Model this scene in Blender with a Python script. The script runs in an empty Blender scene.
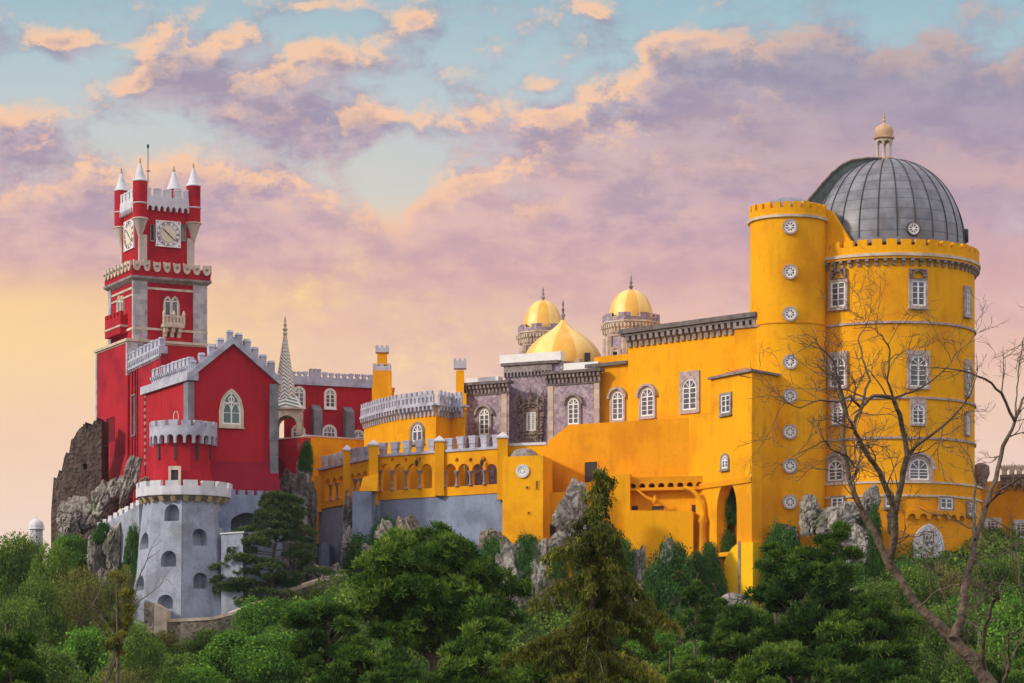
import bpy, bmesh, math, random
import numpy as np
from mathutils import Vector, Matrix, noise as mnoise

F = 2800.0; HOR = 740.0
PI = math.pi
random.seed(7)
sc = bpy.context.scene

# ------------------------------------------------------------------ camera
cam_d = bpy.data.cameras.new('camera'); cam = bpy.data.objects.new('camera', cam_d)
sc.collection.objects.link(cam); sc.camera = cam
cam.location = (0, 0, 0); cam.rotation_euler = (PI / 2, 0, 0)
cam_d.sensor_width = 36.0; cam_d.lens = 36.0 * F / 1024.0
cam_d.shift_y = (HOR - 341.5) / 1024.0
cam_d.clip_start = 0.5; cam_d.clip_end = 20000

# ------------------------------------------------------------------ view
sc.view_settings.view_transform = 'Standard'
sc.view_settings.look = 'None'
sc.view_settings.exposure = 0.0
sc.view_settings.gamma = 1.0
sc.view_settings.use_curve_mapping = False
sc.cycles.max_bounces = 5
sc.cycles.diffuse_bounces = 3
sc.cycles.transparent_max_bounces = 4

# ------------------------------------------------------------------ sun
SUN_DIR = Vector((-0.86, -0.36, 0.46)).normalized()      # towards the sun
sun_d = bpy.data.lights.new('sun', 'SUN'); sun = bpy.data.objects.new('sun', sun_d)
sc.collection.objects.link(sun)
sun_d.energy = 2.6; sun_d.angle = math.radians(5); sun_d.color = (1.0, 0.90, 0.76)
sun.rotation_euler = (-SUN_DIR).to_track_quat('-Z', 'Y').to_euler()

def lin(c):
    return tuple(((v / 255.0) / 12.92 if v / 255.0 <= 0.04045 else ((v / 255.0 + 0.055) / 1.055) ** 2.4) for v in c)

# ------------------------------------------------------------------ world: evening sky with lit clouds, a function of direction
world = bpy.data.worlds.new("World"); sc.world = world; world.use_nodes = True
NT = world.node_tree; NT.nodes.clear()

class NG:
    """tiny helper to write math in nodes"""
    def __init__(s, nt): s.nt = nt
    def n(s, t, **k):
        x = s.nt.nodes.new(t)
        for a, b in k.items(): setattr(x, a, b)
        return x
    def put(s, sock, v):
        if hasattr(v, 'links') or isinstance(v, bpy.types.NodeSocket): s.nt.links.new(v, sock)
        else: sock.default_value = v
    def m(s, op, a, b=0.0, c=None, clamp=False):
        x = s.n('ShaderNodeMath', operation=op, use_clamp=clamp)
        s.put(x.inputs[0], a); s.put(x.inputs[1], b)
        if c is not None: s.put(x.inputs[2], c)
        return x.outputs[0]
    def vm(s, op, a, b=(0, 0, 0)):
        x = s.n('ShaderNodeVectorMath', operation=op)
        s.put(x.inputs[0], a); s.put(x.inputs[1], b)
        return x.outputs['Value'] if op in ('LENGTH', 'DOT_PRODUCT') else x.outputs[0]
    def ss(s, v, a, b, lo=0.0, hi=1.0):
        x = s.n('ShaderNodeMapRange', interpolation_type='SMOOTHSTEP')
        s.put(x.inputs['Value'], v); x.inputs['From Min'].default_value = a; x.inputs['From Max'].default_value = b
        x.inputs['To Min'].default_value = lo; x.inputs['To Max'].default_value = hi
        return x.outputs[0]
    def ramp(s, v, stops, interp='LINEAR'):
        x = s.n('ShaderNodeValToRGB'); r = x.color_ramp; r.interpolation = interp
        while len(r.elements) < len(stops): r.elements.new(0.5)
        for e, (p, c) in zip(r.elements, stops):
            e.position = p; e.color = (*c, 1)
        s.put(x.inputs[0], v); return x.outputs[0]
    def mix(s, f, a, b, blend='MIX'):
        x = s.n('ShaderNodeMix', data_type='RGBA', blend_type=blend)
        s.put(x.inputs[0], f)
        s.put(x.inputs[6], a if not isinstance(a, tuple) or len(a) == 4 else (*a, 1))
        s.put(x.inputs[7], b if not isinstance(b, tuple) or len(b) == 4 else (*b, 1))
        return x.outputs[2]

CLOUDS = [  # direction patches, in hundredths of the lens scale: centre u, v, half sizes, weight
    (8.5, 0.95, 2.1, 0.75, 1.15), (9.6, 1.35, 1.5, 0.9, 1.15), (8.0, 1.9, 2.6, 0.8, 0.9), (4.6, 2.3, 1.0, 0.5, 0.5), (7.3, 0.72, 1.0, 0.45, 0.9), (6.85, 0.5, 0.6, 0.28, 0.8),
    (6.2, 1.4, 1.0, 0.65, 0.95), (5.05, 1.3, 1.0, 0.36, 0.85), (4.55, 2.15, 0.9, 0.55, 0.9), (6.5, 2.3, 2.2, 0.9, 1.0),
    (5.4, 0.8, 0.22, 0.12, 0.6), (1.7, 0.65, 0.6, 0.55, 0.85), (2.55, 1.15, 0.7, 0.5, 0.9), (3.2, 0.6, 1.2, 0.3, 0.8),
    (3.3, 1.25, 0.95, 0.4, 0.8), (3.3, 0.06, 0.5, 0.15, 0.7), (4.3, 0.2, 0.5, 0.2, 0.55), (0.5, 0.45, 0.62, 0.18, 0.85),
    (0.25, 1.35, 0.75, 0.42, 0.95), (1.2, 2.05, 1.5, 0.6, 1.0), (2.6, 2.15, 1.3, 0.6, 1.0), (2.35, 0.4, 0.4, 0.18, 0.7),
    (0.3, 2.4, 1.5, 0.7, 1.0), (5.9, 0.08, 0.3, 0.12, 0.5), (3.95, 1.8, 0.34, 0.5, -1.3), (10.2, 0.65, 0.3, 0.2, 0.7),
    (-2.5, 1.4, 2.2, 0.7, 1.0), (13.0, 1.2, 2.0, 0.6, 1.0), (-1.2, 0.3, 1.4, 0.3, 0.8), (5.3, 2.35, 0.5, 0.2, 0.4),
]
grp = bpy.data.node_groups.new('cloud_density', 'ShaderNodeTree')
grp.interface.new_socket('P', in_out='INPUT', socket_type='NodeSocketVector')
grp.interface.new_socket('D', in_out='OUTPUT', socket_type='NodeSocketFloat')
g = NG(grp); gi = g.n('NodeGroupInput'); go = g.n('NodeGroupOutput')
P0 = gi.outputs[0]
nzw = g.n('ShaderNodeTexNoise', noise_dimensions='2D'); nzw.inputs['Scale'].default_value = 1.6; nzw.inputs['Detail'].default_value = 3
g.put(nzw.inputs['Vector'], P0)
wv = g.vm('MULTIPLY', g.vm('SUBTRACT', nzw.outputs['Color'], (0.5, 0.5, 0.5)), (0.42, 0.30, 0))
P = g.vm('ADD', P0, wv)
tot = 0.0
for cx, cy, rx, ry, w in CLOUDS:
    d = g.vm('LENGTH', g.vm('MULTIPLY', g.vm('SUBTRACT', P, (cx, cy, 0)), (1 / rx, 1 / ry, 0)))
    b = g.ss(d, 1.25, 0.15, 0.0, w)
    tot = g.m('ADD', tot, b)
tot = g.m('MINIMUM', tot, 1.15)
sp = g.n('ShaderNodeSeparateXYZ'); g.put(sp.inputs[0], P0)
tot = g.m('ADD', tot, g.ss(sp.outputs[1], 1.9, 2.7, 0.0, 0.62))
nz = g.n('ShaderNodeTexNoise', noise_dimensions='2D'); nz.inputs['Scale'].default_value = 1.5
nz.inputs['Detail'].default_value = 8; nz.inputs['Roughness'].default_value = 0.64; nz.inputs['Distortion'].default_value = 0.15
g.put(nz.inputs['Vector'], g.vm('MULTIPLY', P0, (0.85, 1.25, 0)))
tot = g.m('ADD', tot, g.m('MULTIPLY', g.m('SUBTRACT', nz.outputs['Fac'], 0.5), 2.5))
g.put(go.inputs[0], tot)

w_ = NG(NT)
tc = w_.n('ShaderNodeTexCoord')
sx = w_.n('ShaderNodeSeparateXYZ'); w_.put(sx.inputs[0], tc.outputs['Generated'])
ay = w_.m('MAXIMUM', w_.m('ABSOLUTE', sx.outputs[1]), 0.08)
U = w_.m('ADD', w_.m('MULTIPLY', w_.m('DIVIDE', sx.outputs[0], ay), F / 100), 5.12)
V = w_.m('SUBTRACT', HOR / 100, w_.m('MULTIPLY', w_.m('DIVIDE', sx.outputs[2], ay), F / 100))
cb = w_.n('ShaderNodeCombineXYZ'); w_.put(cb.inputs[0], U); w_.put(cb.inputs[1], V)
def dens(vec):
    x = w_.n('ShaderNodeGroup'); x.node_tree = grp; w_.put(x.inputs[0], vec); return x.outputs[0]
D0 = dens(cb.outputs[0]); D1 = dens(w_.vm('ADD', cb.outputs[0], (-0.10, -0.17, 0)))
V10 = w_.m('DIVIDE', V, 8.0, clamp=True)
sky_l = w_.ramp(V10, [(0.0, lin((162, 190, 202))), (0.07, lin((180, 200, 206))), (0.14, lin((196, 204, 206))), (0.24, lin((212, 208, 200))),
    (0.34, lin((252, 212, 150))), (0.43, lin((254, 217, 158))), (0.55, lin((244, 208, 180))), (0.68, lin((242, 216, 200))), (0.9, lin((225, 205, 200)))])
sky_r = w_.ramp(V10, [(0.0, lin((158, 190, 204))), (0.08, lin((172, 198, 208))), (0.2, lin((190, 200, 208))), (0.3, lin((208, 180, 190))),
    (0.38, lin((226, 188, 180))), (0.46, lin((236, 200, 186))), (0.58, lin((240, 214, 200))), (0.9, lin((225, 205, 200)))])
skyc = w_.mix(w_.ss(U, 3.0, 7.5), sky_l, sky_r)
cl_dark = w_.ramp(V10, [(0.0, lin((148, 158, 178))), (0.07, lin((152, 148, 170))), (0.17, lin((168, 150, 172))), (0.27, lin((190, 160, 176))),
    (0.35, lin((214, 170, 172))), (0.42, lin((230, 188, 174))), (0.5, lin((238, 200, 178))), (0.62, lin((240, 212, 196)))])
nb = w_.n('ShaderNodeTexNoise', noise_dimensions='2D'); nb.inputs['Scale'].default_value = 0.55; nb.inputs['Detail'].default_value = 5
w_.put(nb.inputs['Vector'], w_.vm('MULTIPLY', cb.outputs[0], (0.6, 1.7, 0)))
cl_dark = w_.mix(w_.m('MULTIPLY', w_.ss(nb.outputs['Fac'], 0.42, 0.68, 0.0, 0.5), w_.ss(V, 0.8, 2.6, 0.25, 1.0)), cl_dark, lin((236, 190, 176)) )
lit = w_.m('MULTIPLY', w_.ss(w_.m('SUBTRACT', D0, D1), 0.0, 0.55), w_.ss(V, 3.0, 1.7))
lit = w_.m('MULTIPLY', lit, w_.ss(D0, 1.55, 0.7))
lit = w_.m('MULTIPLY', lit, w_.ss(U, 8.6, 6.2, 0.35, 1.0))
nf = w_.n('ShaderNodeTexNoise', noise_dimensions='2D'); nf.inputs['Scale'].default_value = 1.9; nf.inputs['Detail'].default_value = 9; nf.inputs['Roughness'].default_value = 0.62
w_.put(nf.inputs['Vector'], w_.vm('MULTIPLY', cb.outputs[0], (0.8, 1.6, 0)))
tex = w_.m('MULTIPLY', w_.ss(nf.outputs['Fac'], 0.40, 0.66), w_.ss(V, 3.6, 2.2, 0.15, 0.62))
tex = w_.m('MULTIPLY', tex, w_.ss(U, 8.8, 5.6, 0.30, 1.0))
cl_dark = w_.mix(tex, cl_dark, w_.ramp(V10, [(0.0, lin((190, 188, 196))), (0.16, lin((212, 188, 192))), (0.30, lin((232, 190, 182))), (0.45, lin((246, 212, 182)))]))
cl_dark = w_.mix(w_.ss(nf.outputs['Fac'], 0.50, 0.30, 0.0, 0.35), cl_dark, w_.mix(w_.ss(V, 1.5, 3.4), (0.30, 0.245, 0.37), (0.62, 0.40, 0.44)))
cloudc = w_.mix(w_.m('MULTIPLY', lit, 0.92), cl_dark, lin((255, 204, 165)))
alpha = w_.ss(D0, -0.18, 0.82)
# low horizon: soft bands of lit yellow
band = w_.m('MULTIPLY', w_.ss(V, 2.55, 3.1), w_.ss(w_.m('ADD', U, w_.m('MULTIPLY', nb.outputs['Fac'], 3.0)), 6.2, 1.2))
alpha = w_.m('MULTIPLY', alpha, w_.m('SUBTRACT', 1.0, w_.m('MULTIPLY', band, 0.85)))
alpha = w_.m('MULTIPLY', alpha, w_.ss(V, 6.0, 3.6, 0.25, 0.94))
col = w_.mix(alpha, skyc, cloudc)
# overhead and behind: high bright evening sky
up = w_.ss(V, 0.0, -9.0)
behind = w_.ss(sx.outputs[1], 0.3, -0.2)
amb = w_.m('MAXIMUM', up, behind)
AMB = 1.15
col = w_.mix(amb, col, (0.86 * AMB, 0.80 * AMB, 0.86 * AMB))
# ground half, seldom seen
bg = w_.n('ShaderNodeBackground'); w_.put(bg.inputs[0], col); bg.inputs[1].default_value = 1.0
out = w_.n('ShaderNodeOutputWorld'); NT.links.new(bg.outputs[0], out.inputs[0])
world.cycles.sampling_method = 'MANUAL'; world.cycles.sample_map_resolution = 512

# ------------------------------------------------------------------ materials
def mat(name, base, var=0.18, scale=0.5, rough=0.85, bump=0.0, bscale=3.0, streak=0.0, tint=None, fine=0.0, spec=0.12, metal=0.0):
    """plaster / stone like surface: base colour, weather patches, vertical streaks, bump"""
    m = bpy.data.materials.new(name); m.use_nodes = True
    nt = m.node_tree; g = NG(nt); b = nt.nodes['Principled BSDF']
    pos = g.n('ShaderNodeNewGeometry').outputs['Position']
    n1 = g.n('ShaderNodeTexNoise'); n1.inputs['Scale'].default_value = scale; n1.inputs['Detail'].default_value = 6
    n1.inputs['Roughness'].default_value = 0.6
    g.put(n1.inputs['Vector'], pos)
    f = n1.outputs['Fac']
    dark = tuple(c * (1 - var) for c in base) if tint is None else tint
    light = tuple(min(1, c * (1 + var * 0.7)) for c in base)
    c = g.mix(g.ss(f, 0.36, 0.52), (*dark, 1), (*base, 1))
    c = g.mix(g.ss(f, 0.52, 0.72), c, (*light, 1))
    if streak:
        n2 = g.n('ShaderNodeTexNoise'); n2.inputs['Scale'].default_value = 1.0; n2.inputs['Detail'].default_value = 7; n2.inputs['Roughness'].default_value = 0.62
        g.put(n2.inputs['Vector'], g.vm('MULTIPLY', pos, (1.3, 1.3, 0.17)))
        c = g.mix(g.ss(n2.outputs['Fac'], 0.48, 0.80, 0.0, streak), c, tuple(x * 0.45 for x in base) + (1,))
    if streak:      # grime and lichen in irregular runs
        n5 = g.n('ShaderNodeTexNoise'); n5.inputs['Scale'].default_value = 0.55; n5.inputs['Detail'].default_value = 8; n5.inputs['Roughness'].default_value = 0.68
        g.put(n5.inputs['Vector'], g.vm('ADD', g.vm('MULTIPLY', pos, (1, 1, 0.45)), (31, 7, 3)))
        c = g.mix(g.ss(n5.outputs['Fac'], 0.54, 0.72, 0.0, 0.42), c, tuple(x * 0.42 + 0.012 for x in base) + (1,))
    if fine:
        n3 = g.n('ShaderNodeTexNoise'); n3.inputs['Scale'].default_value = 5.0; n3.inputs['Detail'].default_value = 3
        g.put(n3.inputs['Vector'], pos)
        c = g.mix(g.ss(n3.outputs['Fac'], 0.45, 0.7, 0.0, fine), c, tuple(x * 0.4 for x in base) + (1,))
    g.put(b.inputs['Base Color'], c)
    b.inputs['Roughness'].default_value = rough
    b.inputs['Specular IOR Level'].default_value = spec
    b.inputs['Metallic'].default_value = metal
    if bump:
        nb_ = g.n('ShaderNodeTexNoise'); nb_.inputs['Scale'].default_value = bscale; nb_.inputs['Detail'].default_value = 6
        g.put(nb_.inputs['Vector'], pos)
        bp = g.n('ShaderNodeBump'); bp.inputs['Strength'].default_value = bump; bp.inputs['Distance'].default_value = 0.25
        g.put(bp.inputs['Height'], nb_.outputs['Fac']); g.put(b.inputs['Normal'], bp.outputs[0])
    return m

def blocks_mat(name, c1, c2, cz=0.55, cx=0.9, mortar=0.0):
    """coursed blocks of varying tone (cells in x/y run and z)"""
    m = bpy.data.materials.new(name); m.use_nodes = True
    nt = m.node_tree; g = NG(nt); b = nt.nodes['Principled BSDF']
    pos = g.n('ShaderNodeNewGeometry').outputs['Position']
    s = g.n('ShaderNodeSeparateXYZ'); g.put(s.inputs[0], pos)
    row = g.m('FLOOR', g.m('DIVIDE', s.outputs[2], cz))
    run = g.m('ADD', g.m('ADD', s.outputs[0], g.m('MULTIPLY', s.outputs[1], 0.9)), g.m('MULTIPLY', row, 0.37))
    cell = g.m('FLOOR', g.m('DIVIDE', run, cx))
    cc = g.n('ShaderNodeCombineXYZ'); g.put(cc.inputs[0], row); g.put(cc.inputs[1], cell)
    wn = g.n('ShaderNodeTexWhiteNoise', noise_dimensions='2D'); g.put(wn.inputs['Vector'], cc.outputs[0])
    n1 = g.n('ShaderNodeTexNoise'); n1.inputs['Scale'].default_value = 2.5; n1.inputs['Detail'].default_value = 5
    g.put(n1.inputs['Vector'], pos)
    f = g.m('ADD', g.m('MULTIPLY', wn.outputs['Value'], 0.7), g.m('MULTIPLY', g.m('SUBTRACT', n1.outputs['Fac'], 0.35), 0.6), clamp=True)
    c = g.mix(f, (*c1, 1), (*c2, 1))
    g.put(b.inputs['Base Color'], c); b.inputs['Roughness'].default_value = 0.9
    b.inputs['Specular IOR Level'].default_value = 0.2
    return m

YEL = (0.84, 0.385, 0.004)
M = {}
M['yellow'] = mat('yellow_plaster', YEL, var=0.12, scale=0.16, streak=0.28, fine=0.14, tint=(0.72, 0.295, 0.005), bump=0.15, bscale=0.8)
M['yellow_old'] = mat('worn_yellow_plaster', (0.75, 0.31, 0.005), var=0.14, scale=0.22, streak=0.35, fine=0.14, tint=(0.65, 0.245, 0.005), bump=0.2, bscale=0.8)
M['red'] = mat('red_plaster', (0.43, 0.018, 0.030), var=0.2, scale=0.2, streak=0.5, fine=0.2, tint=(0.30, 0.013, 0.028), bump=0.15, bscale=0.8)
M['red_dark'] = mat('deep_red_plaster', (0.27, 0.014, 0.032), var=0.2, scale=0.3, streak=0.2, bump=0.1)
M['grey_trim'] = mat('pale_grey_trim', (0.46, 0.465, 0.55), var=0.25, scale=0.9, streak=0.25, fine=0.15)
M['blue_grey'] = mat('blue_grey_render', (0.245, 0.29, 0.40), var=0.3, scale=0.25, streak=0.35, fine=0.2, tint=(0.17, 0.20, 0.28), bump=0.2, bscale=1.0)
M['lime_grey'] = mat('pale_lime_render', (0.34, 0.375, 0.46), var=0.25, scale=0.4, streak=0.6, fine=0.25, tint=(0.25, 0.262, 0.31), bump=0.25, bscale=1.0)
M['stone'] = mat('weathered_stone', (0.30, 0.26, 0.25), var=0.4, scale=1.2, streak=0.3, fine=0.3, bump=0.5)
M['pinkstone'] = mat('pinkish_window_stone', (0.46, 0.37, 0.35), var=0.3, scale=2.0, fine=0.35, bump=0.4)
M['dark_stone'] = mat('dark_strip_shade', (0.17, 0.145, 0.14), var=0.35, scale=1.5, fine=0.3, bump=0.4)
M['cream'] = mat('cream_stone', (0.62, 0.52, 0.40), var=0.25, scale=1.0, streak=0.3, fine=0.2)
M['carved'] = mat('carved_stone', (0.27, 0.20, 0.17), var=0.5, scale=2.2, fine=0.5, bump=1.0, bscale=4)
M['quoin'] = blocks_mat('quoin_stone', (0.25, 0.24, 0.27), (0.56, 0.53, 0.52))
M['quoin_cream'] = blocks_mat('quoin_cream_stone', (0.36, 0.28, 0.24), (0.62, 0.50, 0.38), 0.5, 0.7)
M['quoin_tan'] = blocks_mat('worn_tan_stone', (0.38, 0.33, 0.28), (0.64, 0.57, 0.47), 1.4, 3.0)
M['buttress'] = mat('grey_buttress_stone', (0.21, 0.21, 0.235), var=0.3, scale=1.0, streak=0.4)
M['yellow_bright'] = mat('bright_yellow', (0.90, 0.52, 0.01), var=0.06, scale=0.5, streak=0.1)  # brighter yellow than the other walls, used on the buttress alone
M['white'] = mat('white_paint', (0.80, 0.79, 0.76), var=0.08, scale=1.0, rough=0.6)
M['offwhite'] = mat('limewashed_white', (0.62, 0.62, 0.66), var=0.15, scale=0.8, streak=0.25)
M['cupola'] = mat('terracotta_stone', (0.55, 0.36, 0.22), var=0.25, scale=1.0)
M['clay'] = mat('clay_roof_tiles', (0.50, 0.20, 0.11), var=0.3, scale=2, fine=0.4)
M['maroon'] = mat('maroon_recess_shade', (0.13, 0.012, 0.02), var=0.2)  # dark red that paints the shade of the tower base recess
M['iron'] = mat('dark_iron', (0.06, 0.06, 0.065), var=0.1)
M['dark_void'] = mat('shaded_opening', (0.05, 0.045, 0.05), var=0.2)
M['copper'] = mat('patina_sheet', (0.075, 0.10, 0.095), var=0.3, scale=1.2, rough=0.6)
M['path'] = mat('pale_path', (0.50, 0.42, 0.32), var=0.2)
M['lamp'] = mat('lantern_glass', (0.7, 0.68, 0.62), rough=0.2)

def purple_tile():
    m = bpy.data.materials.new('purple_tiles'); m.use_nodes = True
    nt = m.node_tree; g = NG(nt); b = nt.nodes['Principled BSDF']
    pos = g.n('ShaderNodeNewGeometry').outputs['Position']
    v = g.n('ShaderNodeTexVoronoi'); v.inputs['Scale'].default_value = 3.2; g.put(v.inputs['Vector'], pos)
    n1 = g.n('ShaderNodeTexNoise'); n1.inputs['Scale'].default_value = 0.7; n1.inputs['Detail'].default_value = 6; g.put(n1.inputs['Vector'], pos)
    s = g.n('ShaderNodeSeparateColor'); g.put(s.inputs[0], v.outputs['Color'])
    f = g.m('ADD', g.m('MULTIPLY', s.outputs[0], 0.75), g.m('MULTIPLY', n1.outputs['Fac'], 0.25), clamp=True)
    g.put(b.inputs['Base Color'], g.ramp(f, [(0.1, (0.17, 0.115, 0.155)), (0.5, (0.27, 0.195, 0.25)), (0.9, (0.38, 0.31, 0.345))]))
    b.inputs['Roughness'].default_value = 0.55
    return m
M['purple'] = purple_tile()

def glass():
    m = bpy.data.materials.new('window_glass'); m.use_nodes = True
    nt = m.node_tree; g = NG(nt); b = nt.nodes['Principled BSDF']
    pos = g.n('ShaderNodeNewGeometry').outputs['Position']
    n1 = g.n('ShaderNodeTexNoise'); n1.inputs['Scale'].default_value = 0.9; g.put(n1.inputs['Vector'], pos)
    g.put(b.inputs['Base Color'], g.ramp(n1.outputs['Fac'], [(0.3, (0.05, 0.055, 0.075)), (0.7, (0.13, 0.14, 0.17))]))
    b.inputs['Roughness'].default_value = 0.18
    b.inputs['Specular IOR Level'].default_value = 0.6
    return m
M['glass'] = glass()
gg = mat('green_grey_glass', (0.10, 0.17, 0.15), rough=0.25, var=0.2, spec=0.5); M['glass_green'] = gg

def sector_mat(name, c1, c2, n, rough=0.45, rings=0.0, bands=0.0):
    """tone alternates by sector round the dome (uv.x), thin rings up it (uv.y)"""
    m = bpy.data.materials.new(name); m.use_nodes = True
    nt = m.node_tree; g = NG(nt); b = nt.nodes['Principled BSDF']
    uv = g.n('ShaderNodeUVMap').outputs[0]
    s = g.n('ShaderNodeSeparateXYZ'); g.put(s.inputs[0], uv)
    pos = g.n('ShaderNodeNewGeometry').outputs['Position']
    n1 = g.n('ShaderNodeTexNoise'); n1.inputs['Scale'].default_value = 0.8; n1.inputs['Detail'].default_value = 7; g.put(n1.inputs['Vector'], pos)
    cell = g.m('FLOOR', g.m('MULTIPLY', s.outputs[0], n))
    par = g.m('MODULO', cell, 2.0)
    f = g.m('ADD', g.m('MULTIPLY', par, bands), g.m('MULTIPLY', g.ss(n1.outputs['Fac'], 0.3, 0.7), 1 - bands), clamp=True)
    if rings:
        row = g.m('FLOOR', g.m('MULTIPLY', s.outputs[1], rings))
        cc = g.n('ShaderNodeCombineXYZ'); g.put(cc.inputs[0], row); g.put(cc.inputs[1], g.m('FLOOR', g.m('MULTIPLY', s.outputs[0], n * 1.0)))
        wn = g.n('ShaderNodeTexWhiteNoise', noise_dimensions='2D'); g.put(wn.inputs['Vector'], cc.outputs[0])
        f = g.m('ADD', g.m('MULTIPLY', f, 0.6), g.m('MULTIPLY', wn.outputs['Value'], 0.4), clamp=True)
        fr = g.m('FRACT', g.m('MULTIPLY', s.outputs[1], rings))
        seam = g.m('LESS_THAN', fr, 0.10)
    c = g.mix(f, (*c1, 1), (*c2, 1))
    if rings:
        c = g.mix(g.m('MULTIPLY', seam, 0.55), c, tuple(x * 0.45 for x in c1) + (1,))
        n4 = g.n('ShaderNodeTexNoise'); n4.inputs['Scale'].default_value = 1.0; n4.inputs['Detail'].default_value = 5
        g.put(n4.inputs['Vector'], g.vm('MULTIPLY', pos, (1.2, 1.2, 0.25)))
        c = g.mix(g.ss(n4.outputs['Fac'], 0.55, 0.72, 0.0, 0.5), c, (0.13, 0.085, 0.07, 1))
    g.put(b.inputs['Base Color'], c); b.inputs['Roughness'].default_value = rough
    return m
M['lead'] = sector_mat('lead_sheet', (0.10, 0.105, 0.125), (0.24, 0.25, 0.285), 26, 0.42, rings=13)
M['gold_tile'] = sector_mat('yellow_dome_tiles', (0.78, 0.40, 0.045), (0.92, 0.66, 0.20), 10, 0.45, bands=0.7)
M['pavilion_dome'] = sector_mat('white_dome', (0.55, 0.55, 0.6), (0.75, 0.74, 0.76), 16, 0.6, bands=0.5)

def chevron():
    m = bpy.data.materials.new('chevron_tiles'); m.use_nodes = True
    nt = m.node_tree; g = NG(nt); b = nt.nodes['Principled BSDF']
    uv = g.n('ShaderNodeUVMap').outputs[0]
    s = g.n('ShaderNodeSeparateXYZ'); g.put(s.inputs[0], uv)
    au = g.m('ABSOLUTE', g.m('SUBTRACT', g.m('MULTIPLY', s.outputs[0], 2.0), 1.0))
    ph = g.m('SUBTRACT', g.m('MULTIPLY', s.outputs[1], 1.0), g.m('MULTIPLY', au, -0.55))
    st = g.m('GREATER_THAN', g.m('FRACT', g.m('MULTIPLY', ph, 2.0)), 0.42)
    edge = g.m('GREATER_THAN', au, 0.86)
    f = g.m('MAXIMUM', st, edge)
    g.put(b.inputs['Base Color'], g.mix(f, (0.09, 0.14, 0.11, 1), (0.70, 0.70, 0.62, 1))); b.inputs['Roughness'].default_value = 0.5
    return m
M['chevron'] = chevron()

def rock_mat(name, c_dark, c_light, moss=0.25):
    m = bpy.data.materials.new(name); m.use_nodes = True
    nt = m.node_tree; g = NG(nt); b = nt.nodes['Principled BSDF']
    geo = g.n('ShaderNodeNewGeometry'); pos = geo.outputs['Position']
    n1 = g.n('ShaderNodeTexNoise'); n1.inputs['Scale'].default_value = 0.55; n1.inputs['Detail'].default_value = 9; n1.inputs['Roughness'].default_value = 0.65
    g.put(n1.inputs['Vector'], g.vm('MULTIPLY', pos, (1.4, 1.4, 0.6)))
    c = g.ramp(n1.outputs['Fac'], [(0.30, c_dark), (0.5, tuple((a + d) / 2 for a, d in zip(c_dark, c_light))), (0.64, c_light)])
    n2 = g.n('ShaderNodeTexNoise'); n2.inputs['Scale'].default_value = 2.8; n2.inputs['Detail'].default_value = 6; g.put(n2.inputs['Vector'], pos)
    c = g.mix(g.ss(n2.outputs['Fac'], 0.5, 0.65, 0, 0.55), c, tuple(x * 0.5 for x in c_dark) + (1,))
    n3 = g.n('ShaderNodeTexNoise'); n3.inputs['Scale'].default_value = 0.45; n3.inputs['Detail'].default_value = 5; g.put(n3.inputs['Vector'], pos)
    c = g.mix(g.ss(n3.outputs['Fac'], 0.55, 0.62, 0, moss * 2.2), c, (0.05, 0.075, 0.02, 1))
    g.put(b.inputs['Base Color'], c); b.inputs['Roughness'].default_value = 0.95; b.inputs['Specular IOR Level'].default_value = 0.1
    bp = g.n('ShaderNodeBump'); bp.inputs['Strength'].default_value = 0.9; bp.inputs['Distance'].default_value = 0.5
    g.put(bp.inputs['Height'], n2.outputs['Fac']); g.put(b.inputs['Normal'], bp.outputs[0])
    return m
M['rock'] = rock_mat('granite', (0.15, 0.13, 0.12), (0.46, 0.43, 0.38))
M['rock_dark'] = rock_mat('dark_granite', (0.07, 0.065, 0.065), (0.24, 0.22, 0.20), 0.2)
M['rock_wall'] = rock_mat('rubble_masonry', (0.05, 0.038, 0.034), (0.17, 0.125, 0.105), 0.05)
M['rock_tan'] = rock_mat('rubble_retaining', (0.16, 0.13, 0.10), (0.42, 0.36, 0.28), 0.2)

def leaf_mat(name, c1, c2, c3, trans=0.25):
    m = bpy.data.materials.new(name); m.use_nodes = True
    nt = m.node_tree; nt.nodes.remove(nt.nodes['Principled BSDF']); g = NG(nt)
    at = g.n('ShaderNodeAttribute'); at.attribute_name = 'tone'
    oi = g.n('ShaderNodeObjectInfo')
    f = g.m('ADD', at.outputs['Fac'], g.m('MULTIPLY', g.m('SUBTRACT', oi.outputs['Random'], 0.5), 0.25), clamp=True)
    c = g.ramp(f, [(0.0, c1), (0.5, c2), (1.0, c3)])
    d = g.n('ShaderNodeBsdfDiffuse'); g.put(d.inputs[0], c)
    t = g.n('ShaderNodeBsdfTranslucent'); g.put(t.inputs[0], c)
    mx = g.n('ShaderNodeMixShader'); mx.inputs[0].default_value = trans
    nt.links.new(d.outputs[0], mx.inputs[1]); nt.links.new(t.outputs[0], mx.inputs[2])
    nt.links.new(mx.outputs[0], nt.nodes['Material Output'].inputs[0])
    return m
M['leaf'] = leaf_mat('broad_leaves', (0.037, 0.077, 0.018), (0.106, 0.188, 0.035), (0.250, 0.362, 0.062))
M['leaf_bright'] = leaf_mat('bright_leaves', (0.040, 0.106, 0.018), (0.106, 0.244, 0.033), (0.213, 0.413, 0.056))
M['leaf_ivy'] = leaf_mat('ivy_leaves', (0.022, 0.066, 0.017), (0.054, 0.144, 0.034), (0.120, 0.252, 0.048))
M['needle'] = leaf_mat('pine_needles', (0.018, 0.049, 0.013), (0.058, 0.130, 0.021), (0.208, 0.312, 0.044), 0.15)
M['needle_olive'] = leaf_mat('olive_needles', (0.030, 0.046, 0.011), (0.127, 0.144, 0.025), (0.368, 0.345, 0.057), 0.25)
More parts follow.
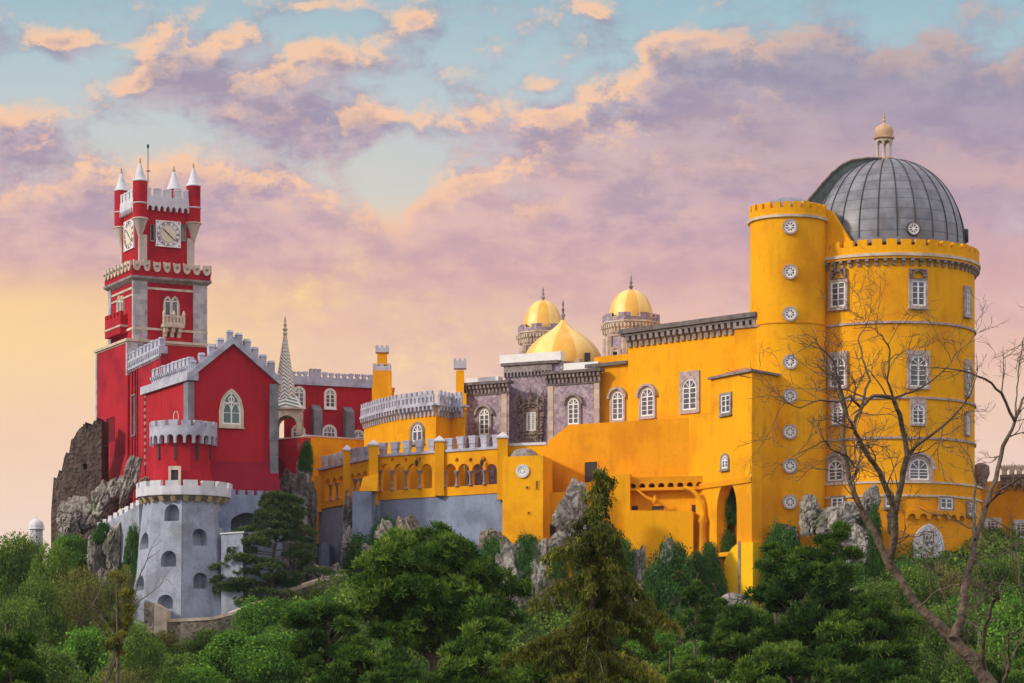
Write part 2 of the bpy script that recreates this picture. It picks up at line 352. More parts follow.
M['needle_cedar'] = leaf_mat('cedar_needles', (0.025, 0.056, 0.022), (0.075, 0.125, 0.043), (0.188, 0.219, 0.069), 0.15)
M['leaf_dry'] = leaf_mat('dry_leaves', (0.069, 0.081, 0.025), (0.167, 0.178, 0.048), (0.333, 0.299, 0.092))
M['bark'] = mat('grey_bark', (0.15, 0.115, 0.085), var=0.5, scale=3.0, fine=0.5, bump=0.6)
M['bark_pale'] = mat('pale_bark', (0.15, 0.115, 0.08), var=0.5, scale=3.0, fine=0.6, tint=(0.09, 0.065, 0.05), bump=0.6, bscale=6)

# ------------------------------------------------------------------ helpers
def wp(px, Y): return ((px - 512) * Y / F, Y)
def Zp(py, Y): return (HOR - py) * Y / F
def W3(px, py, Y): return ((px - 512) * Y / F, Y, (HOR - py) * Y / F)

class MB:
    def __init__(s): s.v = []; s.f = []; s.uv = []
    def add(s, vs, fs, uvs=None):
        o = len(s.v); s.v += [tuple(p) for p in vs]
        for i, f in enumerate(fs):
            s.f.append([o + j for j in f]); s.uv.append(uvs[i] if uvs else None)
        return s
    def box(s, x0, x1, y0, y1, z0, z1):
        v = [(x0,y0,z0),(x1,y0,z0),(x1,y1,z0),(x0,y1,z0),(x0,y0,z1),(x1,y0,z1),(x1,y1,z1),(x0,y1,z1)]
        return s.add(v, [(0,3,2,1),(4,5,6,7),(0,1,5,4),(1,2,6,5),(2,3,7,6),(3,0,4,7)])
    def prism(s, poly, z0, z1, top=None):
        """poly CCW seen from above; z1 may be list; top = other polygon at the top"""
        n = len(poly); top = top or poly
        z1l = z1 if isinstance(z1, (list, tuple)) else [z1] * n
        z0l = z0 if isinstance(z0, (list, tuple)) else [z0] * n
        v = [(p[0], p[1], z) for p, z in zip(poly, z0l)] + [(p[0], p[1], z) for p, z in zip(top, z1l)]
        f = [tuple(range(n - 1, -1, -1)), tuple(range(n, 2 * n))]
        f += [(i, (i + 1) % n, n + (i + 1) % n, n + i) for i in range(n)]
        return s.add(v, f)
    def lathe(s, c, prof, seg=32, rot=0.0, a0=0.0, a1=2 * PI, cap=True):
        full = abs(a1 - a0 - 2 * PI) < 1e-6
        n = seg if full else seg + 1
        vs = []
        for r, z in prof:
            for i in range(n):
                a = a0 + (a1 - a0) * i / seg + rot
                vs.append((c[0] + r * math.cos(a), c[1] + r * math.sin(a), z))
        fs = []; uv = []
        K = len(prof)
        for k in range(K - 1):
            for i in range(seg):
                j = (i + 1) % n
                fs.append((k * n + i, k * n + j, (k + 1) * n + j, (k + 1) * n + i))
                uv.append([(i / seg, k / (K - 1)), ((i + 1) / seg, k / (K - 1)), ((i + 1) / seg, (k + 1) / (K - 1)), (i / seg, (k + 1) / (K - 1))])
        if cap and full:
            if prof[0][0] > 1e-4: fs.append(tuple(range(n - 1, -1, -1))); uv.append(None)
            if prof[-1][0] > 1e-4: fs.append(tuple((K - 1) * n + i for i in range(n))); uv.append(None)
        return s.add(vs, fs, uv)
    def tube(s, pts, rad, seg=7):
        pts = [Vector(p) for p in pts]; n = len(pts); vs = []; fs = []
        ref = Vector((0.31, 0.95, 0.05))
        for i, p in enumerate(pts):
            t = (pts[min(i + 1, n - 1)] - pts[max(i - 1, 0)]).normalized()
            a = t.cross(ref)
            if a.length < 0.1: a = t.cross(Vector((1, 0, 0)))
            a.normalize(); b = t.cross(a)
            r = rad[i] if isinstance(rad, (list, tuple)) else rad
            for k in range(seg):
                w = 2 * PI * k / seg; vs.append(p + a * (r * math.cos(w)) + b * (r * math.sin(w)))
        for i in range(n - 1):
            for k in range(seg):
                fs.append((i * seg + k, i * seg + (k + 1) % seg, (i + 1) * seg + (k + 1) % seg, (i + 1) * seg + k))
        fs.append(tuple(range(seg - 1, -1, -1))); fs.append(tuple((n - 1) * seg + k for k in range(seg)))
        return s.add(vs, fs)
    def slab(s, f, s0, s1, z0, z1, ops, d0, d1, ds=None, sub=8):
        """wall mapped by f(s,z,d); ops: (sc, hw, zb, zs, kind)"""
        Z0 = z0 if callable(z0) else (lambda q: z0)
        Z1 = z1 if callable(z1) else (lambda q: z1)
        def span(o, q):
            sc_, hw, zb, zs, k = o
            t = max(-1, min(1, (q - sc_) / hw))
            if k == 'rect': return zb, zs
            if k == 'round': return zb, zs + hw * math.sqrt(max(0, 1 - t * t))
            if k == 'point':
                return zb, zs + hw * math.sqrt(max(0, 4 - (1 + abs(t)) ** 2))
            if k == 'ocu':
                h = hw * math.sqrt(max(0, 1 - t * t)); return zs - h, zs + h
            if k == 'seg':  # flat segmental arch
                return zb, zs + 0.45 * hw * (1 - t * t)
        br = {s0, s1}
        for o in ops:
            for i in range(sub + 1):
                q = o[0] - o[1] * math.cos(PI * i / sub)
                if s0 < q < s1: br.add(q)
        if ds:
            n = max(1, int((s1 - s0) / ds))
            for i in range(n): br.add(s0 + (s1 - s0) * i / n)
        br = sorted(br); br = [b for i, b in enumerate(br) if i == 0 or b - br[i - 1] > 1e-4]
        for a, b in zip(br[:-1], br[1:]):
            mid = (a + b) / 2
            act = sorted([o for o in ops if abs(mid - o[0]) < o[1]], key=lambda o: o[2] if o[4] != 'ocu' else o[3])
            la, lb = Z0(a), Z0(b); segs = []
            for o in act:
                (ba, ta), (bb, tb) = span(o, a), span(o, b)
                segs.append((la, lb, ba, bb)); la, lb = ta, tb
            segs.append((la, lb, Z1(a), Z1(b)))
            for (p, q, r, t) in segs:
                if r - p < 0.004 and t - q < 0.004: continue
                v = [f(a, p, d1), f(b, q, d1), f(b, q, d0), f(a, p, d0), f(a, r, d1), f(b, t, d1), f(b, t, d0), f(a, r, d0)]
                s.add(v, [(0,3,2,1),(4,5,6,7),(0,1,5,4),(1,2,6,5),(2,3,7,6),(3,0,4,7)])
        return s
    def mesh(s, name, off=(0, 0, 0), smooth=False):
        me = bpy.data.meshes.new(name)
        me.from_pydata([(a - off[0], b - off[1], c - off[2]) for a, b, c in s.v], [], s.f)
        if any(u for u in s.uv):
            l = me.uv_layers.new(name='UVMap'); k = 0
            for f, u in zip(s.f, s.uv):
                for j in range(len(f)):
                    l.data[k].uv = u[j] if u else (0, 0); k += 1
        if smooth:
            me.polygons.foreach_set('use_smooth', [True] * len(me.polygons))
        me.update()
        return me

def wloc(o):
    v = Vector(o.location)
    while o.parent: o = o.parent; v += Vector(o.location)
    return v
def recalc(me):
    bm = bmesh.new(); bm.from_mesh(me); bmesh.ops.recalc_face_normals(bm, faces=bm.faces); bm.to_mesh(me); bm.free()
def smooth_by_angle(me, ang=40):
    me.polygons.foreach_set('use_smooth', [True] * len(me.polygons))
    bm = bmesh.new(); bm.from_mesh(me)
    for e in bm.edges:
        if len(e.link_faces) == 2:
            e.smooth = e.link_faces[0].normal.angle(e.link_faces[1].normal, 0) < math.radians(ang)
    bm.to_mesh(me); bm.free()
def tag(o, label=None, cat=None, group=None, kind=None):
    if label: o['label'] = label
    if cat: o['category'] = cat
    if group: o['group'] = group
    if kind: o['kind'] = kind
    return o
def thing(name, label, cat, loc, group=None):
    o = bpy.data.objects.new(name, None); sc.collection.objects.link(o)
    o.location = loc; o.empty_display_size = 0.5
    return tag(o, label, cat, group)
def part(name, mb, m, parent, smooth=None, fix=True):
    """mesh given in world coordinates -> child of parent"""
    off = wloc(parent) if parent else Vector((0, 0, 0))
    me = mb.mesh(name, off)
    if fix: recalc(me)
    if smooth: smooth_by_angle(me, smooth)
    me.materials.append(M[m] if isinstance(m, str) else m)
    o = bpy.data.objects.new(name, me); sc.collection.objects.link(o); o.parent = parent
    return o
def inst(name, me, parent, loc, rz=0.0, scale=None):
    o = bpy.data.objects.new(name, me); sc.collection.objects.link(o); o.parent = parent
    base = wloc(parent) if parent else Vector((0, 0, 0))
    o.location = Vector(loc) - base; o.rotation_euler = (0, 0, rz)
    if name == 'merlon':      # hand-built: none quite like its neighbour
        o.rotation_euler = (_jit.uniform(-.02, .02), _jit.uniform(-.02, .02), rz + _jit.uniform(-.03, .03)); o.scale = (_jit.uniform(.93, 1.05), _jit.uniform(.95, 1.05), _jit.uniform(.92, 1.05))
    if scale: o.scale = scale
    return o
_cache = {}
_jit = random.Random(99)
def cached(key, fn, m, smooth=None):
    if key not in _cache:
        mb = fn(); me = mb.mesh(key[0] if isinstance(key, tuple) else key); recalc(me)
        if smooth: smooth_by_angle(me, smooth)
        me.materials.append(M[m]); _cache[key] = me
    return _cache[key]

class Wall:
    """vertical plane between two plan points; s runs a->b, d outwards (to the viewer's side)"""
    def __init__(s, a, b):
        s.a = Vector(a[:2]); s.b = Vector(b[:2]); s.L = (s.b - s.a).length; s.u = (s.b - s.a) / s.L
        s.n = Vector((s.u.y, -s.u.x)); s.ang = math.atan2(s.u.y, s.u.x)
    def at(s, px):
        t = (px - 512) / F
        return (t * s.a.y - s.a.x) / (s.u.x - t * s.u.y)
    def P(s, q, z, d=0.0):
        p = s.a + s.u * q + s.n * d; return (p.x, p.y, z)
    def z(s, px, py):
        p = s.P(s.at(px), 0); return (HOR - py) * p[1] / F
    def frame(s, px): return s.P(s.at(px), 0), s.ang
    def width(s, p0, p1): return abs(s.at(p1) - s.at(p0))
def PW(pa, Ya, pb, Yb): return Wall(wp(pa, Ya), wp(pb, Yb))
class Cyl:
    def __init__(s, px, Y, R):
        s.c = Vector(wp(px, Y)); s.R = R
    def hit(s, px):
        d = Vector(((px - 512) / F, 1.0)).normalized()
        b = d.dot(s.c); c = s.c.length_squared - s.R ** 2; disc = b * b - c
        if disc < 0: disc = 0
        return d * (b - math.sqrt(disc))
    def frame(s, px):
        p = s.hit(px); r = p - s.c; a = math.atan2(r.y, r.x) + PI / 2
        return (p.x, p.y, 0), a
    def z(s, px, py): return (HOR - py) * s.hit(px).y / F
    def width(s, p0, p1): return (s.hit(p1) - s.hit(p0)).length
    def zf(s, py): return (HOR - py) * (s.c.y - s.R) / F

# ---- windows: surround (the part) > frame, pane
def outline(kind, w, h, n=12):
    if kind == 'round':
        return [(w / 2 * math.cos(a), h / 2 + h / 2 * math.sin(a)) for a in [-PI / 2 - 2 * PI * i / 24 for i in range(24)]]
    if kind == 'rect': return [(-w/2, 0), (-w/2, h), (w/2, h), (w/2, 0)]
    r = w / 2
    if kind == 'arch':
        zs = h - r
        arc = [(-r * math.cos(PI * i / n), zs + r * math.sin(PI * i / n)) for i in range(n + 1)]
    else:  # pointed
        rise = min(r * 1.732, h * 0.6); zs = h - rise; arc = []
        for i in range(n + 1):
            t = -1 + 2 * i / n
            arc.append((t * r, zs + rise * math.sqrt(max(0, 4 - (1 + abs(t)) ** 2)) / 1.732))
    return [(-r, 0)] + arc + [(r, 0)]
def ring(mb, outer, inner, y0, y1):
    n = len(outer)
    v = [(x, y0, z) for x, z in outer] + [(x, y0, z) for x, z in inner] + [(x, y1, z) for x, z in outer] + [(x, y1, z) for x, z in inner]
    f = []
    for i in range(n):
        j = (i + 1) % n
        f += [(i, j, n + j, n + i), (2*n+i, 3*n+i, 3*n+j, 2*n+j), (i, 2*n+i, 2*n+j, j), (n+i, n+j, 3*n+j, 3*n+i)]
    mb.add(v, f)
def fillp(mb, pts, y0, y1):
    n = len(pts); v = [(x, y0, z) for x, z in pts] + [(x, y1, z) for x, z in pts]
    mb.add(v, [tuple(range(n)), tuple(range(2*n-1, n-1, -1))] + [(i, n+i, n+(i+1)%n, (i+1)%n) for i in range(n)])
def win_parts(kind, w, h, sur, nv, nh, hood, deco, smat, pmat):
    key = ('window', kind, round(w, 2), round(h, 2), sur, nv, nh, hood, deco, smat, pmat)
    if key in _cache: return _cache[key]
    a = MB(); b = MB(); c = MB()
    fw = min(0.15, w * 0.13)
    def sh(pts, dz): return [(x, z + dz) for x, z in pts]
    o1 = outline(kind, w, h)
    osur = sh(outline(kind if hood != 'square' else kind, w + 2*sur, h + 2*sur), -sur)
    if hood == 'square':        # rectangular slab of carved stone with the arched light in it
        top = h + sur * 2.2
        n = len(o1)
        box = []
        for (x, z) in o1:
            bx = -w/2 - sur if x < -1e-6 else (w/2 + sur if x > 1e-6 else 0)
            if z <= 1e-6: box.append((bx, -sur))
            elif abs(x) > w/2 * 0.72: box.append((bx, min(z * 1.05, top)))
            else: box.append((x / (w/2) / 0.72 * (w/2 + sur), top))
        ring(a, box, o1, -0.20, 0.03)
    else:
        ring(a, osur, o1, -0.20, 0.03)
        if kind != 'round': a.box(-w/2 - sur*1.3, w/2 + sur*1.3, -0.30, 0.02, -sur - 0.12, -sur + 0.02)
    if hood == 'drip':          # projecting arched label moulding
        hh = [p for p in outline('arch', w + 2*sur + 0.5, h * 0.55 + sur + 0.25)]
        hi = [p for p in outline('arch', w + 2*sur, h * 0.55 + sur)]
        k = len(hh); pts_o = sh(hh, h * 0.45)[1:-1]; pts_i = sh(hi, h * 0.45)[1:-1]
        for i in range(len(pts_o) - 1):
            q = [pts_o[i], pts_o[i+1], pts_i[i+1], pts_i[i]]
            fillp(a, q, -0.42, 0.0)
    oin = sh(outline(kind, w - 2*fw, h - 2*fw), fw)
    ring(b, o1, oin, -0.13, -0.02)
    fillp(c, oin, -0.05, -0.02)
    r = w / 2
    def top_at(x):
        if kind == 'rect': return h - fw
        if kind == 'arch': return h - r + math.sqrt(max(0, (r - fw) ** 2 - x * x))
        if kind == 'round': return h/2 + math.sqrt(max(0, (r - fw) ** 2 - x * x))
        rise = min(r * 1.732, h * 0.6); return h - rise + rise * math.sqrt(max(0, 4 - (1 + abs(x / r)) ** 2)) / 1.732 - fw
    if kind == 'round':
        for k in range(4):
            an = PI * k / 4; R = r - fw * 0.5
            p, q = (R * math.cos(an), h/2 + R * math.sin(an)), (-R * math.cos(an), h/2 - R * math.sin(an))
            nx, nz = -math.sin(an) * 0.045, math.cos(an) * 0.045
            fillp(b, [(p[0]+nx, p[1]+nz), (q[0]+nx, q[1]+nz), (q[0]-nx, q[1]-nz), (p[0]-nx, p[1]-nz)], -0.12 - k*0.003, -0.045)
        hub = [(0.16 * math.cos(t), h/2 + 0.16 * math.sin(t)) for t in [2*PI*i/10 for i in range(10)]]
        fillp(b, hub, -0.14, -0.045)
    else:
        hs = h if kind == 'rect' else h - r * (1.0 if kind == 'arch' else 1.2)
        for i in range(1, nv):
            x = -w/2 + w * i / nv; t = 0.075 if (nv == 2 or i * 2 == nv) else 0.035
            b.box(x - t, x + t, -0.12, -0.045, fw, top_at(x))
        for j in range(1, nh + 1):
            z = fw + (hs - fw) * j / (nh if kind != 'rect' else nh + 1)
            t = 0.06 if j == nh and kind != 'rect' else 0.032
            b.box(-w/2 + fw, w/2 - fw, -0.118, -0.045, z - t, z + t)
        if kind in ('arch',) and deco:
            for an in (PI/4, PI/2, 3*PI/4):
                z0 = h - r
                p = (0.25 * r * math.cos(an), z0 + 0.25 * r * math.sin(an)); q = ((r-fw) * math.cos(an), z0 + (r-fw) * math.sin(an))
                nx, nz = -math.sin(an) * 0.035, math.cos(an) * 0.035
                fillp(b, [(p[0]+nx, p[1]+nz), (q[0]+nx, q[1]+nz), (q[0]-nx, q[1]-nz), (p[0]-nx, p[1]-nz)], -0.116, -0.045)
        if kind == 'point' and deco:   # tracery: two lancets and a ring
            for sx_ in (-1, 1):
                cx_ = sx_ * r * 0.46
                oo = [(x + cx_, z) for x, z in outline('point', r * 0.86, hs * 1.0)][1:-1]
                ii = [(x + cx_, z) for x, z in outline('point', r * 0.66, hs * 0.95)][1:-1]
                for i in range(len(oo) - 1): fillp(b, [oo[i], oo[i+1], ii[i+1], ii[i]], -0.117, -0.045)
            zc = hs + r * 0.38; ro, ri = r * 0.36, r * 0.24
            oo = [(ro*math.cos(2*PI*i/12), zc + ro*math.sin(2*PI*i/12)) for i in range(12)]
            ii = [(ri*math.cos(2*PI*i/12), zc + ri*math.sin(2*PI*i/12)) for i in range(12)]
            ring(b, oo, ii, -0.119, -0.045)
    res = []
    for nm, mb, mm in (('window', a, smat), ('frame', b, 'white'), ('pane', c, pmat)):
        me = mb.mesh(nm); recalc(me); me.materials.append(M[mm]); res.append(me)
    _cache[key] = res
    return res
def window(parent, wall, x0, x1, y0, y1, kind='arch', sur=0.22, nv=2, nh=3, hood=None, deco=True, smat='stone', pmat='glass', d=0.0, name='window'):
    """pixel rectangle of the light on the wall it belongs to"""
    xc = (x0 + x1) / 2
    (x, y, _), a = wall.frame(xc)
    w = round(wall.width(x0, x1), 1 if wall.width(x0, x1) > 1.5 else 2); zb = wall.z(xc, y1); h = wall.z(xc, y0) - zb
    h = round(h, 1) if h > 1.5 else round(h, 2)
    if isinstance(wall, Cyl): d = d + (.07 if wall.R < 6 else .04)
    m3 = win_parts(kind, w, h, sur, nv, nh, hood, deco, smat, pmat)
    nx, ny = math.sin(a), -math.cos(a)
    o = inst(name, m3[0], parent, (x + nx * d, y + ny * d, zb), a)
    for nm, me in (('frame', m3[1]), ('pane', m3[2])):
        c = bpy.data.objects.new(nm, me); sc.collection.objects.link(c); c.parent = o
    return o

# ---- merlons and corbels
def merlon_mesh(style, w, h, t, m):
    def fn():
        b = MB()
        if style == 'box': b.box(-w/2, w/2, -t/2, t/2, 0, h)
        elif style == 'cap':
            b.box(-w/2, w/2, -t/2, t/2, 0, h * 0.8)
            b.prism([(-w*.56, -t*.62), (w*.56, -t*.62), (w*.56, t*.62), (-w*.56, t*.62)], h * 0.8, h,
                    top=[(-w*.40, -t*.40), (w*.40, -t*.40), (w*.40, t*.40), (-w*.40, t*.40)])
        elif style == 'pot':
            q = lambda r, r2: [(-w*r, -t*r2), (w*r, -t*r2), (w*r, t*r2), (-w*r, t*r2)]
            b.prism(q(.40, .40), 0, h * 0.38, top=q(.40, .40)); b.prism(q(.50, .50), h * 0.38, h * 0.46)
            b.prism(q(.42, .42), h * 0.46, h * 0.90, top=q(.52, .52)); b.prism(q(.56, .56), h * 0.90, h)
        elif style == 'swallow':
            p = [(-w*.30, 0), (w*.30, 0), (w*.30, h*.35), (w*.52, h*.62), (w*.40, h*.95), (w*.16, h*.72), (0, h*1.0), (-w*.16, h*.72), (-w*.40, h*.95), (-w*.52, h*.62), (-w*.30, h*.35)]
            n = len(p); v = [(x, -t/2, z) for x, z in p] + [(x, t/2, z) for x, z in p]
            b.add(v, [tuple(range(n)), tuple(range(2*n-1, n-1, -1))] + [(i, n+i, n+(i+1)%n, (i+1)%n) for i in range(n)])
        elif style == 'shield':
            p = [(-w/2, h), (-w/2, h*.42), (-w*.42, h*.2), (-w*.22, h*.04), (0, 0), (w*.22, h*.04), (w*.42, h*.2), (w/2, h*.42), (w/2, h), (w*.2, h*.93), (-w*.2, h*.93)]
            n = len(p); v = [(x, -t/2, z) for x, z in p] + [(x, t/2, z) for x, z in p]
            b.add(v, [tuple(range(n)), tuple(range(2*n-1, n-1, -1))] + [(i, n+i, n+(i+1)%n, (i+1)%n) for i in range(n)])
        return b
    return cached(('merlon', style, w, h, t, m), fn, m)
def merlons(parent, wall, q0, q1, n, z, style, w, h, t, m, d=0.0, z2=None, name='merlon'):
    me = merlon_mesh(style, w, h, t, m)
    for i in range(n):
        f = i / max(1, n - 1); q = q0 + (q1 - q0) * f
        x, y, _ = wall.P(q, 0, d)
        inst(name, me, parent, (x, y, z + ((z2 - z) * f if z2 is not None else 0)), wall.ang)
def corbel_mesh(w, h, t, m):
    def fn():
        b = MB()
        prof = [(0, 0), (0, -h), (-t*.35, -h), (-t*.5, -h*.55), (-t*.95, -h*.42), (-t, 0)]   # y,z
        n = len(prof); v = [(-w/2, y, z) for y, z in prof] + [(w/2, y, z) for y, z in prof]
        b.add(v, [tuple(range(n)), tuple(range(2*n-1, n-1, -1))] + [(i, n+i, n+(i+1)%n, (i+1)%n) for i in range(n)])
        return b
    return cached(('corbel', w, h, t, m), fn, m)
def corbels(parent, wall, q0, q1, n, z, w, h, t, m):
    me = corbel_mesh(w, h, t, m)
    for i in range(n):
        q = q0 + (q1 - q0) * (i + 0.5) / n
        x, y, _ = wall.P(q, 0); inst('corbel', me, parent, (x, y, z), wall.ang)
def strip(mb, wall, q0, q1, z0, z1, d0, d1, z0b=None, z1b=None):
    """box along a wall, optionally sloping"""
    z0b = z0 if z0b is None else z0b; z1b = z1 if z1b is None else z1b
    P = wall.P
    v = [P(q0,z0,d1), P(q1,z0b,d1), P(q1,z0b,d0), P(q0,z0,d0), P(q0,z1,d1), P(q1,z1b,d1), P(q1,z1b,d0), P(q0,z1,d0)]
    mb.add(v, [(0,3,2,1),(4,5,6,7),(0,1,5,4),(1,2,6,5),(2,3,7,6),(3,0,4,7)])
    return mb
def ringwall(mb, c, r0, r1, z0, z1, seg=64):
    mb.lathe(c, [(r1, z0), (r1, z1), (r0, z1), (r0, z0), (r1, z0)], seg, cap=False); return mb
def ccw(pts):
    a = sum(pts[i][0] * pts[(i+1) % len(pts)][1] - pts[(i+1) % len(pts)][0] * pts[i][1] for i in range(len(pts)))
    return pts if a > 0 else pts[::-1]
def finial(parent, x, y, z, h, m='stone', r=0.16, name='finial'):
    b = MB(); b.lathe((x, y), [(r*1.6, z), (r*.7, z+h*.12), (r*1.5, z+h*.25), (r*.5, z+h*.38), (r*1.1, z+h*.5), (r*.35, z+h*.62), (r*.7, z+h*.75), (0.02, z+h)], 10)
    return part(name, b, m, parent, smooth=60)

# ================================================================== PALACE
# ---------------------------------------------- great drum with lead dome (right)
DR = Cyl(886.6, 288, 8.95); dc = DR.c
t = thing('drum_tower', 'huge round yellow tower with grey lead dome and crenellated parapet', 'tower', (dc.x, dc.y, 15))
zf = DR.zf
b = MB(); b.lathe(dc, [(8.95, zf(484)), (8.95, zf(258))], 96); part('wall', b, 'yellow', t, smooth=30)
b = MB(); b.lathe(dc, [(9.6, 10), (9.6, zf(481.5))], 96); part('lower_wall', b, 'yellow_old', t, smooth=30)
for py in (322, 397.5, 437.5):
    b = MB(); ringwall(b, dc, 8.9, 9.12, zf(py) - 0.11, zf(py) + 0.11, 96); part('string_course', b, 'pinkstone', t, smooth=30)
b = MB(); ringwall(b, dc, 8.9, 9.72, zf(482.5) - 0.1, zf(482.5) + 0.10, 96); part('string_course', b, 'cream', t, smooth=30)
b = MB(); ringwall(b, dc, 9.5, 9.74, zf(496) - 0.10, zf(496) + 0.1, 96); part('string_course', b, 'cream', t, smooth=30)
# parapet
pz0, pz1 = zf(253), zf(245.5)
b = MB(); ringwall(b, dc, 8.8, 9.42, pz0 - 0.55, pz1, 96); par = part('parapet', b, 'yellow', t, smooth=30)
b = MB(); ringwall(b, dc, 9.3, 9.56, pz0 - 0.32, pz0 - 0.02, 96); part('string_course', b, 'cream', t, smooth=30)
me = merlon_mesh('box', 1.02, 0.62, 0.5, 'yellow')
nm = 40
for i in range(nm):
    a = -PI/2 + 2*PI*(i + 0.5)/nm
    if math.sin(a) < 0.55: inst('merlon', me, par, (dc.x + 9.16*math.cos(a), dc.y + 9.16*math.sin(a), pz1), a + PI/2)
b = MB(); ringwall(b, dc, 8.9, 9.30, zf(258), zf(258) + 0.22, 96); cor = part('cornice', b, 'dark_stone', t, smooth=30)
me = corbel_mesh(0.34, 0.72, 0.55, 'stone')
for i in range(64):
    a = -PI/2 + 2*PI*(i + 0.5)/64
    if math.sin(a) < 0.35: inst('corbel', me, cor, (dc.x + 8.93*math.cos(a), dc.y + 8.93*math.sin(a), zf(258)), a + PI/2)
# dome
dz0 = Zp(250, 288); dzt = Zp(160.5, 288); RD = 8.0
prof = [(RD, dz0 - 0.6)]
for i in range(0, 27):
    th = (PI/2) * i / 27
    prof.append((RD * math.cos(th) ** 0.94, dz0 + (dzt - dz0) * math.sin(th)))
prof.append((0.75, dzt + 0.02))
b = MB(); b.lathe(dc, prof, 104, rot=-PI/2); dome = part('dome', b, 'lead', t, smooth=35)
for k in range(26):
    a = -PI/2 + 2*PI*k/26
    if math.sin(a) > 0.45: continue
    b = MB(); pts = [(dc.x + (r+0.03)*math.cos(a), dc.y + (r+0.03)*math.sin(a), z) for r, z in prof[1:-1]]
    b.tube(pts, 0.065, 5); part('rib', b, 'iron', dome)
# round dormers in the dome
for px, py in ((912, 229.5), (963, 236)):
    R_ = Cyl(886.6, 288, 7.75); p = R_.hit(px); r = Vector((p.x, p.y)) - dc; a = math.atan2(r.y, r.x)
    zc = (HOR - py) * p.y / F
    b = MB(); rad = 0.72
    u = Vector((math.cos(a), math.sin(a))); w = Vector((-u.y, u.x)); vs = []; fs = []
    prs = [(0.0, rad), (0.62, rad), (0.62, rad * 0.78), (0.5, rad * .78)]
    for dd, rr in prs:
        for i in range(20):
            q = 2*PI*i/20; o_ = r.normalized() * 0; vs.append((p.x - u.x*0.5 + u.x*dd*1.6 + w.x*rr*math.cos(q), p.y - u.y*0.5 + u.y*dd*1.6 + w.y*rr*math.cos(q), zc + rr*math.sin(q)))
    for k in range(3):
        for i in range(20): fs.append((k*20+i, k*20+(i+1) % 20, (k+1)*20+(i+1) % 20, (k+1)*20+i))
    b.add(vs, fs); dm = part('dormer', b, 'iron', t, smooth=40)
    m3 = win_parts('round', 1.15, 1.15, 0.06, 2, 2, None, True, 'stone', 'glass')
    o = inst('window', m3[0], dm, (p.x + u.x*0.36, p.y + u.y*0.36, zc - 0.57), a + PI/2)
    for me_, nm_ in ((m3[1], 'frame'), (m3[2], 'pane')):
        inst(nm_, me_, dm, (p.x + u.x*0.36, p.y + u.y*0.36, zc - 0.57), a + PI/2)
# dark hood rising from the stair tower onto the dome
b = MB()
hp = [(806, 203), (812, 196), (822, 184), (832, 173), (842, 165), (852, 160.5), (868, 158.3), (882, 158.5), (882, 163), (860, 172), (840, 190), (828, 215), (812, 222)]
n = len(hp); fr = [W3(x, y, 286.0) for x, y in hp]; bk = [(p[0] + 0.8, p[1] + 3.6, p[2]) for p in fr]
b.add(fr + bk, [tuple(range(n)), tuple(range(2*n-1, n-1, -1))] + [(i, n+i, n+(i+1) % n, (i+1) % n) for i in range(n)])
part('stair_hood', b, 'copper', t, fix=True)
b = MB(); b.tube([(p[0], p[1] - 0.05, p[2] + 0.04) for p in fr[:8]], 0.1, 6); part('hood_edge', b, 'carved', t)
# sloping yellow link wall between the stair tower and the parapet
b = MB(); lw = PW(820, 282.4, 863, 279.85)
b.slab(lw.P, 0, lw.L, zf(262), lambda q: zf(262) + max(0.9, (Zp(212, 283) - zf(262)) * min(1.0, max(0, (lw.L*1.03 - q)/(lw.L*0.78)))), [], -0.5, 0, ds=0.3)
part('link_wall', b, 'yellow', t)
# lantern on the dome
lx, ly = wp(884, 288); lz = dzt - 0.15
b = MB(); b.lathe((lx, ly), [(1.15, lz - .25), (1.15, lz + .12), (.95, lz + .2), (.95, lz + .35)], 16); lt = part('lantern', b, 'cupola', t, smooth=40)
for k in range(6):
    a = 2*PI*k/6 + 0.3
    b = MB(); b.lathe((lx + .74*math.cos(a), ly + .74*math.sin(a)), [(.13, lz+.3), (.10, lz+.5), (.09, lz+1.7), (.17, lz+1.95), (.2, lz+2.1)], 8); part('column', b, 'cream', lt, smooth=50)
def cylmap(c, R):
    return lambda s, z, d: (c[0] + (R + d) * math.cos(s / R), c[1] + (R + d) * math.sin(s / R), z)
b = MB(); Rr = 0.86; Lc = 2*PI*Rr
b.slab(cylmap((lx, ly), Rr), 0, Lc, lz+1.7, lz+2.55, [((k+.5)*Lc/6 + .3*Rr, Lc/12*.78, lz+1.7, lz+1.75, 'round') for k in range(-1, 6)], -0.16, 0, ds=.15)
part('arch_ring', b, 'cream', lt)
zc = Zp(137.5, 288)
b = MB(); b.lathe((lx, ly), [(.9, zc-.25), (1.08, zc-.12), (1.08, zc), (.86, zc+.06), (.94, zc+.35), (.98, zc+.65), (.86, zc+1.0), (.55, zc+1.25), (.25, zc+1.38), (.14, zc+1.45)], 24); part('onion_dome', b, 'cupola', lt, smooth=50)
finial(lt, lx, ly, zc+1.4, 1.3, 'cupola', 0.13)
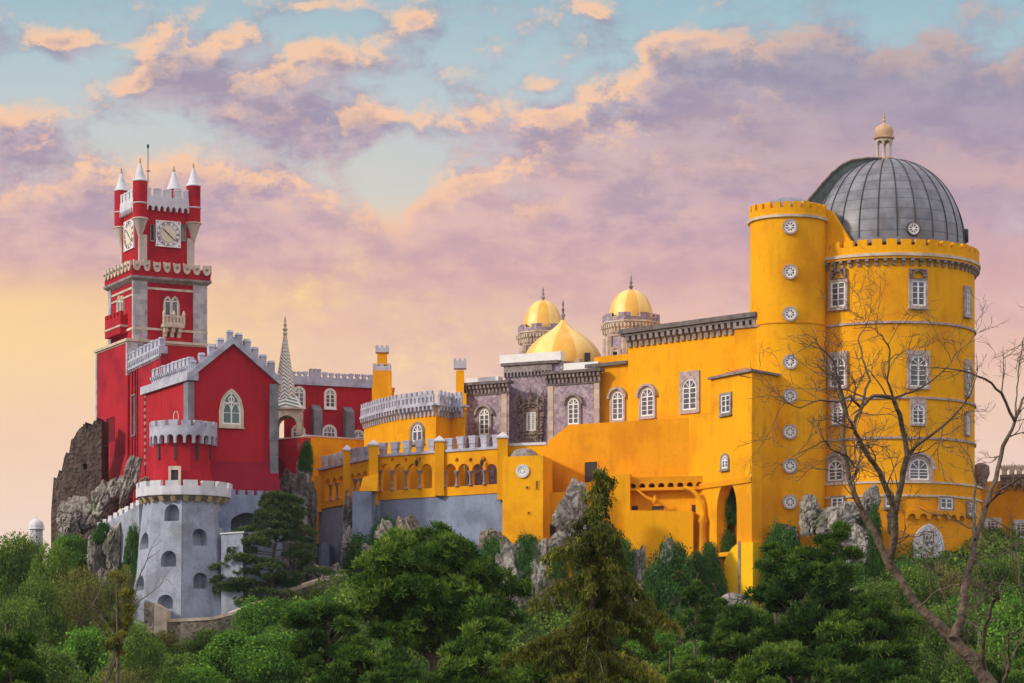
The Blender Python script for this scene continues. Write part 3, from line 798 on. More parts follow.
# windows of the drum
for x0, x1, y0, y1 in ((832, 846, 282, 307), (910.5, 925, 281, 306)):
    window(t, DR, x0, x1, y0, y1, 'rect', 0.24, 2, 3, hood=None, smat='pinkstone')
for px, pw in ((839, 10), (917.7, 10)):
    fx, a_ = DR.frame(px)[0], DR.frame(px)[1]
window(t, DR, 964.5, 968.5, 289, 314, 'rect', 0.3, 2, 3, smat='pinkstone')
for x0, x1, y0, y1 in ((831, 846, 357, 387), (909, 927, 356, 387)):
    window(t, DR, x0, x1, y0, y1, 'arch', 0.24, 2, 4, hood='square', smat='pinkstone')
window(t, DR, 965.5, 969, 366, 394, 'arch', 0.3, 2, 4, hood='square', smat='pinkstone')
window(t, DR, 833, 844, 406, 424, 'arch', 0.18, 2, 3, hood='square', smat='pinkstone'); window(t, DR, 911.5, 924, 404, 424, 'arch', 0.2, 2, 3, hood='square', smat='pinkstone')
window(t, DR, 965, 968.5, 415, 434, 'arch', 0.18, 2, 3, hood='square', smat='pinkstone')
window(t, DR, 829, 844, 460, 481, 'arch', 0.42, 2, 3, hood='drip', smat='pinkstone'); window(t, DR, 908.5, 928, 459, 480, 'arch', 0.42, 2, 3, hood='drip', smat='pinkstone')
DL = Cyl(886.6, 288, 9.6)
window(t, DL, 832, 844, 497.5, 508, 'rect', 0.15, 2, 1); window(t, DL, 885, 898, 497, 507, 'rect', 0.15, 2, 1)
window(t, DL, 939, 952, 498, 509, 'rect', 0.15, 2, 1); window(t, DL, 967, 974, 503, 515, 'rect', 0.15, 2, 2)
# carved heads above the two top windows
for px in (839, 917.7):
    (x, y, _), a = DR.frame(px); z0 = DR.z(px, 282.0)
    def fn():
        q = MB()
        for i in range(7):
            an = PI * (i + .5) / 7
            fillp(q, [(.62*math.cos(an)-.13, .12+.62*math.sin(an)), (.62*math.cos(an)+.13, .12+.62*math.sin(an)), (.62*math.cos(an)+.05, .34+.62*math.sin(an)), (.62*math.cos(an)-.05, .34+.62*math.sin(an))], -.36, 0)
        ring(q, [(-.95, .0), (-.95, 1.0), (.95, 1.0), (.95, 0)], [(-.7, .06), (-.7, .85), (.7, .85), (.7, .06)], -.3, 0)
        return q
    inst('carved_head', cached('carved_head', fn, 'carved'), t, (x, y, z0 + 0.28), a)
# machicoulis arches low on the drum and the pale tracery window
lo = -PI/2 - 0.05; R2 = 9.6
fmap = lambda s, z, d: (dc.x + (R2 + d) * math.cos(-PI/2 + s / R2), dc.y + (R2 + d) * math.sin(-PI/2 + s / R2), z)
za = Zp(519, 278.4)
s_a = (895 - 889) * 0.0996; s_b = 7.4
b = MB(); k = 6; stp = (s_b - s_a) / k
b.slab(fmap, s_a, s_b, za, za + 0.9, [(s_a + (i+.5)*stp, stp*.36, za, za + 0.1, 'round') for i in range(k)], 0.02, 0.42, ds=.3)
part('machicoulis', b, 'yellow_old', t)
window(t, DL, 915, 941, 526, 556, 'point', 0.25, 2, 2, smat='offwhite', pmat='offwhite'); window(t, DL, 924, 932, 532, 541, 'rect', 0.1, 2, 1)

# ---------------------------------------------- stair tower
ST = Cyl(788, 283, 3.84); c = ST.c
t = thing('stair_tower', 'slim round yellow stair tower with a column of small round windows', 'tower', (c.x, c.y, 14))
zf = ST.zf
b = MB(); b.lathe(c, [(3.9, 12), (3.9, zf(321.5)), (3.84, zf(321.5) + .01), (3.84, zf(213))], 64); part('wall', b, 'yellow', t, smooth=30)
b = MB(); ringwall(b, c, 3.7, 4.08, zf(215.5) - .12, zf(215.5) + .14, 64); part('string_course', b, 'cream', t, smooth=30)
b = MB(); ringwall(b, c, 3.7, 4.0, zf(322) - .08, zf(322) + .08, 64); part('string_course', b, 'yellow_old', t, smooth=30)
b = MB(); ringwall(b, c, 3.45, 3.92, zf(214), zf(207), 64); par = part('parapet', b, 'yellow', t, smooth=30)
me = merlon_mesh('box', 0.72, 0.62, 0.45, 'yellow')
for i in range(24):
    a = 2*PI*(i+.5)/24
    inst('merlon', me, par, (c.x + 3.69*math.cos(a), c.y + 3.69*math.sin(a), zf(207)), a + PI/2)
b = MB(); zz = zf(207); b.lathe(c, [(3.3, zz-.3), (3.3, zz+.1), (2.7, zz+.75), (1.9, zz+1.25), (1.0, zz+1.55), (.1, zz+1.65)], 32, rot=.1); part('cap_dome', b, 'lead', t, smooth=50)
for py in (227, 272, 314, 362, 396, 432, 466, 502):
    window(t, ST, 784.2, 795.8, py-5.8, py+5.8, 'round', 0.18, smat='pinkstone')

# ---------------------------------------------- yellow long wing, 45 degrees, and its attached blocks
WG = PW(628, 293.5, 760, 281.5)
t = thing('yellow_wing', 'long yellow wing with heavy dark corbelled cornice running to the stair tower', 'building', (*wp(700, 290), 18))
ztop = WG.z(690, 329)
fp = ccw([WG.P(0, 0)[:2], WG.P(WG.L, 0)[:2], (WG.P(WG.L, 0)[0] + 2, 296), (WG.P(0, 0)[0] + 4, 304)])
b = MB(); b.prism(fp, 16, ztop); part('wall', b, 'yellow', t)
b = MB(); strip(b, WG, -0.5, WG.L, ztop, ztop + 0.28, -1, 0.62); strip(b, WG, -0.6, WG.L, ztop + .28, ztop + .75, -1.2, 0.85); cor = part('cornice', b, 'dark_stone', t)
corbels(cor, WG, 0.0, WG.L, 22, ztop, 0.42, 1.15, 0.6, 'stone')
b = MB(); strip(b, WG, 0, WG.L, ztop - .30, ztop, 0.0, 0.12); part('frieze', b, 'dark_stone', t)
window(t, WG, 641.5, 654.5, 388, 416, 'arch', 0.22, 2, 4, hood='drip', smat='pinkstone')
window(t, WG, 683, 697.5, 379, 410, 'arch', 0.36, 2, 4, hood='square', smat='pinkstone')
# lower recessed piece with its own cornice
W2 = PW(588, 297.5, 629, 294.3)
z2 = W2.z(610, 366)
b = MB(); b.prism(ccw([W2.P(0,0)[:2], W2.P(W2.L,0)[:2], (W2.P(W2.L,0)[0]+2, 304), (W2.P(0,0)[0]+2, 306)]), 16, z2); part('side_wall', b, 'yellow', t)
b = MB(); strip(b, W2, -.1, W2.L, z2, z2+.35, -.6, .45); part('side_cornice', b, 'dark_stone', t)
b = MB(); strip(b, W2, .6, W2.L + .3, z2+.35, z2+1.15, -1.5, -.3); part('attic', b, 'yellow', t)
window(t, W2, 612.5, 624, 392, 420, 'arch', 0.22, 2, 4, hood='drip', smat='pinkstone')
# block A beside the stair tower
A1 = PW(735, 282.3, 780, 279.6); za_ = A1.z(757, 327)
b = MB(); b.prism(ccw([A1.P(0,0)[:2], A1.P(A1.L,0)[:2], (A1.P(A1.L,0)[0], 288), (A1.P(0,0)[0]+1, 288)]), 16, za_); part('upper_block', b, 'yellow', t)
b = MB(); strip(b, A1, -.15, A1.L, za_, za_+.22, -4, .2); part('coping', b, 'stone', t)
# block B, corner towards the viewer, little tiled roof
BL = PW(689, 285.5, 752, 276.0); BR = PW(752, 276.0, 781, 280.0)
zb = BL.z(751.5, 371.5)
s711 = BL.at(711)
b = MB(); b.prism(ccw([BL.P(s711,0)[:2], BL.P(BL.L,0)[:2], BR.P(BR.L,0)[:2], (BR.P(BR.L,0)[0], 290), (BL.P(s711,0)[0]+3, 290)]), BL.z(727, 484), zb); part('corner_block', b, 'yellow', t)
b = MB()
e = [BL.P(s711-.2, 0, .3)[:2], (BL.P(BL.L, 0)[0], BL.P(BL.L, 0)[1] - .45), BR.P(BR.L+.1, 0, .3)[:2]]
ap = (BL.P(BL.L, 0)[0] - .4, 280.5)
b.add([(e[0][0], e[0][1], zb+.15), (e[1][0], e[1][1], zb+.15), (e[2][0], e[2][1], zb+.15), (ap[0], ap[1], zb+1.0), (e[0][0]+2.5, 284, zb+.2), (e[2][0], 284, zb+.2)],
      [(0,1,3), (1,2,3), (2,5,3), (5,4,3), (4,0,3), (0,4,5,2,1)]); part('tiled_roof', b, 'clay', t)
b = MB(); strip(b, BL, s711-.25, BL.L+.3, zb-.02, zb+.2, 0, .34); strip(b, BR, -.1, BR.L, zb-.03, zb+.19, 0, .34); part('eaves', b, 'stone', t)
zt2 = BL.z(700, 414)
window(t, BL, 722, 731, 394.5, 413, 'rect', 0.22, 2, 2)
window(t, BL, 722.5, 729, 455, 468.5, 'arch', 0.16, 2, 2)

# ---------------------------------------------- lower yellow walls under the wing: pierced by the pointed opening
t = thing('yellow_terrace_wall', 'massive plain yellow terrace wall below the wing, with tall pointed opening', 'wall', (*wp(640, 286), 16))
zbk = BL.z(720, 480.5)
op = BL.at(727); ohw = BL.width(717.5, 737.5) / 2; ozs = BL.z(727, 508)
b = MB()
b.slab(BL.P, 0, BL.L, BL.z(727, 556), zt2, [(op, ohw, BL.z(727, 552), ozs, 'point')], -1.2, 0.03)
b.prism(ccw([BL.P(op+ohw+.3, 0, -1.19)[:2], BL.P(BL.L, 0, -.02)[:2], BR.P(BR.L, 0)[:2], (BR.P(BR.L,0)[0], 286.0), (BL.P(op+ohw+.3, 0, 0)[0], 286.0)]), 12, BL.z(727, 484)+.01)
part('gate_wall', b, 'yellow', t)
b = MB(); strip(b, BL, op - ohw - 2.5, op + ohw + .3, 14, BL.z(727, 484)-.02, -4.6, -4.4); part('passage_wall', b, 'yellow_old', t)
b = MB(); strip(b, BL, 0, BL.L + .05, BL.z(752, 476.7) - .55, BL.z(752, 476.7), 0.03, .2, None, None); part('string_course', b, 'yellow_old', t)
TW = PW(569, 291.7, 691, 285.35); zt = TW.z(640, 420.5)
b = MB(); b.prism(ccw([TW.P(0,0)[:2], TW.P(TW.L,0)[:2], (TW.P(TW.L,0)[0], 290), (TW.P(0,0)[0], 296)]), 14, zt)
part('wall', b, 'yellow_old', t)
b = MB(); TS = PW(541.5, 293.6, 569, 291.7)
b.slab(TS.P, 0, TS.L, 14, lambda q: TS.z(543, 446.5) + (zt - TS.z(543, 446.5)) * q / TS.L, [], -3, 0, ds=.6); part('sloping_wall', b, 'yellow_old', t)
# doorway
def opening(parent, wall, x0, x1, y0, y1, kind='rect', name='doorway', m='dark_void', sur=0.0, smat='yellow_old', depth=.6):
    q0, q1 = wall.at(x0), wall.at(x1); xm = (x0+x1)/2; z0, z1 = wall.z(xm, y1), wall.z(xm, y0); w = q1 - q0; h = z1 - z0
    x, y, _ = wall.P((q0+q1)/2, 0)
    b = MB(); oi = outline(kind, w, h); oo = [(px_, pz_ - (.12 if sur else .06)) for px_, pz_ in outline(kind, w + 2*(sur or .12), h + 2*(sur or .06))]
    ring(b, oo, oi, -(.16 if sur else .07), .02)
    me = b.mesh(name); recalc(me); me.materials.append(M[smat]); o = inst(name, me, parent, (x, y, z0), wall.ang)
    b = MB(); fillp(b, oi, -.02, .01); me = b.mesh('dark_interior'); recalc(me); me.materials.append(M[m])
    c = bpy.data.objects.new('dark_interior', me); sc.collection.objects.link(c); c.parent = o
    return o
opening(t, TW, 585, 597.5, 462, 482)
# projecting gallery on little arches and the lower step of the wall
GA = PW(627, 285.4, 703, 283.3); zg0, zg1 = GA.z(650, 489), GA.z(650, 477)
stp = GA.L / 8
b = MB(); b.slab(GA.P, 0, GA.L, zg0, zg1, [((i+.5)*stp + .1, stp*.33, zg0 + .15, zg0 + .28, 'round') for i in range(8)], -4, 0); gal = part('gallery', b, 'yellow_old', t)
b = MB(); strip(b, GA, -.1, GA.L+.3, zg0 - .16, zg0 + .02, -1, .12); part('ledge', b, 'yellow_old', gal)
LW = PW(628, 286.4, 700, 284.3)
b = MB(); b.slab(LW.P, -.4, LW.L + 1.5, 12, LW.z(660, 489), [], -2.5, 0); part('lower_wall', b, 'yellow', t)
L3 = PW(626, 283.9, 693, 282.6)
b = MB(); b.slab(L3.P, -.2, L3.L, 14, lambda q: L3.z(640, 510) - .1*q*.35, [], -2.6, 0, ds=1); part('front_step', b, 'yellow', t)
LL = PW(541, 286.0, 630, 284.6)
b = MB(); b.slab(LL.P, 0, LL.L, 15, lambda q: LL.z(575, 492) + (LL.z(612, 474) - LL.z(575, 492)) * min(1, max(0, (q - LL.at(572)) / 3.2)), [], -5.5, 0, ds=.4); part('left_step', b, 'yellow', t)
opening(t, L3, 682, 687, 0, 0) if False else None
opening(t, LW, 692, 697.5, 505, 514)
opening(t, LW, 632, 638, 506, 512); opening(t, LW, 652, 664, 506, 510)
opening(t, LL, 549, 556, 525.5, 536, sur=.14, smat='stone')
# curved chute / rail with pedestal
b = MB(); pts = []
for i in range(15):
    a = PI/2 - i/14 * PI/2; pts.append(W3(684 + 19.5*math.cos(a), 516 - 28*math.sin(a), 282.9 - i*.03))
b.tube(pts, .22, 8); part('curved_rail', b, 'yellow', t, smooth=50)
px_, py_ = wp(703, 282.4)
b = MB(); b.lathe((px_, py_), [(.42, Zp(560, 282.4)), (.34, Zp(524, 282.4)), (.5, Zp(521, 282.4)), (.3, Zp(516, 282.4))], 12); part('pedestal', b, 'yellow_old', t, smooth=50)
b = MB(); q = W3(653, 497, 282.6); b.tube([W3(636, 489, 284.6), W3(646, 497, 284.3), W3(652, 500, 284.2)], [.10, .14, .2], 7); b.lathe((W3(655, 500, 284.1)[:2]), [(.02, Zp(505, 284.1)), (.32, Zp(502, 284.1)), (.24, Zp(499, 284.1)), (.04, Zp(495, 284.1))], 10)
part('waterspout', b, 'yellow_old', t, smooth=60)
# buttress under the opening: bright, rounded shoulder
BB = PW(721, 277.8, 752.8, 275.2)
def btop(q):
    r = 2.6; zt_ = BB.z(735, 543)
    return zt_ if q > r else zt_ - r * 1.5 + 1.5 * math.sqrt(max(0, r*r - (r - q)**2))
b = MB(); b.slab(BB.P, 0, BB.L, BB.z(735, 597), btop, [], -3, 0, ds=.25); part('buttress', b, 'yellow_bright', t)
b = MB(); q_ = BB.at(739.5); strip(b, BB, q_-.1, q_+.12, BB.z(740, 597), BB.z(740, 541), 0, .12); part('drain_pipe', b, 'stone', t)
b = MB(); W5 = PW(697, 283.5, 716, 281.5); b.slab(W5.P, 0, W5.L, 13, lambda q: W5.z(705, 545), [], -3, 0); part('low_wall', b, 'yellow_old', t)

# ---------------------------------------------- yellow bastion with the round window
t = thing('yellow_bastion', 'square yellow bastion with one round window and grey half dome niche', 'building', (*wp(523, 284), 17))
CF = PW(502.5, 283.0, 543, 281.4); CR = PW(543, 281.4, 552.5, 287.5); zc = CF.z(523, 456)
b = MB(); b.prism(ccw([CF.P(0,0)[:2], CF.P(CF.L,0)[:2], CR.P(CR.L,0)[:2], (CR.P(CR.L, 0)[0], 292), (CF.P(0,0)[0]+.5, 292)]), 15, zc); part('wall', b, 'yellow', t)
UP = PW(503, 284.6, 543.5, 283.2)
b = MB(); b.prism(ccw([UP.P(0,0)[:2], UP.P(UP.L,0)[:2], (UP.P(UP.L,0)[0], 294), (UP.P(0,0)[0], 292)]), zc-.1, UP.z(508, 446.2)); part('upper_wall', b, 'yellow', t)
b = MB(); strip(b, UP, -.1, UP.L + .3, UP.z(508, 446.2), UP.z(508, 446.2)+.28, -.5, .12); part('white_ledge', b, 'offwhite', t)
cx_, cy_ = UP.P(UP.at(524), 0, 0)[:2]
b = MB(); b.lathe((cx_, cy_), [(1.5, zc), (1.42, zc+.3), (1.15, zc+.62), (.7, zc+.85), (.05, zc+.95)], 24); part('half_dome', b, 'stone', t, smooth=60)
window(t, CF, 518.7, 527.3, 466.8, 475.4, 'round', 0.25, smat='offwhite')
for px, py in ((527.5, 487.5), (529, 513)):
    opening(t, CF, px-1, px+1, py-1, py+1, name='scupper')
opening(t, CF, 536.5, 538, 481, 489, name='slit')
zfin = CF.z(503, 434)

# ---------------------------------------------- arcade gallery
t = thing('arcade_gallery', 'open yellow arcade with stone columns above the blue grey terrace wall', 'arcade', (*wp(420, 290), 20))
AF = PW(376, 293.0, 503, 284.0); zsill = AF.z(440, 487.5); zp = AF.z(440, 452.8); zbot = AF.z(440, 496.5)
ops = []
for px in (385.8, 399.2, 412.8, 426.5, 450.3, 463.6, 477.6, 491.4):
    ops.append((AF.at(px), AF.width(px-5.5, px+5.5)/2, zsill, AF.z(px, 470.5), 'round'))
ocs = [(AF.at(px), .22, 0, AF.z(px, 460), 'ocu') for px in (392.5, 406, 419.8, 457, 470.6, 484.5)]
b = MB(); b.slab(AF.P, 0, AF.L, zbot, zp, ops + ocs, -.5, 0, sub=10); part('arcade_wall', b, 'yellow', t)
b = MB(); strip(b, AF, -.3, AF.L, zp, zp+.26, -.62, .16); par = part('parapet', b, 'grey_trim', t)
for a0, a1, n in ((382, 431, 5), (449, 495.5, 5)):
    merlons(par, AF, AF.at(a0), AF.at(a1), n, zp+.26, 'pot', .88, 1.25, .6, 'grey_trim', -.22)
def column(parent, wall, px, z0, z1, d=-.25, r=.15):
    x, y, _ = wall.P(wall.at(px), 0, d)
    def fn():
        h = round(z1 - z0, 1); q = MB()
        q.lathe((0, 0), [(r*1.7, 0), (r*1.7, .12), (r*1.1, .2), (r, .3), (r*.9, h-.45), (r*1.2, h-.4), (r*1.5, h-.2), (r*2.1, h-.08), (r*2.1, h)], 10); return q
    inst('column', cached(('column', round(z1-z0, 1), r), fn, 'stone', 50), parent, (x, y, z0))
for px in (392.5, 406, 419.8, 457, 470.6, 484.5, 380.0, 444.6): column(t, AF, px, zsill, AF.z(px, 470.5), d=.02)
# side arcade, steeply receding
AS = PW(318.5, 305.5, 372, 292.4); zs2 = AS.z(345, 497.5) ; zp2 = AS.z(345, 465.0); zb2 = AS.z(345, 504.5)
ops = []
for px in (327.6, 334.3, 340.9, 352.6, 358.6, 364.6):
    ops.append((AS.at(px), AS.width(px-2.45, px+2.45)/2, zs2, zs2 + 1.7, 'round'))
ocs = [(AS.at(px), .24, 0, zp2 - .62, 'ocu') for px in (331, 337.6, 355.6, 361.6)]
b = MB(); b.slab(AS.P, 0, AS.L, zb2, zp2, ops + ocs, -.5, 0, sub=10); part('side_arcade_wall', b, 'yellow', t)
b = MB(); strip(b, AS, 0, AS.L, zp2, zp2+.26, -.62, .16); par = part('parapet', b, 'grey_trim', t)
for a0, a1, n in ((323.5, 342, 4), (352, 366.5, 4)):
    merlons(par, AS, AS.at(a0), AS.at(a1), n, zp2+.26, 'pot', .95, 1.25, .36, 'grey_trim', -.1)
for px in (331, 337.6, 355.6, 361.6): column(t, AS, px, zs2, zs2+1.7, d=.02)
def pillar(px, Y, w, ytop, ybot, cap=True):
    x, y = wp(px, Y); z0, z1 = Zp(ybot, Y), Zp(ytop, Y)
    b = MB(); b.box(x-w/2, x+w/2, y-w/2, y+w/2, z0, z1); p = part('pillar', b, 'yellow', t)
    if cap:
        b = MB(); e = w/2 + .12
        b.prism([(x-e, y-e), (x+e, y-e), (x+e, y+e), (x-e, y+e)], z1, z1+.14); b.prism([(x-e+.02, y-e+.02), (x+e-.02, y-e+.02), (x+e-.02, y+e-.02), (x-e+.02, y+e-.02)], z1+.14, z1+.65, top=[(x-.05, y-.05), (x+.05, y-.05), (x+.05, y+.05), (x-.05, y+.05)])
        part('cap', b, 'offwhite', p)
pillar(373.5, 291.8, .95, 446, 505)
pillar(347.2, 297.8, .8, 451, 508)
pillar(439.5, 288.2, .95, 442.0, 496)
pillar(502.5, 283.6, 1.05, 438.5, 500)
x, y, _ = AS.P(0.2, 0); b = MB(); b.box(x-.5, x+.3, y-.5, y+.4, zb2-.3, zp2 - .6); part('pillar', b, 'yellow', t)
# buttress on the corner, yellow above grey
bx0, bx1 = W3(360, 490, 290)[0], W3(378, 490, 290)[0]
b = MB(); y0 = 288.6
b.add([(bx0, y0, Zp(491, y0)), (bx1, y0, Zp(491, y0)), (bx1, 292.5, Zp(491, 291)), (bx0, 292.5, Zp(491, 291)), (bx0+.3, y0+1.6, Zp(477, 290)), (bx1, y0+1.6, Zp(473, 290)), (bx1, 292.5, Zp(473, 291)), (bx0+.3, 292.5, Zp(477, 291))],
      [(0,3,2,1),(4,5,6,7),(0,1,5,4),(1,2,6,5),(2,3,7,6),(3,0,4,7)]); part('buttress', b, 'yellow', t)
# lanterns hanging in two arches
for px in (419.5, 484.5):
    x, y, _ = AF.P(AF.at(px), 0, .5); z = AF.z(px, 462.5)
    b = MB(); b.lathe((x, y), [(.02, z-.45), (.14, z-.35), (.2, z), (.22, z+.05), (.05, z+.3), (.02, z+.45)], 6); b.tube([(x, y, z+.4), AF.P(AF.at(px), z+.6, .0)], .03, 4)
    la = part('wall_lantern', b, 'iron', None); tag(la, 'small dark iron lantern on the arcade spandrel, %s bay' % ('second' if px > 450 else 'first'), 'lantern', 'iron lanterns on the arcade')
    
# ---------------------------------------------- blue grey terrace wall under the arcade
t = thing('grey_terrace_wall', 'blue grey rendered terrace wall beneath the yellow arcade', 'wall', (*wp(420, 289), 18))
b = MB(); b.slab(AF.P, -.2, AF.L-.05, 14, zbot, [], -1.5, -.1, ds=3); part('front_wall', b, 'blue_grey', t)
b = MB(); b.slab(AS.P, -.1, AS.L, 12, zb2, [], -1.5, -.1, ds=3); part('side_wall', b, 'blue_grey', t)
b = MB(); b.prism(ccw([(bx0-.7, y0-.1), (bx1-.6, y0-.1), (bx1-.2, 292.5), (bx0, 292.5)]), 14, Zp(491.5, y0)); part('buttress', b, 'blue_grey', t)
b = MB(); xq = W3(325, 575, 296); b.box(xq[0]-.3, xq[0]+.5, 295.2, 303, 13, Zp(543, 296)); part('pier', b, 'blue_grey', t)

# ---------------------------------------------- low wall between the spire porch and the arcade
t = thing('porch_terrace_wall', 'sloping red and yellow terrace wall in front of the long red wing', 'wall', (*wp(320, 290), 20))
GW = PW(303, 306.0, 392, 312.5); zg = GW.z(320, 437)
b = MB(); b.slab(GW.P, 0, GW.L, 18, lambda q: zg, [], -1.0, 0); part('yellow_wall', b, 'yellow', t)
b = MB(); strip(b, GW, 0, GW.L, zg, zg+.14, -1.0, .1); part('coping', b, 'offwhite', t)
GR = PW(262, 310.2, 304, 305.6); zr = GR.z(300, 437.5)
b = MB(); b.slab(GR.P, 0, GR.L, 16, zr, [(GR.at(275), 1.6, 16, GR.z(275, 464), 'seg')], -1.0, 0); part('red_wall', b, 'red', t)
b = MB(); strip(b, GR, 0, GR.L, zr, zr+.14, -1.0, .1); part('coping', b, 'cream', t)
b = MB(); strip(b, GR, 0, GR.L, 16, zr - .3, -2.2, -2.0); part('back_wall', b, 'red_dark', t)
b = MB(); strip(b, GR, GR.at(273.5), GR.at(276.5), 16, GR.z(275, 470), .02, .3); part('pipe', b, 'buttress', t)

# ---------------------------------------------- round yellow bastion with grey balustrade
t = thing('balustrade_bastion', 'yellow polygonal bastion with grey toothed balustrade and arched shutter window', 'building', (*wp(415, 298), 20))
pl = [(364, 305), (381, 300), (400, 296), (436, 292.3), (451, 295.2), (464.5, 293.5)]
pw = [wp(*p) for p in pl]; ze = Zp(399.5, 292.3)*1.0
zc0 = Zp(405.5, 292.3); zm = Zp(403.5, 292.3)
b = MB(); b.prism(ccw(pw + [(pw[-1][0], 305), (pw[0][0]+1, 309)]), 18, zc0); part('wall', b, 'yellow', t)
b = MB()
for A, B in zip(pw[:-1], pw[1:]):
    w = Wall(A, B); strip(b, w, -.12, w.L+.12, zc0, zm, -.6, .5)
par = part('cornice', b, 'grey_trim', t)
b = MB()
for A, B in zip(pw[:-1], pw[1:]):
    w = Wall(A, B); n = max(2, round(w.L/.62)); st = w.L/n
    b.slab(w.P, 0, w.L, zm, zm+.95, [((i+.5)*st, st*.20, zm+.16, zm+.72, 'rect') for i in range(n)], .2, .42)
bal = part('balustrade', b, 'grey_trim', t)
for A, B in zip(pw[:-1], pw[1:]):
    w = Wall(A, B); n = max(2, round(w.L/.8))
    merlons(bal, w, w.L/n/2, w.L - w.L/n/2, n, zm+.95, 'box', .42, .42, .26, 'grey_trim', .31)
for A, B in zip(pw[:-1], pw[1:]):
    w = Wall(A, B); n = max(2, round(w.L/.62))
    corbels(par, w, 0, w.L, n, zc0, .24, 1.05, .5, 'grey_trim')
wE = PW(400, 296, 436, 292.3); window(t, wE, 413, 423, 424, 441.5, 'arch', .25, 2, 1, hood=None)
wE2 = PW(364, 305, 400, 296)
# chimneys
def chim(px, Y, levels, label):
    x, y = wp(px, Y); b = MB(); g_ = MB()
    base = levels[0][1]
    tt = thing('chimney', label, 'chimney', (x, y, Zp(base, Y)), 'yellow chimneys with grey crowns')
    for w, yb, yt, grey in levels:
        w = w * Y / F; q = g_ if grey else b
        if grey:
            q.box(x-w/2, x+w/2, y-w/2, y+w/2, Zp(yb, Y), Zp(yt+1.5, Y))
            for sx_ in (-1, 0, 1):
                for sy_ in (-1, 0, 1):
                    if sx_ or sy_: q.box(x+sx_*w*.4-w*.1, x+sx_*w*.4+w*.1, y+sy_*w*.4-w*.1, y+sy_*w*.4+w*.1, Zp(yt+1.5, Y)-.01, Zp(yt, Y)+.1)
        else: q.box(x-w/2, x+w/2, y-w/2, y+w/2, Zp(yb, Y), Zp(yt, Y))
    part('shaft', b, 'yellow', tt); part('crown', g_, 'grey_trim', tt)
    return tt
chim(382.2, 307, [(19.5, 405, 388, 0), (18, 388, 371.5, 0), (17.5, 371.5, 365.5, 1), (9.5, 365.5, 353, 0), (13, 353, 347, 1)], 'stepped square yellow chimney beside the long red wing, grey toothed crown')
tt = chim(391.5, 309, [(5, 402, 391, 0), (6.5, 391, 388, 0)], 'tiny yellow chimney pot just behind the stepped chimney'); 
chim(460, 301.5, [(13, 410, 394, 0), (8, 394, 371, 0), (12.5, 369, 360, 1)], 'slender yellow chimney beside the purple tiled palace, grey toothed crown')

# ---------------------------------------------- purple tiled palace
t = thing('purple_palace', 'purple tiled palace front with carved stone window and yellow onion dome', 'building', (*wp(535, 300), 22))
PA = PW(464, 302.2, 509, 299.4); PB = PW(505, 302.0, 563, 299.0); PC = PW(547.5, 298.4, 600, 295.4)
zA = PA.z(487, 384.5); zB = PB.z(535, 363.5); zC = PC.z(573, 373)
def blk(w, z, back=8, m='purple', nm='wall', z0=20):
    b = MB(); A, B = w.P(0,0), w.P(w.L,0); b.prism(ccw([A[:2], B[:2], (B[0]+.6, B[1]+back), (A[0]+.6, A[1]+back)]), z0, z); return part(nm, b, m, t)
blk(PA, zA); blk(PB, zB, 7); blk(PC, zC, 9)
def cornice(w, z, h=1.1, m='dark_stone', step=.42, out_=.7):
    b = MB(); strip(b, w, -.35, w.L+.35, z-.15, z+.15, -.5, out_); c_ = part('cornice', b, m, t)
    corbels(c_, w, -.2, w.L+.2, int(w.L/step), z-.15, step*.55, h-.2, out_*.75, 'stone')
    b = MB(); strip(b, w, -.1, w.L+.1, z-h-.12, z-h+.05, 0, .12); strip(b, w, -.2, w.L+.2, z-.5, z-.15, 0, .10); part('moulding', b, m, t)
cornice(PA, zA+.1, 1.1); cornice(PC, zC+.1, 1.2)
# blind arcade frieze on the centre
zf0, zf1 = PB.z(530, 378), PB.z(530, 365)
n = 14; L0 = PB.at(505); L1 = PB.at(553); stp = (L1-L0)/n
b = MB(); b.slab(PB.P, L0, L1, zf0+.2, zf1, [((L0+(i+.5)*stp), stp*.33, zf0+.2, zf0+.55, 'round') for i in range(n)], 0, .3); part('arched_frieze', b, 'stone', t)
b = MB(); strip(b, PB, L0-.3, L1+.8, zf1, zf1+.3, -.4, .5); part('cornice', b, 'dark_stone', t)
b = MB(); strip(b, PB, PB.at(500), PB.at(561), zf1+.3, zf1+1.25, -.9, .1); part('white_attic', b, 'white', t)
b = MB(); w = PW(466, 304, 498, 302); strip(b, w, 0, w.L, zA, w.z(480, 377.5), -1, 0); part('white_attic', b, 'white', t)
b = MB(); w = PW(563.5, 298.4, 598, 296.6); strip(b, w, 0, w.L, zC, w.z(580, 362.5), -1, 0); part('white_attic', b, 'white', t)
# quoins
for w, p0, p1, zt_ in ((PA, 464, 467.5, zA-1), (PA, 501.5, 507, zA-1), (PC, 548, 553.5, zC-1.2), (PC, 594.5, 599.5, zC-1.2)):
    b = MB(); strip(b, w, w.at(p0), w.at(p1), 20, zt_, 0, .07); part('quoin', b, 'quoin_cream', t)
b = MB(); strip(b, PB, PB.at(506.5), PB.at(509.5), 22, zf0, .0, .15); part('pilaster_or_shade', b, 'dark_stone', t)  # dark strip: shadow beside the projecting left front, put in as colour
window(t, PA, 479.5, 490, 409, 435, 'arch', .25, 2, 4, smat='stone', hood='drip')
window(t, PC, 568, 579.5, 398, 424.5, 'arch', .25, 2, 4, smat='stone', hood='drip')
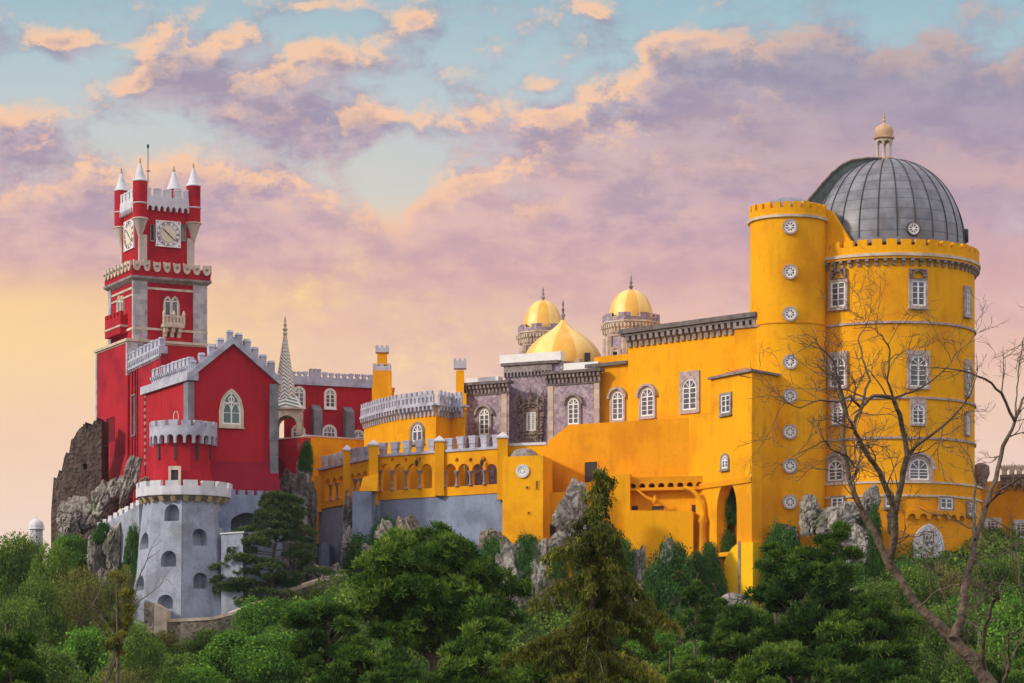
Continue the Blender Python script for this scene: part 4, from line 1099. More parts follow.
# the manueline window: carved stone surround, grille
xw = 532.3
(xx, yy, _), ang = PB.frame(xw); zw0 = PB.z(xw, 431); zw1 = PB.z(xw, 412)
def fn():
    q = MB(); w_, h_ = 1.15, 2.05
    ring(q, [(-1.35, -.9), (-1.35, 2.7), (-.9, 3.3), (.9, 3.3), (1.35, 2.7), (1.35, -.9)], [(-.55, 0), (-.55, 2.0), (-.3, 2.02), (.3, 2.02), (.55, 2.0), (.55, 0)], -.35, .02)
    rnd = random.Random(3)
    for sx_ in (-1, 1):
        for i in range(16):
            z = -.7 + i * .3; q.lathe((sx_*(1.25 + .14*math.sin(i*1.7)), -.35), [(.02, z-.12), (.17, z-.03), (.13, z+.08), (.02, z+.16)], 6)
        q.lathe((sx_*.85, -.45), [(.10, -.8), (.14, -.7), (.09, -.5), (.09, 2.0), (.17, 2.2), (.1, 2.4), (.14, 3.1), (.02, 3.9)], 8)
        q.lathe((sx_*1.45, -.3), [(.1, 1.4), (.16, 1.7), (.09, 2.4), (.16, 3.2), (.08, 3.6), (.02, 4.5)], 7)
    for i in range(15):
        a = PI*i/14; r = 1.28
        x_, z_ = r*math.cos(a), 2.15 + r*.62*math.sin(a)
        q.lathe((x_, -.5), [(.02, z_-.18), (.2, z_-.06), (.2, z_+.06), (.02, z_+.18)], 7)
        x_, z_ = r*.68*math.cos(a), 2.1 + r*.42*math.sin(a)
        q.lathe((x_, -.46), [(.02, z_-.14), (.14, z_-.04), (.12, z_+.07), (.02, z_+.15)], 7)
    q.lathe((0, -.5), [(.1, 2.6), (.3, 2.8), (.22, 3.1), (.36, 3.35), (.2, 3.7), (.24, 3.95), (.1, 4.2), (.02, 4.9)], 8)
    q.box(-1.5, 1.5, -.5, 0, -.45, -.28); q.box(-1.25, 1.25, -.42, 0, -1.15, -.95)
    for i in range(9): q.lathe((-1.2 + i*.3, -.36), [(.02, -1.5), (.14, -1.3), (.12, -1.1), (.16, -.85), (.04, -.6)], 6)
    return q
o = inst('carved_window', cached('carved_window', fn, 'carved'), t, (xx, yy, zw0), ang)
def fn2():
    q = MB(); ring(q, outline('rect', 1.1, 2.0), [(x, z+.1) for x, z in outline('rect', .9, 1.8)], -.3, 0)
    q.box(-.05, .05, -.3, -.1, .1, 1.9)
    for s in (-1, 1):
        for i in range(9):
            z = .2 + i*.2; q.box(s*.25-.2, s*.25+.2, -.29, -.2, z-.025, z+.025)
        for i in range(3): q.box(s*.25-.2+i*.17-.012, s*.25-.2+i*.17+.03, -.285, -.2, .1, 1.9)
    return q
inst('lattice', cached('lattice', fn2, 'white'), o, wloc(o), 0)
q = MB(); fillp(q, outline('rect', 1.0, 1.95), -.12, -.05); me = q.mesh('pane'); recalc(me); me.materials.append(M['glass']); inst('pane', me, o, wloc(o), 0)

# domes
def onion(px, Y, ybase, R, prof, m, ytip, parent, seg=40, rot=0):
    c_ = wp(px, Y); z0 = Zp(ybase, Y)
    b = MB(); b.lathe(c_, [(r*R, z0 + z) for r, z in prof], seg, rot=rot); d = part('dome', b, m, parent, smooth=60)
    finial(parent, c_[0], c_[1], z0 + prof[-1][1] - .1, Zp(ytip, Y) - z0 - prof[-1][1] + .1, 'stone', .17)
    return d
k = 41*307/2800
onion(563, 307, 361, 4.3, [(1.0, -.6), (1.0, 0), (.975, k*.12), (.91, k*.25), (.79, k*.40), (.63, k*.54), (.45, k*.66), (.29, k*.76), (.17, k*.86), (.09, k*.94), (.05, k*1.0)], 'gold_tile', 299, t, 48, rot=-PI/2-.3)
b = MB(); xd, yd = wp(563, 307); b.lathe((xd, yd), [(4.45, 38), (4.45, Zp(362, 307)-.2)], 8, rot=PI/8); part('dome_base', b, 'cream', t)
# small dark dormer in the dome
b = MB(); q = W3(587.5, 360, 303.3); b.box(q[0]-.3, q[0]+.3, q[1]-.3, q[1]+1.5, Zp(362, 303.3), Zp(353, 303.3)); part('hatch', b, 'dark_void', t)

def minaret(px, Y, Rp, ypt, ypb, ycb, Rs, ysb, Rd, ydt, ytip, label, win=None):
    c_ = wp(px, Y); tt = thing('domed_turret', label, 'turret', (c_[0], c_[1], Zp(ysb, Y)), 'purple turrets with yellow domes')
    z = lambda y: Zp(y, Y - Rp)
    b = MB(); b.lathe(c_, [(Rs, 30), (Rs, z(ycb)+.2)], 8, rot=PI/8+.12); part('shaft', b, 'purple', tt)
    b = MB(); b.lathe(c_, [(Rs, z(ycb)), (Rs+.15, z(ycb)+.1), (Rp*.96, z(ypb)), (Rp, z(ypb)+.12), (Rp, z(ypb)+.25), (Rs, z(ypb)+.3)], 8, rot=PI/8+.12); cb_ = part('corbel_table', b, 'quoin_cream', tt)
    # vertical ribs of the corbel table
    for i in range(48):
        a = 2*PI*i/48
        if math.sin(a) > .3: continue
        ck = math.cos((a - .12 - PI/8 + PI/8) % (PI/4) - PI/8); rr = Rp*math.cos(PI/8)/ck*.97
        x_, y_ = c_[0] + rr*math.cos(a), c_[1] + rr*math.sin(a)
        inst('corbel', corbel_mesh(.2, .95, .35, 'cream'), cb_, (x_ - .1*math.cos(a), y_ - .1*math.sin(a), z(ypb)), a + PI/2)
    b = MB(); zt_, zb_ = z(ypt), z(ypb)+.25; h = zt_ - zb_
    for i in range(8):
        a0, a1 = PI/8+.12 + i*PI/4, PI/8+.12 + (i+1)*PI/4
        A = (c_[0]+Rp*math.cos(a0), c_[1]+Rp*math.sin(a0)); B = (c_[0]+Rp*math.cos(a1), c_[1]+Rp*math.sin(a1))
        w = Wall(A, B)
        b.slab(w.P, 0, w.L, zb_, zb_+h*.95, [(w.L/2, w.L*.16, zb_+h*.52, zt_+1, 'rect')], -.35, 0)
    pp = part('parapet', b, 'purple', tt)
    b = MB(); 
    for i in range(8):
        a0, a1 = PI/8+.12 + i*PI/4, PI/8+.12 + (i+1)*PI/4
        A = (c_[0]+Rp*math.cos(a0), c_[1]+Rp*math.sin(a0)); B = (c_[0]+Rp*math.cos(a1), c_[1]+Rp*math.sin(a1)); w = Wall(A, B)
        strip(b, w, w.L*.5-w.L*.22, w.L*.5+w.L*.22, zb_+h*.44, zb_+h*.52, -.3, .04)
        strip(b, w, w.L*.5-w.L*.22, w.L*.5-w.L*.16, zb_+h*.52, zb_+h*1.0, -.3, .04); strip(b, w, w.L*.5+w.L*.16, w.L*.5+w.L*.22, zb_+h*.52, zb_+h*1.0, -.3, .04)
        strip(b, w, 0, w.L, zb_-.08, zb_+.06, -.3, .06)
    part('crenel_trim', b, 'cream', pp)
    zd = z(ypb) + h*.5; H = Zp(ydt, Y) - zd
    prof = [(1, -.4)] + [(math.cos(PI/2*i/12)**.85, H*math.sin(PI/2*i/12)) for i in range(12)] + [(.02, H)]
    b = MB(); b.lathe(c_, [(r*Rd, zd + zz) for r, zz in prof], 40, rot=-PI/2 - PI/10); part('dome', b, 'gold_tile', tt, smooth=60)
    finial(tt, c_[0], c_[1], zd + H - .08, Zp(ytip, Y) - zd - H + .1, 'stone', .17)
    for i in range(8):
        a = PI/8+.12+i*PI/4
        b = MB(); x_, y_ = c_[0]+Rs*math.cos(a), c_[1]+Rs*math.sin(a)
        b.lathe((x_, y_), [(.42, 30), (.42, z(ycb)+.1)], 6); 
        if math.sin(a) < .5: part('quoin', b, 'quoin_cream', tt)
    if win:
        a = -PI/2 + .12 - PI/4 * win[4]; n_ = Vector((math.cos(a), math.sin(a))); r_ = Rs*math.cos(PI/8)
        A = (c_[0]+n_.x*r_+n_.y*2, c_[1]+n_.y*r_-n_.x*2); B = (c_[0]+n_.x*r_-n_.y*2, c_[1]+n_.y*r_+n_.x*2)
        if A[0] > B[0]: A, B = B, A
        window(tt, Wall(A, B), *win[:4], 'arch', .22, 1, 1, smat='cream', pmat='dark_void')
minaret(631, 303, 3.2, 311, 322, 335, 2.75, 360, 2.45, 290, 275, 'domed purple turret rising behind the yellow wing cornice', win=(612, 618, 348, 357, 0))
minaret(543, 318, 2.95, 322.5, 332.5, 344.5, 2.45, 366, 2.3, 300.5, 287, 'domed purple turret standing behind the big onion dome')

# ---------------------------------------------- long red wing with swallow-tail merlons
t = thing('long_red_wing', 'long dark red wing with swallow tail merlons and white arched windows', 'building', (*wp(330, 302), 22))
RW = PW(284, 312.0, 376, 316.0); zr = RW.z(335, 385.5)
b = MB(); b.prism(ccw([RW.P(0,0)[:2], RW.P(RW.L,0)[:2], (RW.P(RW.L,0)[0], 326), (RW.P(0,0)[0], 324)]), 20, zr); part('wall', b, 'red', t)
b = MB(); strip(b, RW, 0, RW.L, zr, zr+.85, -.5, .15); strip(b, RW, 0, RW.L, zr-.12, zr+.1, 0, .3); par = part('parapet', b, 'grey_trim', t)
qs = [293.5, 300, 306, 325.5, 332, 338.5, 345, 351.5, 358, 364.5, 371]
for px in qs:
    x, y, _ = RW.P(RW.at(px), 0, -.2); inst('merlon', merlon_mesh('swallow', .62, .62, .35, 'grey_trim'), par, (x, y, zr+.85), RW.ang)
b = MB(); q0, q1 = RW.at(310), RW.at(321); strip(b, RW, q0, q1, zr+.85, zr+1.35, -.4, .1)
for i in range(3): strip(b, RW, q0 + (q1-q0)*i*.38, q0 + (q1-q0)*(i*.38+.24), zr+1.35, zr+1.75, -.4, .1)
part('centre_block', b, 'grey_trim', par)
window(t, RW, 293.8, 304, 387, 407, 'arch', .10, 2, 3, smat='white'); window(t, RW, 324.7, 335, 389, 408, 'arch', .10, 2, 3, smat='white')
window(t, RW, 292, 304, 426, 440, 'arch', .12, 3, 1, smat='white'); window(t, RW, 322.5, 335.5, 426, 440, 'arch', .12, 3, 1, smat='white'); window(t, RW, 352, 364, 431, 441, 'arch', .12, 2, 1, smat='white')
for p0, p1, yt in ((311, 319.5, 405), (343, 351.5, 407)):
    q0, q1 = RW.at(p0), RW.at(p1); z1_ = RW.z((p0+p1)/2, yt); P_ = RW.P
    b = MB(); b.add([P_(q0,20,1.1), P_(q1,20,1.1), P_(q1,20,0), P_(q0,20,0), P_(q0,z1_-.7,1.1), P_(q1,z1_-.7,1.1), P_(q1,z1_,0), P_(q0,z1_,0)], [(0,3,2,1),(4,5,6,7),(0,1,5,4),(1,2,6,5),(2,3,7,6),(3,0,4,7)])
    part('buttress', b, 'buttress', t)

# ---------------------------------------------- porch with chevron spire
t = thing('spire_porch', 'arched stone porch under a tall green and white chevron tiled spire', 'porch', (*wp(287, 290), 26))
px0, px1 = 273.5, 301; Y0 = 306.8
x0, y0_ = wp(px0, Y0); x1, _ = wp(px1, Y0); z0 = Zp(446, Y0); z1 = Zp(409, Y0); wdt = x1 - x0
cxp = (x0+x1)/2; cyp = Y0 + wdt/2
for A, B in (((x0, Y0), (x1, Y0+.5)), ((x0+.02, Y0+wdt), (x1-.02, Y0+wdt+.5))):
    w = Wall(A, B); b = MB(); b.slab(w.P, 0, w.L, z0-1, z1, [(w.L*.48, w.L*.36, z0-1, z1-1.75, 'round')], -.35, 0); part('arch_wall', b, 'cream', t)
for sgn, xs in ((1, x1), (-1, x0)):
    w = Wall((xs, Y0+.55), (xs, Y0+wdt)); b = MB(); b.slab(w.P, 0, w.L, z0-1, z1-.02, [(w.L*.5, w.L*.34, z0-1, z1-1.75, 'round')], -.3 if sgn > 0 else -.3, 0); part('arch_wall', b, 'cream', t)
b = MB(); b.box(x0-.12, x1+.12, Y0-.12, Y0+wdt+.12, z1, z1+.16); part('cornice', b, 'cream', t)
# skirt then needle, with uv per face for the chevrons
def uvfrustum(mb, c_, r0, z0, r1, z1, n, rot, vs=1.0):
    for i in range(n):
        a0, a1 = rot + 2*PI*i/n, rot + 2*PI*(i+1)/n
        v = [(c_[0]+r0*math.cos(a0), c_[1]+r0*math.sin(a0), z0), (c_[0]+r0*math.cos(a1), c_[1]+r0*math.sin(a1), z0), (c_[0]+r1*math.cos(a1), c_[1]+r1*math.sin(a1), z1), (c_[0]+r1*math.cos(a0), c_[1]+r1*math.sin(a0), z1)]
        mb.add(v, [(0,1,2,3)], [[(0, z0*vs), (1, z0*vs), (1, z1*vs), (0, z1*vs)]])
b = MB(); zk = Zp(397, cyp); zt_ = Zp(333, cyp); zm_ = z1 + .16
uvfrustum(b, (cxp-.1, cyp), wdt*.78, zm_, wdt*.50, zk, 4, PI/4 + .06, 1.2)
uvfrustum(b, (cxp-.35, cyp), wdt*.43, zk-.3, .13, zt_, 8, PI/8 + .06, 1.2)
part('spire', b, 'chevron', t)
finial(t, cxp-.35, cyp, zt_-.1, Zp(316, cyp)-zt_+.1, 'cream', .2)
for i in range(8):
    a = PI/8+.06+PI*2*i/8
    b = MB(); b.tube([(cxp-.35+wdt*.43*math.cos(a), cyp+wdt*.43*math.sin(a), zk-.3), (cxp-.35+.13*math.cos(a), cyp+.13*math.sin(a), zt_)], [.05, .03], 5); part('rib', b, 'cream', t)
b = MB(); x_, y_ = wp(300, 306.4); b.lathe((x_, y_), [(.32, z0-.6), (.3, z0+.9), (.42, z0+1.1), (.25, z0+1.35)], 8); part('urn', b, 'carved', t, smooth=50)

# ---------------------------------------------- red gabled building
t = thing('red_gabled_hall', 'red gabled hall with grey crenellated coping and pointed traceried window', 'building', (*wp(235, 284), 22))
GF = PW(189.5, 280.0, 277, 283.3); GS = PW(144.5, 291.8, 189.5, 280.0)
ze = GF.z(200, 376.5); apq = GF.at(232.5); zap = GF.z(232.5, 341)
gt = lambda q: ze + (zap - ze) * (1 - abs(q - apq) / (apq if q < apq else GF.L - apq))
br_ = [0, apq, GF.L]
b = MB()
for a_, c_ in zip(br_[:-1], br_[1:]): b.slab(GF.P, a_, c_, GF.z(240, 497), lambda q: gt(q), [], -1.0, 0, ds=20)
# body behind with ridge roof
nb = GF.n; bk = -11.5
P = GF.P
part('gable_wall', b, 'red', t)
b = MB(); zlo = GF.z(240, 497)
v = [P(0,zlo,-1), P(GF.L,zlo,-1), P(GF.L,zlo,bk), P(0,zlo,bk), P(0,ze,-1), P(GF.L,ze,-1), P(GF.L,ze,bk), P(0,ze,bk)]
b.add(v, [(0,3,2,1),(4,5,6,7),(0,1,5,4),(1,2,6,5),(2,3,7,6),(3,0,4,7)]); part('body', b, 'red', t)
b = MB(); v = [P(0.3,ze,-1), P(GF.L-.3,ze,-1), P(apq,zap-.4,-1), P(0.3,ze,bk), P(GF.L-.3,ze,bk), P(apq,zap-.4,bk)]
b.add(v, [(0,1,2),(3,5,4),(0,2,5,3),(1,4,5,2)]); part('roof', b, 'clay', t)
b = MB(); b.slab(GS.P, 0, GS.L, 18, ze, [], -1.0, .02); part('side_wall', b, 'red', t)
# coping: raking bands
b = MB()
for (qa, za1, qb, zb1) in ((-.3, ze-.1, apq, zap+.12), (apq, zap+.12, GF.L+.3, ze-.1)):
    v = [P(qa,za1-.42,.42), P(qb,zb1-.42,.42), P(qb,zb1-.42,-1.1), P(qa,za1-.42,-1.1), P(qa,za1+.32,.42), P(qb,zb1+.32,.42), P(qb,zb1+.32,-1.1), P(qa,za1+.32,-1.1)]
    b.add(v, [(0,3,2,1),(4,5,6,7),(0,1,5,4),(1,2,6,5),(2,3,7,6),(3,0,4,7)])
cop = part('gable_coping', b, 'grey_trim', t)
me = merlon_mesh('cap', .62, 1.35, .7, 'grey_trim')
for i in range(5):
    q = .35 + (apq - .6) * i / 4; x, y, _ = P(q, 0, -.25); inst('merlon', me, cop, (x, y, ze - .1 + (zap-ze)*q/apq + .1), GF.ang)
for i in range(5):
    q = apq + .7 + (GF.L - apq - 1.0) * i / 4.3; x, y, _ = P(q, 0, -.25); inst('merlon', me, cop, (x, y, zap + .05 - (zap-ze)*(q-apq)/(GF.L-apq) + .1), GF.ang)
b = MB(); strip(b, GS, -.2, GS.L+.4, ze-.45, ze+.35, -.8, .4); sc_ = part('side_coping', b, 'grey_trim', t)
b = MB(); strip(b, GS, GS.at(152.5), GS.L, ze+.35, ze+1.0, -.7, .1); sp_ = part('side_parapet', b, 'grey_trim', sc_)
merlons(sp_, GS, GS.at(153.5), GS.L-.5, 10, ze+1.0, 'cap', .72, 1.0, .6, 'grey_trim', -.25)
corbels(sp_, GS, GS.at(152.5), GS.L, 18, ze+1.05, .26, .7, .35, 'grey_trim')
# quoins
b = MB(); strip(b, GS, GS.at(184.8), GS.L+.02, 24, ze-.45, 0, .14); strip(b, GF, -.05, .45, 24, ze-.45, 0, .14); part('quoin', b, 'buttress', t)
b = MB(); strip(b, GF, GF.L-.8, GF.L+.05, zlo+.6, ze-.45, 0, .3); part('quoin', b, 'buttress', t)
b = MB(); strip(b, GS, 0, .5, 27, ze-.45, 0, .12)
part('quoin', b, 'red_dark', t)
me = cached('tooth', lambda: MB().box(-.2, .2, -.12, 0, 0, .34), 'cream')
for i in range(11):
    x, y, _ = GS.P(.35, 0); inst('quoin_block', me, t, (x, y, 28.6 + i*.7), GS.ang)
window(t, GF, 221.8, 240.5, 391.5, 424.5, 'point', .3, 2, 2, smat='cream', pmat='glass_green')
# low red skirt, slightly battered
b = MB(); zsk = GF.z(240, 462)
b.add([P(2,zlo,.9), P(GF.L+.1,zlo,.9), P(GF.L+.1,zlo,0), P(2,zlo,0), P(2,zsk,.05), P(GF.L+.1,zsk,.05), P(GF.L+.1,zsk,0), P(2,zsk,0)], [(0,3,2,1),(4,5,6,7),(0,1,5,4),(1,2,6,5),(2,3,7,6),(3,0,4,7)]); part('battered_base', b, 'red_dark', t)

# ---------------------------------------------- second red range behind, with its own merlons
t = thing('red_back_range', 'narrow red range behind the gabled hall, pierced by a tall slit window', 'building', (*wp(145, 294), 24))
BR_ = PW(129.5, 299.0, 161, 287.2); zq = BR_.z(150, 358.5)
b = MB(); b.slab(BR_.P, 0, BR_.L, 22, zq, [], -3.0, 0)
part('wall', b, 'red', t)
b = MB(); strip(b, BR_, 0, BR_.L, zq-.3, zq+.75, -.7, .25); pr = part('parapet', b, 'grey_trim', t)
merlons(pr, BR_, .5, BR_.L-.5, 9, zq+.75, 'cap', .8, .95, .6, 'grey_trim', -.2)
corbels(pr, BR_, 0, BR_.L, 18, zq+.5, .26, 1.0, .4, 'grey_trim')
for q in (1.2, 2.4, 3.3): 
    b = MB(); strip(b, BR_, q, q+.28, 24, zq-.3, 0, .12); part('pilaster_or_shade', b, 'red_dark', t)
opening(t, BR_, 132.6, 135.8, 396, 435, name='slit_window', sur=.14, smat='stone', m='glass')

# ---------------------------------------------- clock tower
K = 1.05; C = Vector((-36.9*K, 291.25*K)); th = math.radians(27)
UR = Vector((math.cos(th), math.sin(th))); UL = Vector((math.sin(th), -math.cos(th)))
def sqc(s):   # front, right, left, back corners
    f = C - Vector((math.cos(th)-math.sin(th), math.sin(th)+math.cos(th))) * (s/2)
    return f, f + UR*s, f - UL*s, f + UR*s - UL*s
def sqw(s):
    f, r, l, k = sqc(s); return Wall(f, r), Wall(l, f)
def sqbox(mb, s, z0, z1, s2=None):
    f, r, l, k = sqc(s); p = [tuple(f), tuple(r), tuple(k), tuple(l)]
    if s2: f, r, l, k = sqc(s2)
    return mb.prism(p, z0, z1, top=[tuple(f), tuple(r), tuple(k), tuple(l)])
t = thing('clock_tower', 'tall red clock tower with stone quoins and four spired corner turrets', 'clock tower', (C.x, C.y, 24))
s1, s2, s3, s0 = 7.8*K, 5.8*K, 8.55*K, 9.9*K
Yf = sqc(s1)[0].y
zz = lambda py: Zp(py, Yf)
# base
F0, L0_ = sqw(s0)
b = MB(); sqbox(b, s0, zz(455), zz(343)); part('base_wall', b, 'red', t)
b = MB(); sqbox(b, s0+2.6, zz(500), zz(455), s0); part('flared_base', b, 'red', t)
b = MB(); sqbox(b, s0+.5, zz(343), zz(343)+.28); sqbox(b, s0+.15, zz(343)-.15, zz(343)); part('ledge', b, 'cream', t)
for w, a_, c_, zlo in ((L0_, 0, .45, zz(430)), (L0_, L0_.L-.35, L0_.L+.08, zz(377)), (F0, -.08, 1.75, zz(377))):
    b = MB(); strip(b, w, a_, c_, zlo, zz(343)-.15, 0, .1); part('quoin', b, 'quoin', t)
opening(t, L0_, 107, 114.5, 418, 441, name='window_recess', m='maroon', smat='red_dark')  # no hollow here: the maroon fill stands in for the shade inside
# shaft
F1, L1_ = sqw(s1)
b = MB(); sqbox(b, s1, zz(343), zz(278)); part('wall', b, 'red', t)
for py, e in ((327.8, .3), (287, .12)):
    b = MB(); sqbox(b, s1+e, zz(py)-.12, zz(py)+.12); part('string_course', b, 'cream', t)
b = MB(); strip(b, L1_, 0, L1_.L, L1_.z(120, 300)-.1, L1_.z(120, 300)+.1, 0, .1); part('string_course', b, 'cream', t)
for w, a_, c_ in ((L1_, 0, .9), (L1_, L1_.L-.3, L1_.L+.1), (F1, -.1, 1.45), (F1, F1.L-1.5, F1.L+.1)):
    b = MB(); strip(b, w, a_, c_, zz(343), zz(279.5), 0, .14); part('quoin', b, 'quoin', t)
# twin pointed windows
def twin(w, x0, x1, y0, y1):
    m = (x0+x1)/2; g_ = (x1-x0)*.04
    window(t, w, x0, m-g_, y0, y1, 'point', .16, 1, 1, smat='cream', pmat='glass', deco=False)
    window(t, w, m+g_, x1, y0, y1, 'point', .16, 1, 1, smat='cream', pmat='glass', deco=False, d=.004)
twin(F1, 164.3, 177.5, 298, 319); twin(L1_, 118.6, 124.2, 297, 320)
# balcony on the front: stone balustrade
q0, q1 = F1.at(160.5), F1.at(184.2) - .3; zb0 = F1.z(172, 328.5)
b = MB(); strip(b, F1, q0, q1, zb0, zb0+.35, 0, 1.0); bal = part('balcony', b, 'cream', t)
b = MB(); n = 6; st = (q1-q0)/n
P1 = F1.P
fm = lambda s, z, d: P1(s, z, d)
b.slab(fm, q0, q1, zb0+.35, zb0+1.3, [(q0+(i+.5)*st, st*.24, zb0+.55, zb0+1.0, 'round') for i in range(n)], .82, .98)
part('balustrade', b, 'cream', bal)
for q in (q0+.08, q1-.08, (q0+q1)/2):
    b = MB(); x, y, _ = P1(q, 0, .9); b.lathe((x, y), [(.16, zb0+.35), (.16, zb0+1.4), (.2, zb0+1.45), (.03, zb0+1.85)], 8); part('post', b, 'cream', bal)
corbels(bal, F1, q0, q1, 3, zb0+.05, .4, 1.2, .8, 'cream')
# lower blind arches under the balcony
for a_, c_ in ((167.3, 171.8), (174.7, 179.8)): opening(t, F1, a_, c_, 334, 347, kind='arch', name='blind_arch', m='red_dark', smat='red_dark')
b = MB(); strip(b, F1, F1.at(163), F1.at(184), zz(349), zb0-1.0, 0, .35); part('balcony_plinth', b, 'red', t)
# balcony on the left face: red box
q0, q1 = L1_.at(109.5), L1_.L-2.2; zb1 = L1_.z(115, 331)
b = MB(); b.slab(L1_.P, .9, L1_.L-2.1, zb1-.8, zb1+1.15, [], 0, .8); rb = part('red_balcony', b, 'red', t)
b = MB(); strip(b, L1_, .8, L1_.L-2.0, zb1-.1, zb1+.1, 0, .9); part('ledge', b, 'cream', rb)
w_off = Wall(L1_.P(.9, 0, .8), L1_.P(L1_.L-2.1, 0, .8))
merlons(rb, w_off, .3, w_off.L-.3, 5, zb1+1.15, 'box', .6, .5, .35, 'red', -.18)
for px in (111, 114.5, 118): opening(rb, L1_, px-1, px+1, 335.5, 344, kind='arch', name='blind_arch', m='red_dark', smat='red_dark')
# gallery with shield merlons
b = MB(); zg = zz(278); sqbox(b, s1+.1, zg-.35, zg, s3+.15); sqbox(b, s3+.2, zg, zg+.25); part('gallery_cornice', b, 'stone', t)
F3, L3_ = sqw(s3)
b = MB(); sqbox(b, s3, zg+.25, zg+1.35); pr = part('gallery_parapet', b, 'red', t)
b = MB()
merlons(pr, F3, .55, F3.L-.5, 8, zg+.75, 'shield', .78, 1.2, .22, 'cream', .06)
merlons(pr, L3_, .5, L3_.L-.55, 8, zg+.75, 'shield', .78, 1.2, .22, 'cream', .06)
f_, r_, l_, k_ = sqc(s3); FB = Wall(k_, r_); merlons(pr, FB, .5, FB.L-.5, 8, zg+.75, 'shield', .78, 1.2, .22, 'cream', -.05)
for w in (F3, L3_):
    for i in range(8):
        q = .55 + (w.L-1.05)*i/7; x, y, _ = w.P(q, 0, .18)
        inst('shield_boss', cached('shield_boss', lambda: MB().lathe((0, 0), [(.02, -.16), (.17, -.08), (.17, .08), (.02, .16)], 8), 'stone', 50), pr, (x, y, zg+1.4))
# upper shaft
F2, L2_ = sqw(s2); ztp = zz(203)
b = MB(); sqbox(b, s2, zg+.3, ztp); part('upper_wall', b, 'red', t)
for w, a_, c_ in ((L2_, 0, .35), (L2_, L2_.L-.25, L2_.L+.09), (F2, -.09, .75), (F2, F2.L-.75, F2.L+.09)):
    b = MB(); strip(b, w, a_, c_, zg+.3, zz(232), 0, .12); part('quoin', b, 'quoin_tan', t)
# battlement of the top
zpar = F2.z(160, 204.5)
stp = F2.L/9
for w in (F2, L2_):
    b = MB(); b.slab(w.P, 0, w.L, zpar-.75, zpar+.35, [((i+.5)*w.L/9, w.L/9*.36, zpar-.75, zpar-.62, 'point') for i in range(9)], .02, .42); part('arched_cornice', b, 'offwhite', t)
b = MB(); sqbox(b, s2+.8, zpar+.35, zpar+.75); pr = part('battlement', b, 'offwhite', t)
for w in (Wall(sqc(s2+.8)[0], sqc(s2+.8)[1]), Wall(sqc(s2+.8)[2], sqc(s2+.8)[0]), Wall(sqc(s2+.8)[3], sqc(s2+.8)[1])):
    merlons(pr, w, 1.15, w.L-1.15, 5, zpar+.75, 'cap', .80, 1.0, .3, 'offwhite', -.2)
# corner turrets
def corner_turret(p, z_off=0, sc_=1.0, full=True):
    x, y = p; k = y / Yf
    Z = lambda py: (HOR - py) * Yf / F + z_off
    b = MB(); b.lathe(p, [(.78, Z(216.5)), (.78, Z(178.5))], 20); tr = part('corner_turret', b, 'red', t, smooth=40)
    b = MB(); b.lathe(p, [(.82, Z(178.5)-.05), (.82, Z(178.5)+.06), (.62, Z(176)), (.36, Z(168)), (.20, Z(163)), (.10, Z(160))], 20); part('cone_roof', b, 'offwhite', tr, smooth=40)
    b = MB(); b.lathe(p, [(.10, Z(160.5)), (.15, Z(159.6)), (.08, Z(158.8)), (.12, Z(158)), (.02, Z(154.5))], 8); part('finial', b, 'cupola', tr, smooth=40)
    b = MB(); b.lathe(p, [(.80, Z(201)-.08), (.88, Z(201)), (.80, Z(201)+.08)], 20, cap=False); part('string_course', b, 'offwhite', tr)
    b = MB(); b.lathe(p, [(.80, Z(217.5)), (.92, Z(217)), (.92, Z(216)), (.80, Z(215.5))], 20, cap=False); part('collar', b, 'cream', tr)
    b = MB(); b.lathe(p, [(.06, Z(240)), (.3, Z(231)), (.62, Z(222)), (.84, Z(217.3))], 16); part('corbel_cone', b, 'quoin_tan', tr, smooth=40)
fc, rc, lc, kc = sqc(s2)
for p in (fc, rc, lc): corner_turret(p)
b = MB(); kx, ky = kc; Zk = lambda py: Zp(py, ky)
b.lathe(kc, [(.7, Zk(205)), (.7, Zk(190))], 16); tr = part('corner_turret', b, 'red', t, smooth=40)
b = MB(); b.lathe(kc, [(.85, Zk(190)), (.62, Zk(185)), (.3, Zk(176)), (.1, Zk(171))], 16); part('cone_roof', b, 'offwhite', tr, smooth=40)
finial(tr, kx, ky, Zk(171.5), .6, 'cupola', .12)
b = MB(); ax, ay_ = wp(148, 304); b.tube([(ax, ay_, Zp(195, 304)), (ax, ay_, Zp(144.5, 304))], .045, 5); b.box(ax-.12, ax+.12, ay_-.05, ay_+.05, Zp(148, 304), Zp(144.5, 304)); b.box(ax-.2, ax+.25, ay_-.04, ay_+.04, Zp(171.5, 304), Zp(170.5, 304)); part('antenna', b, 'iron', t)
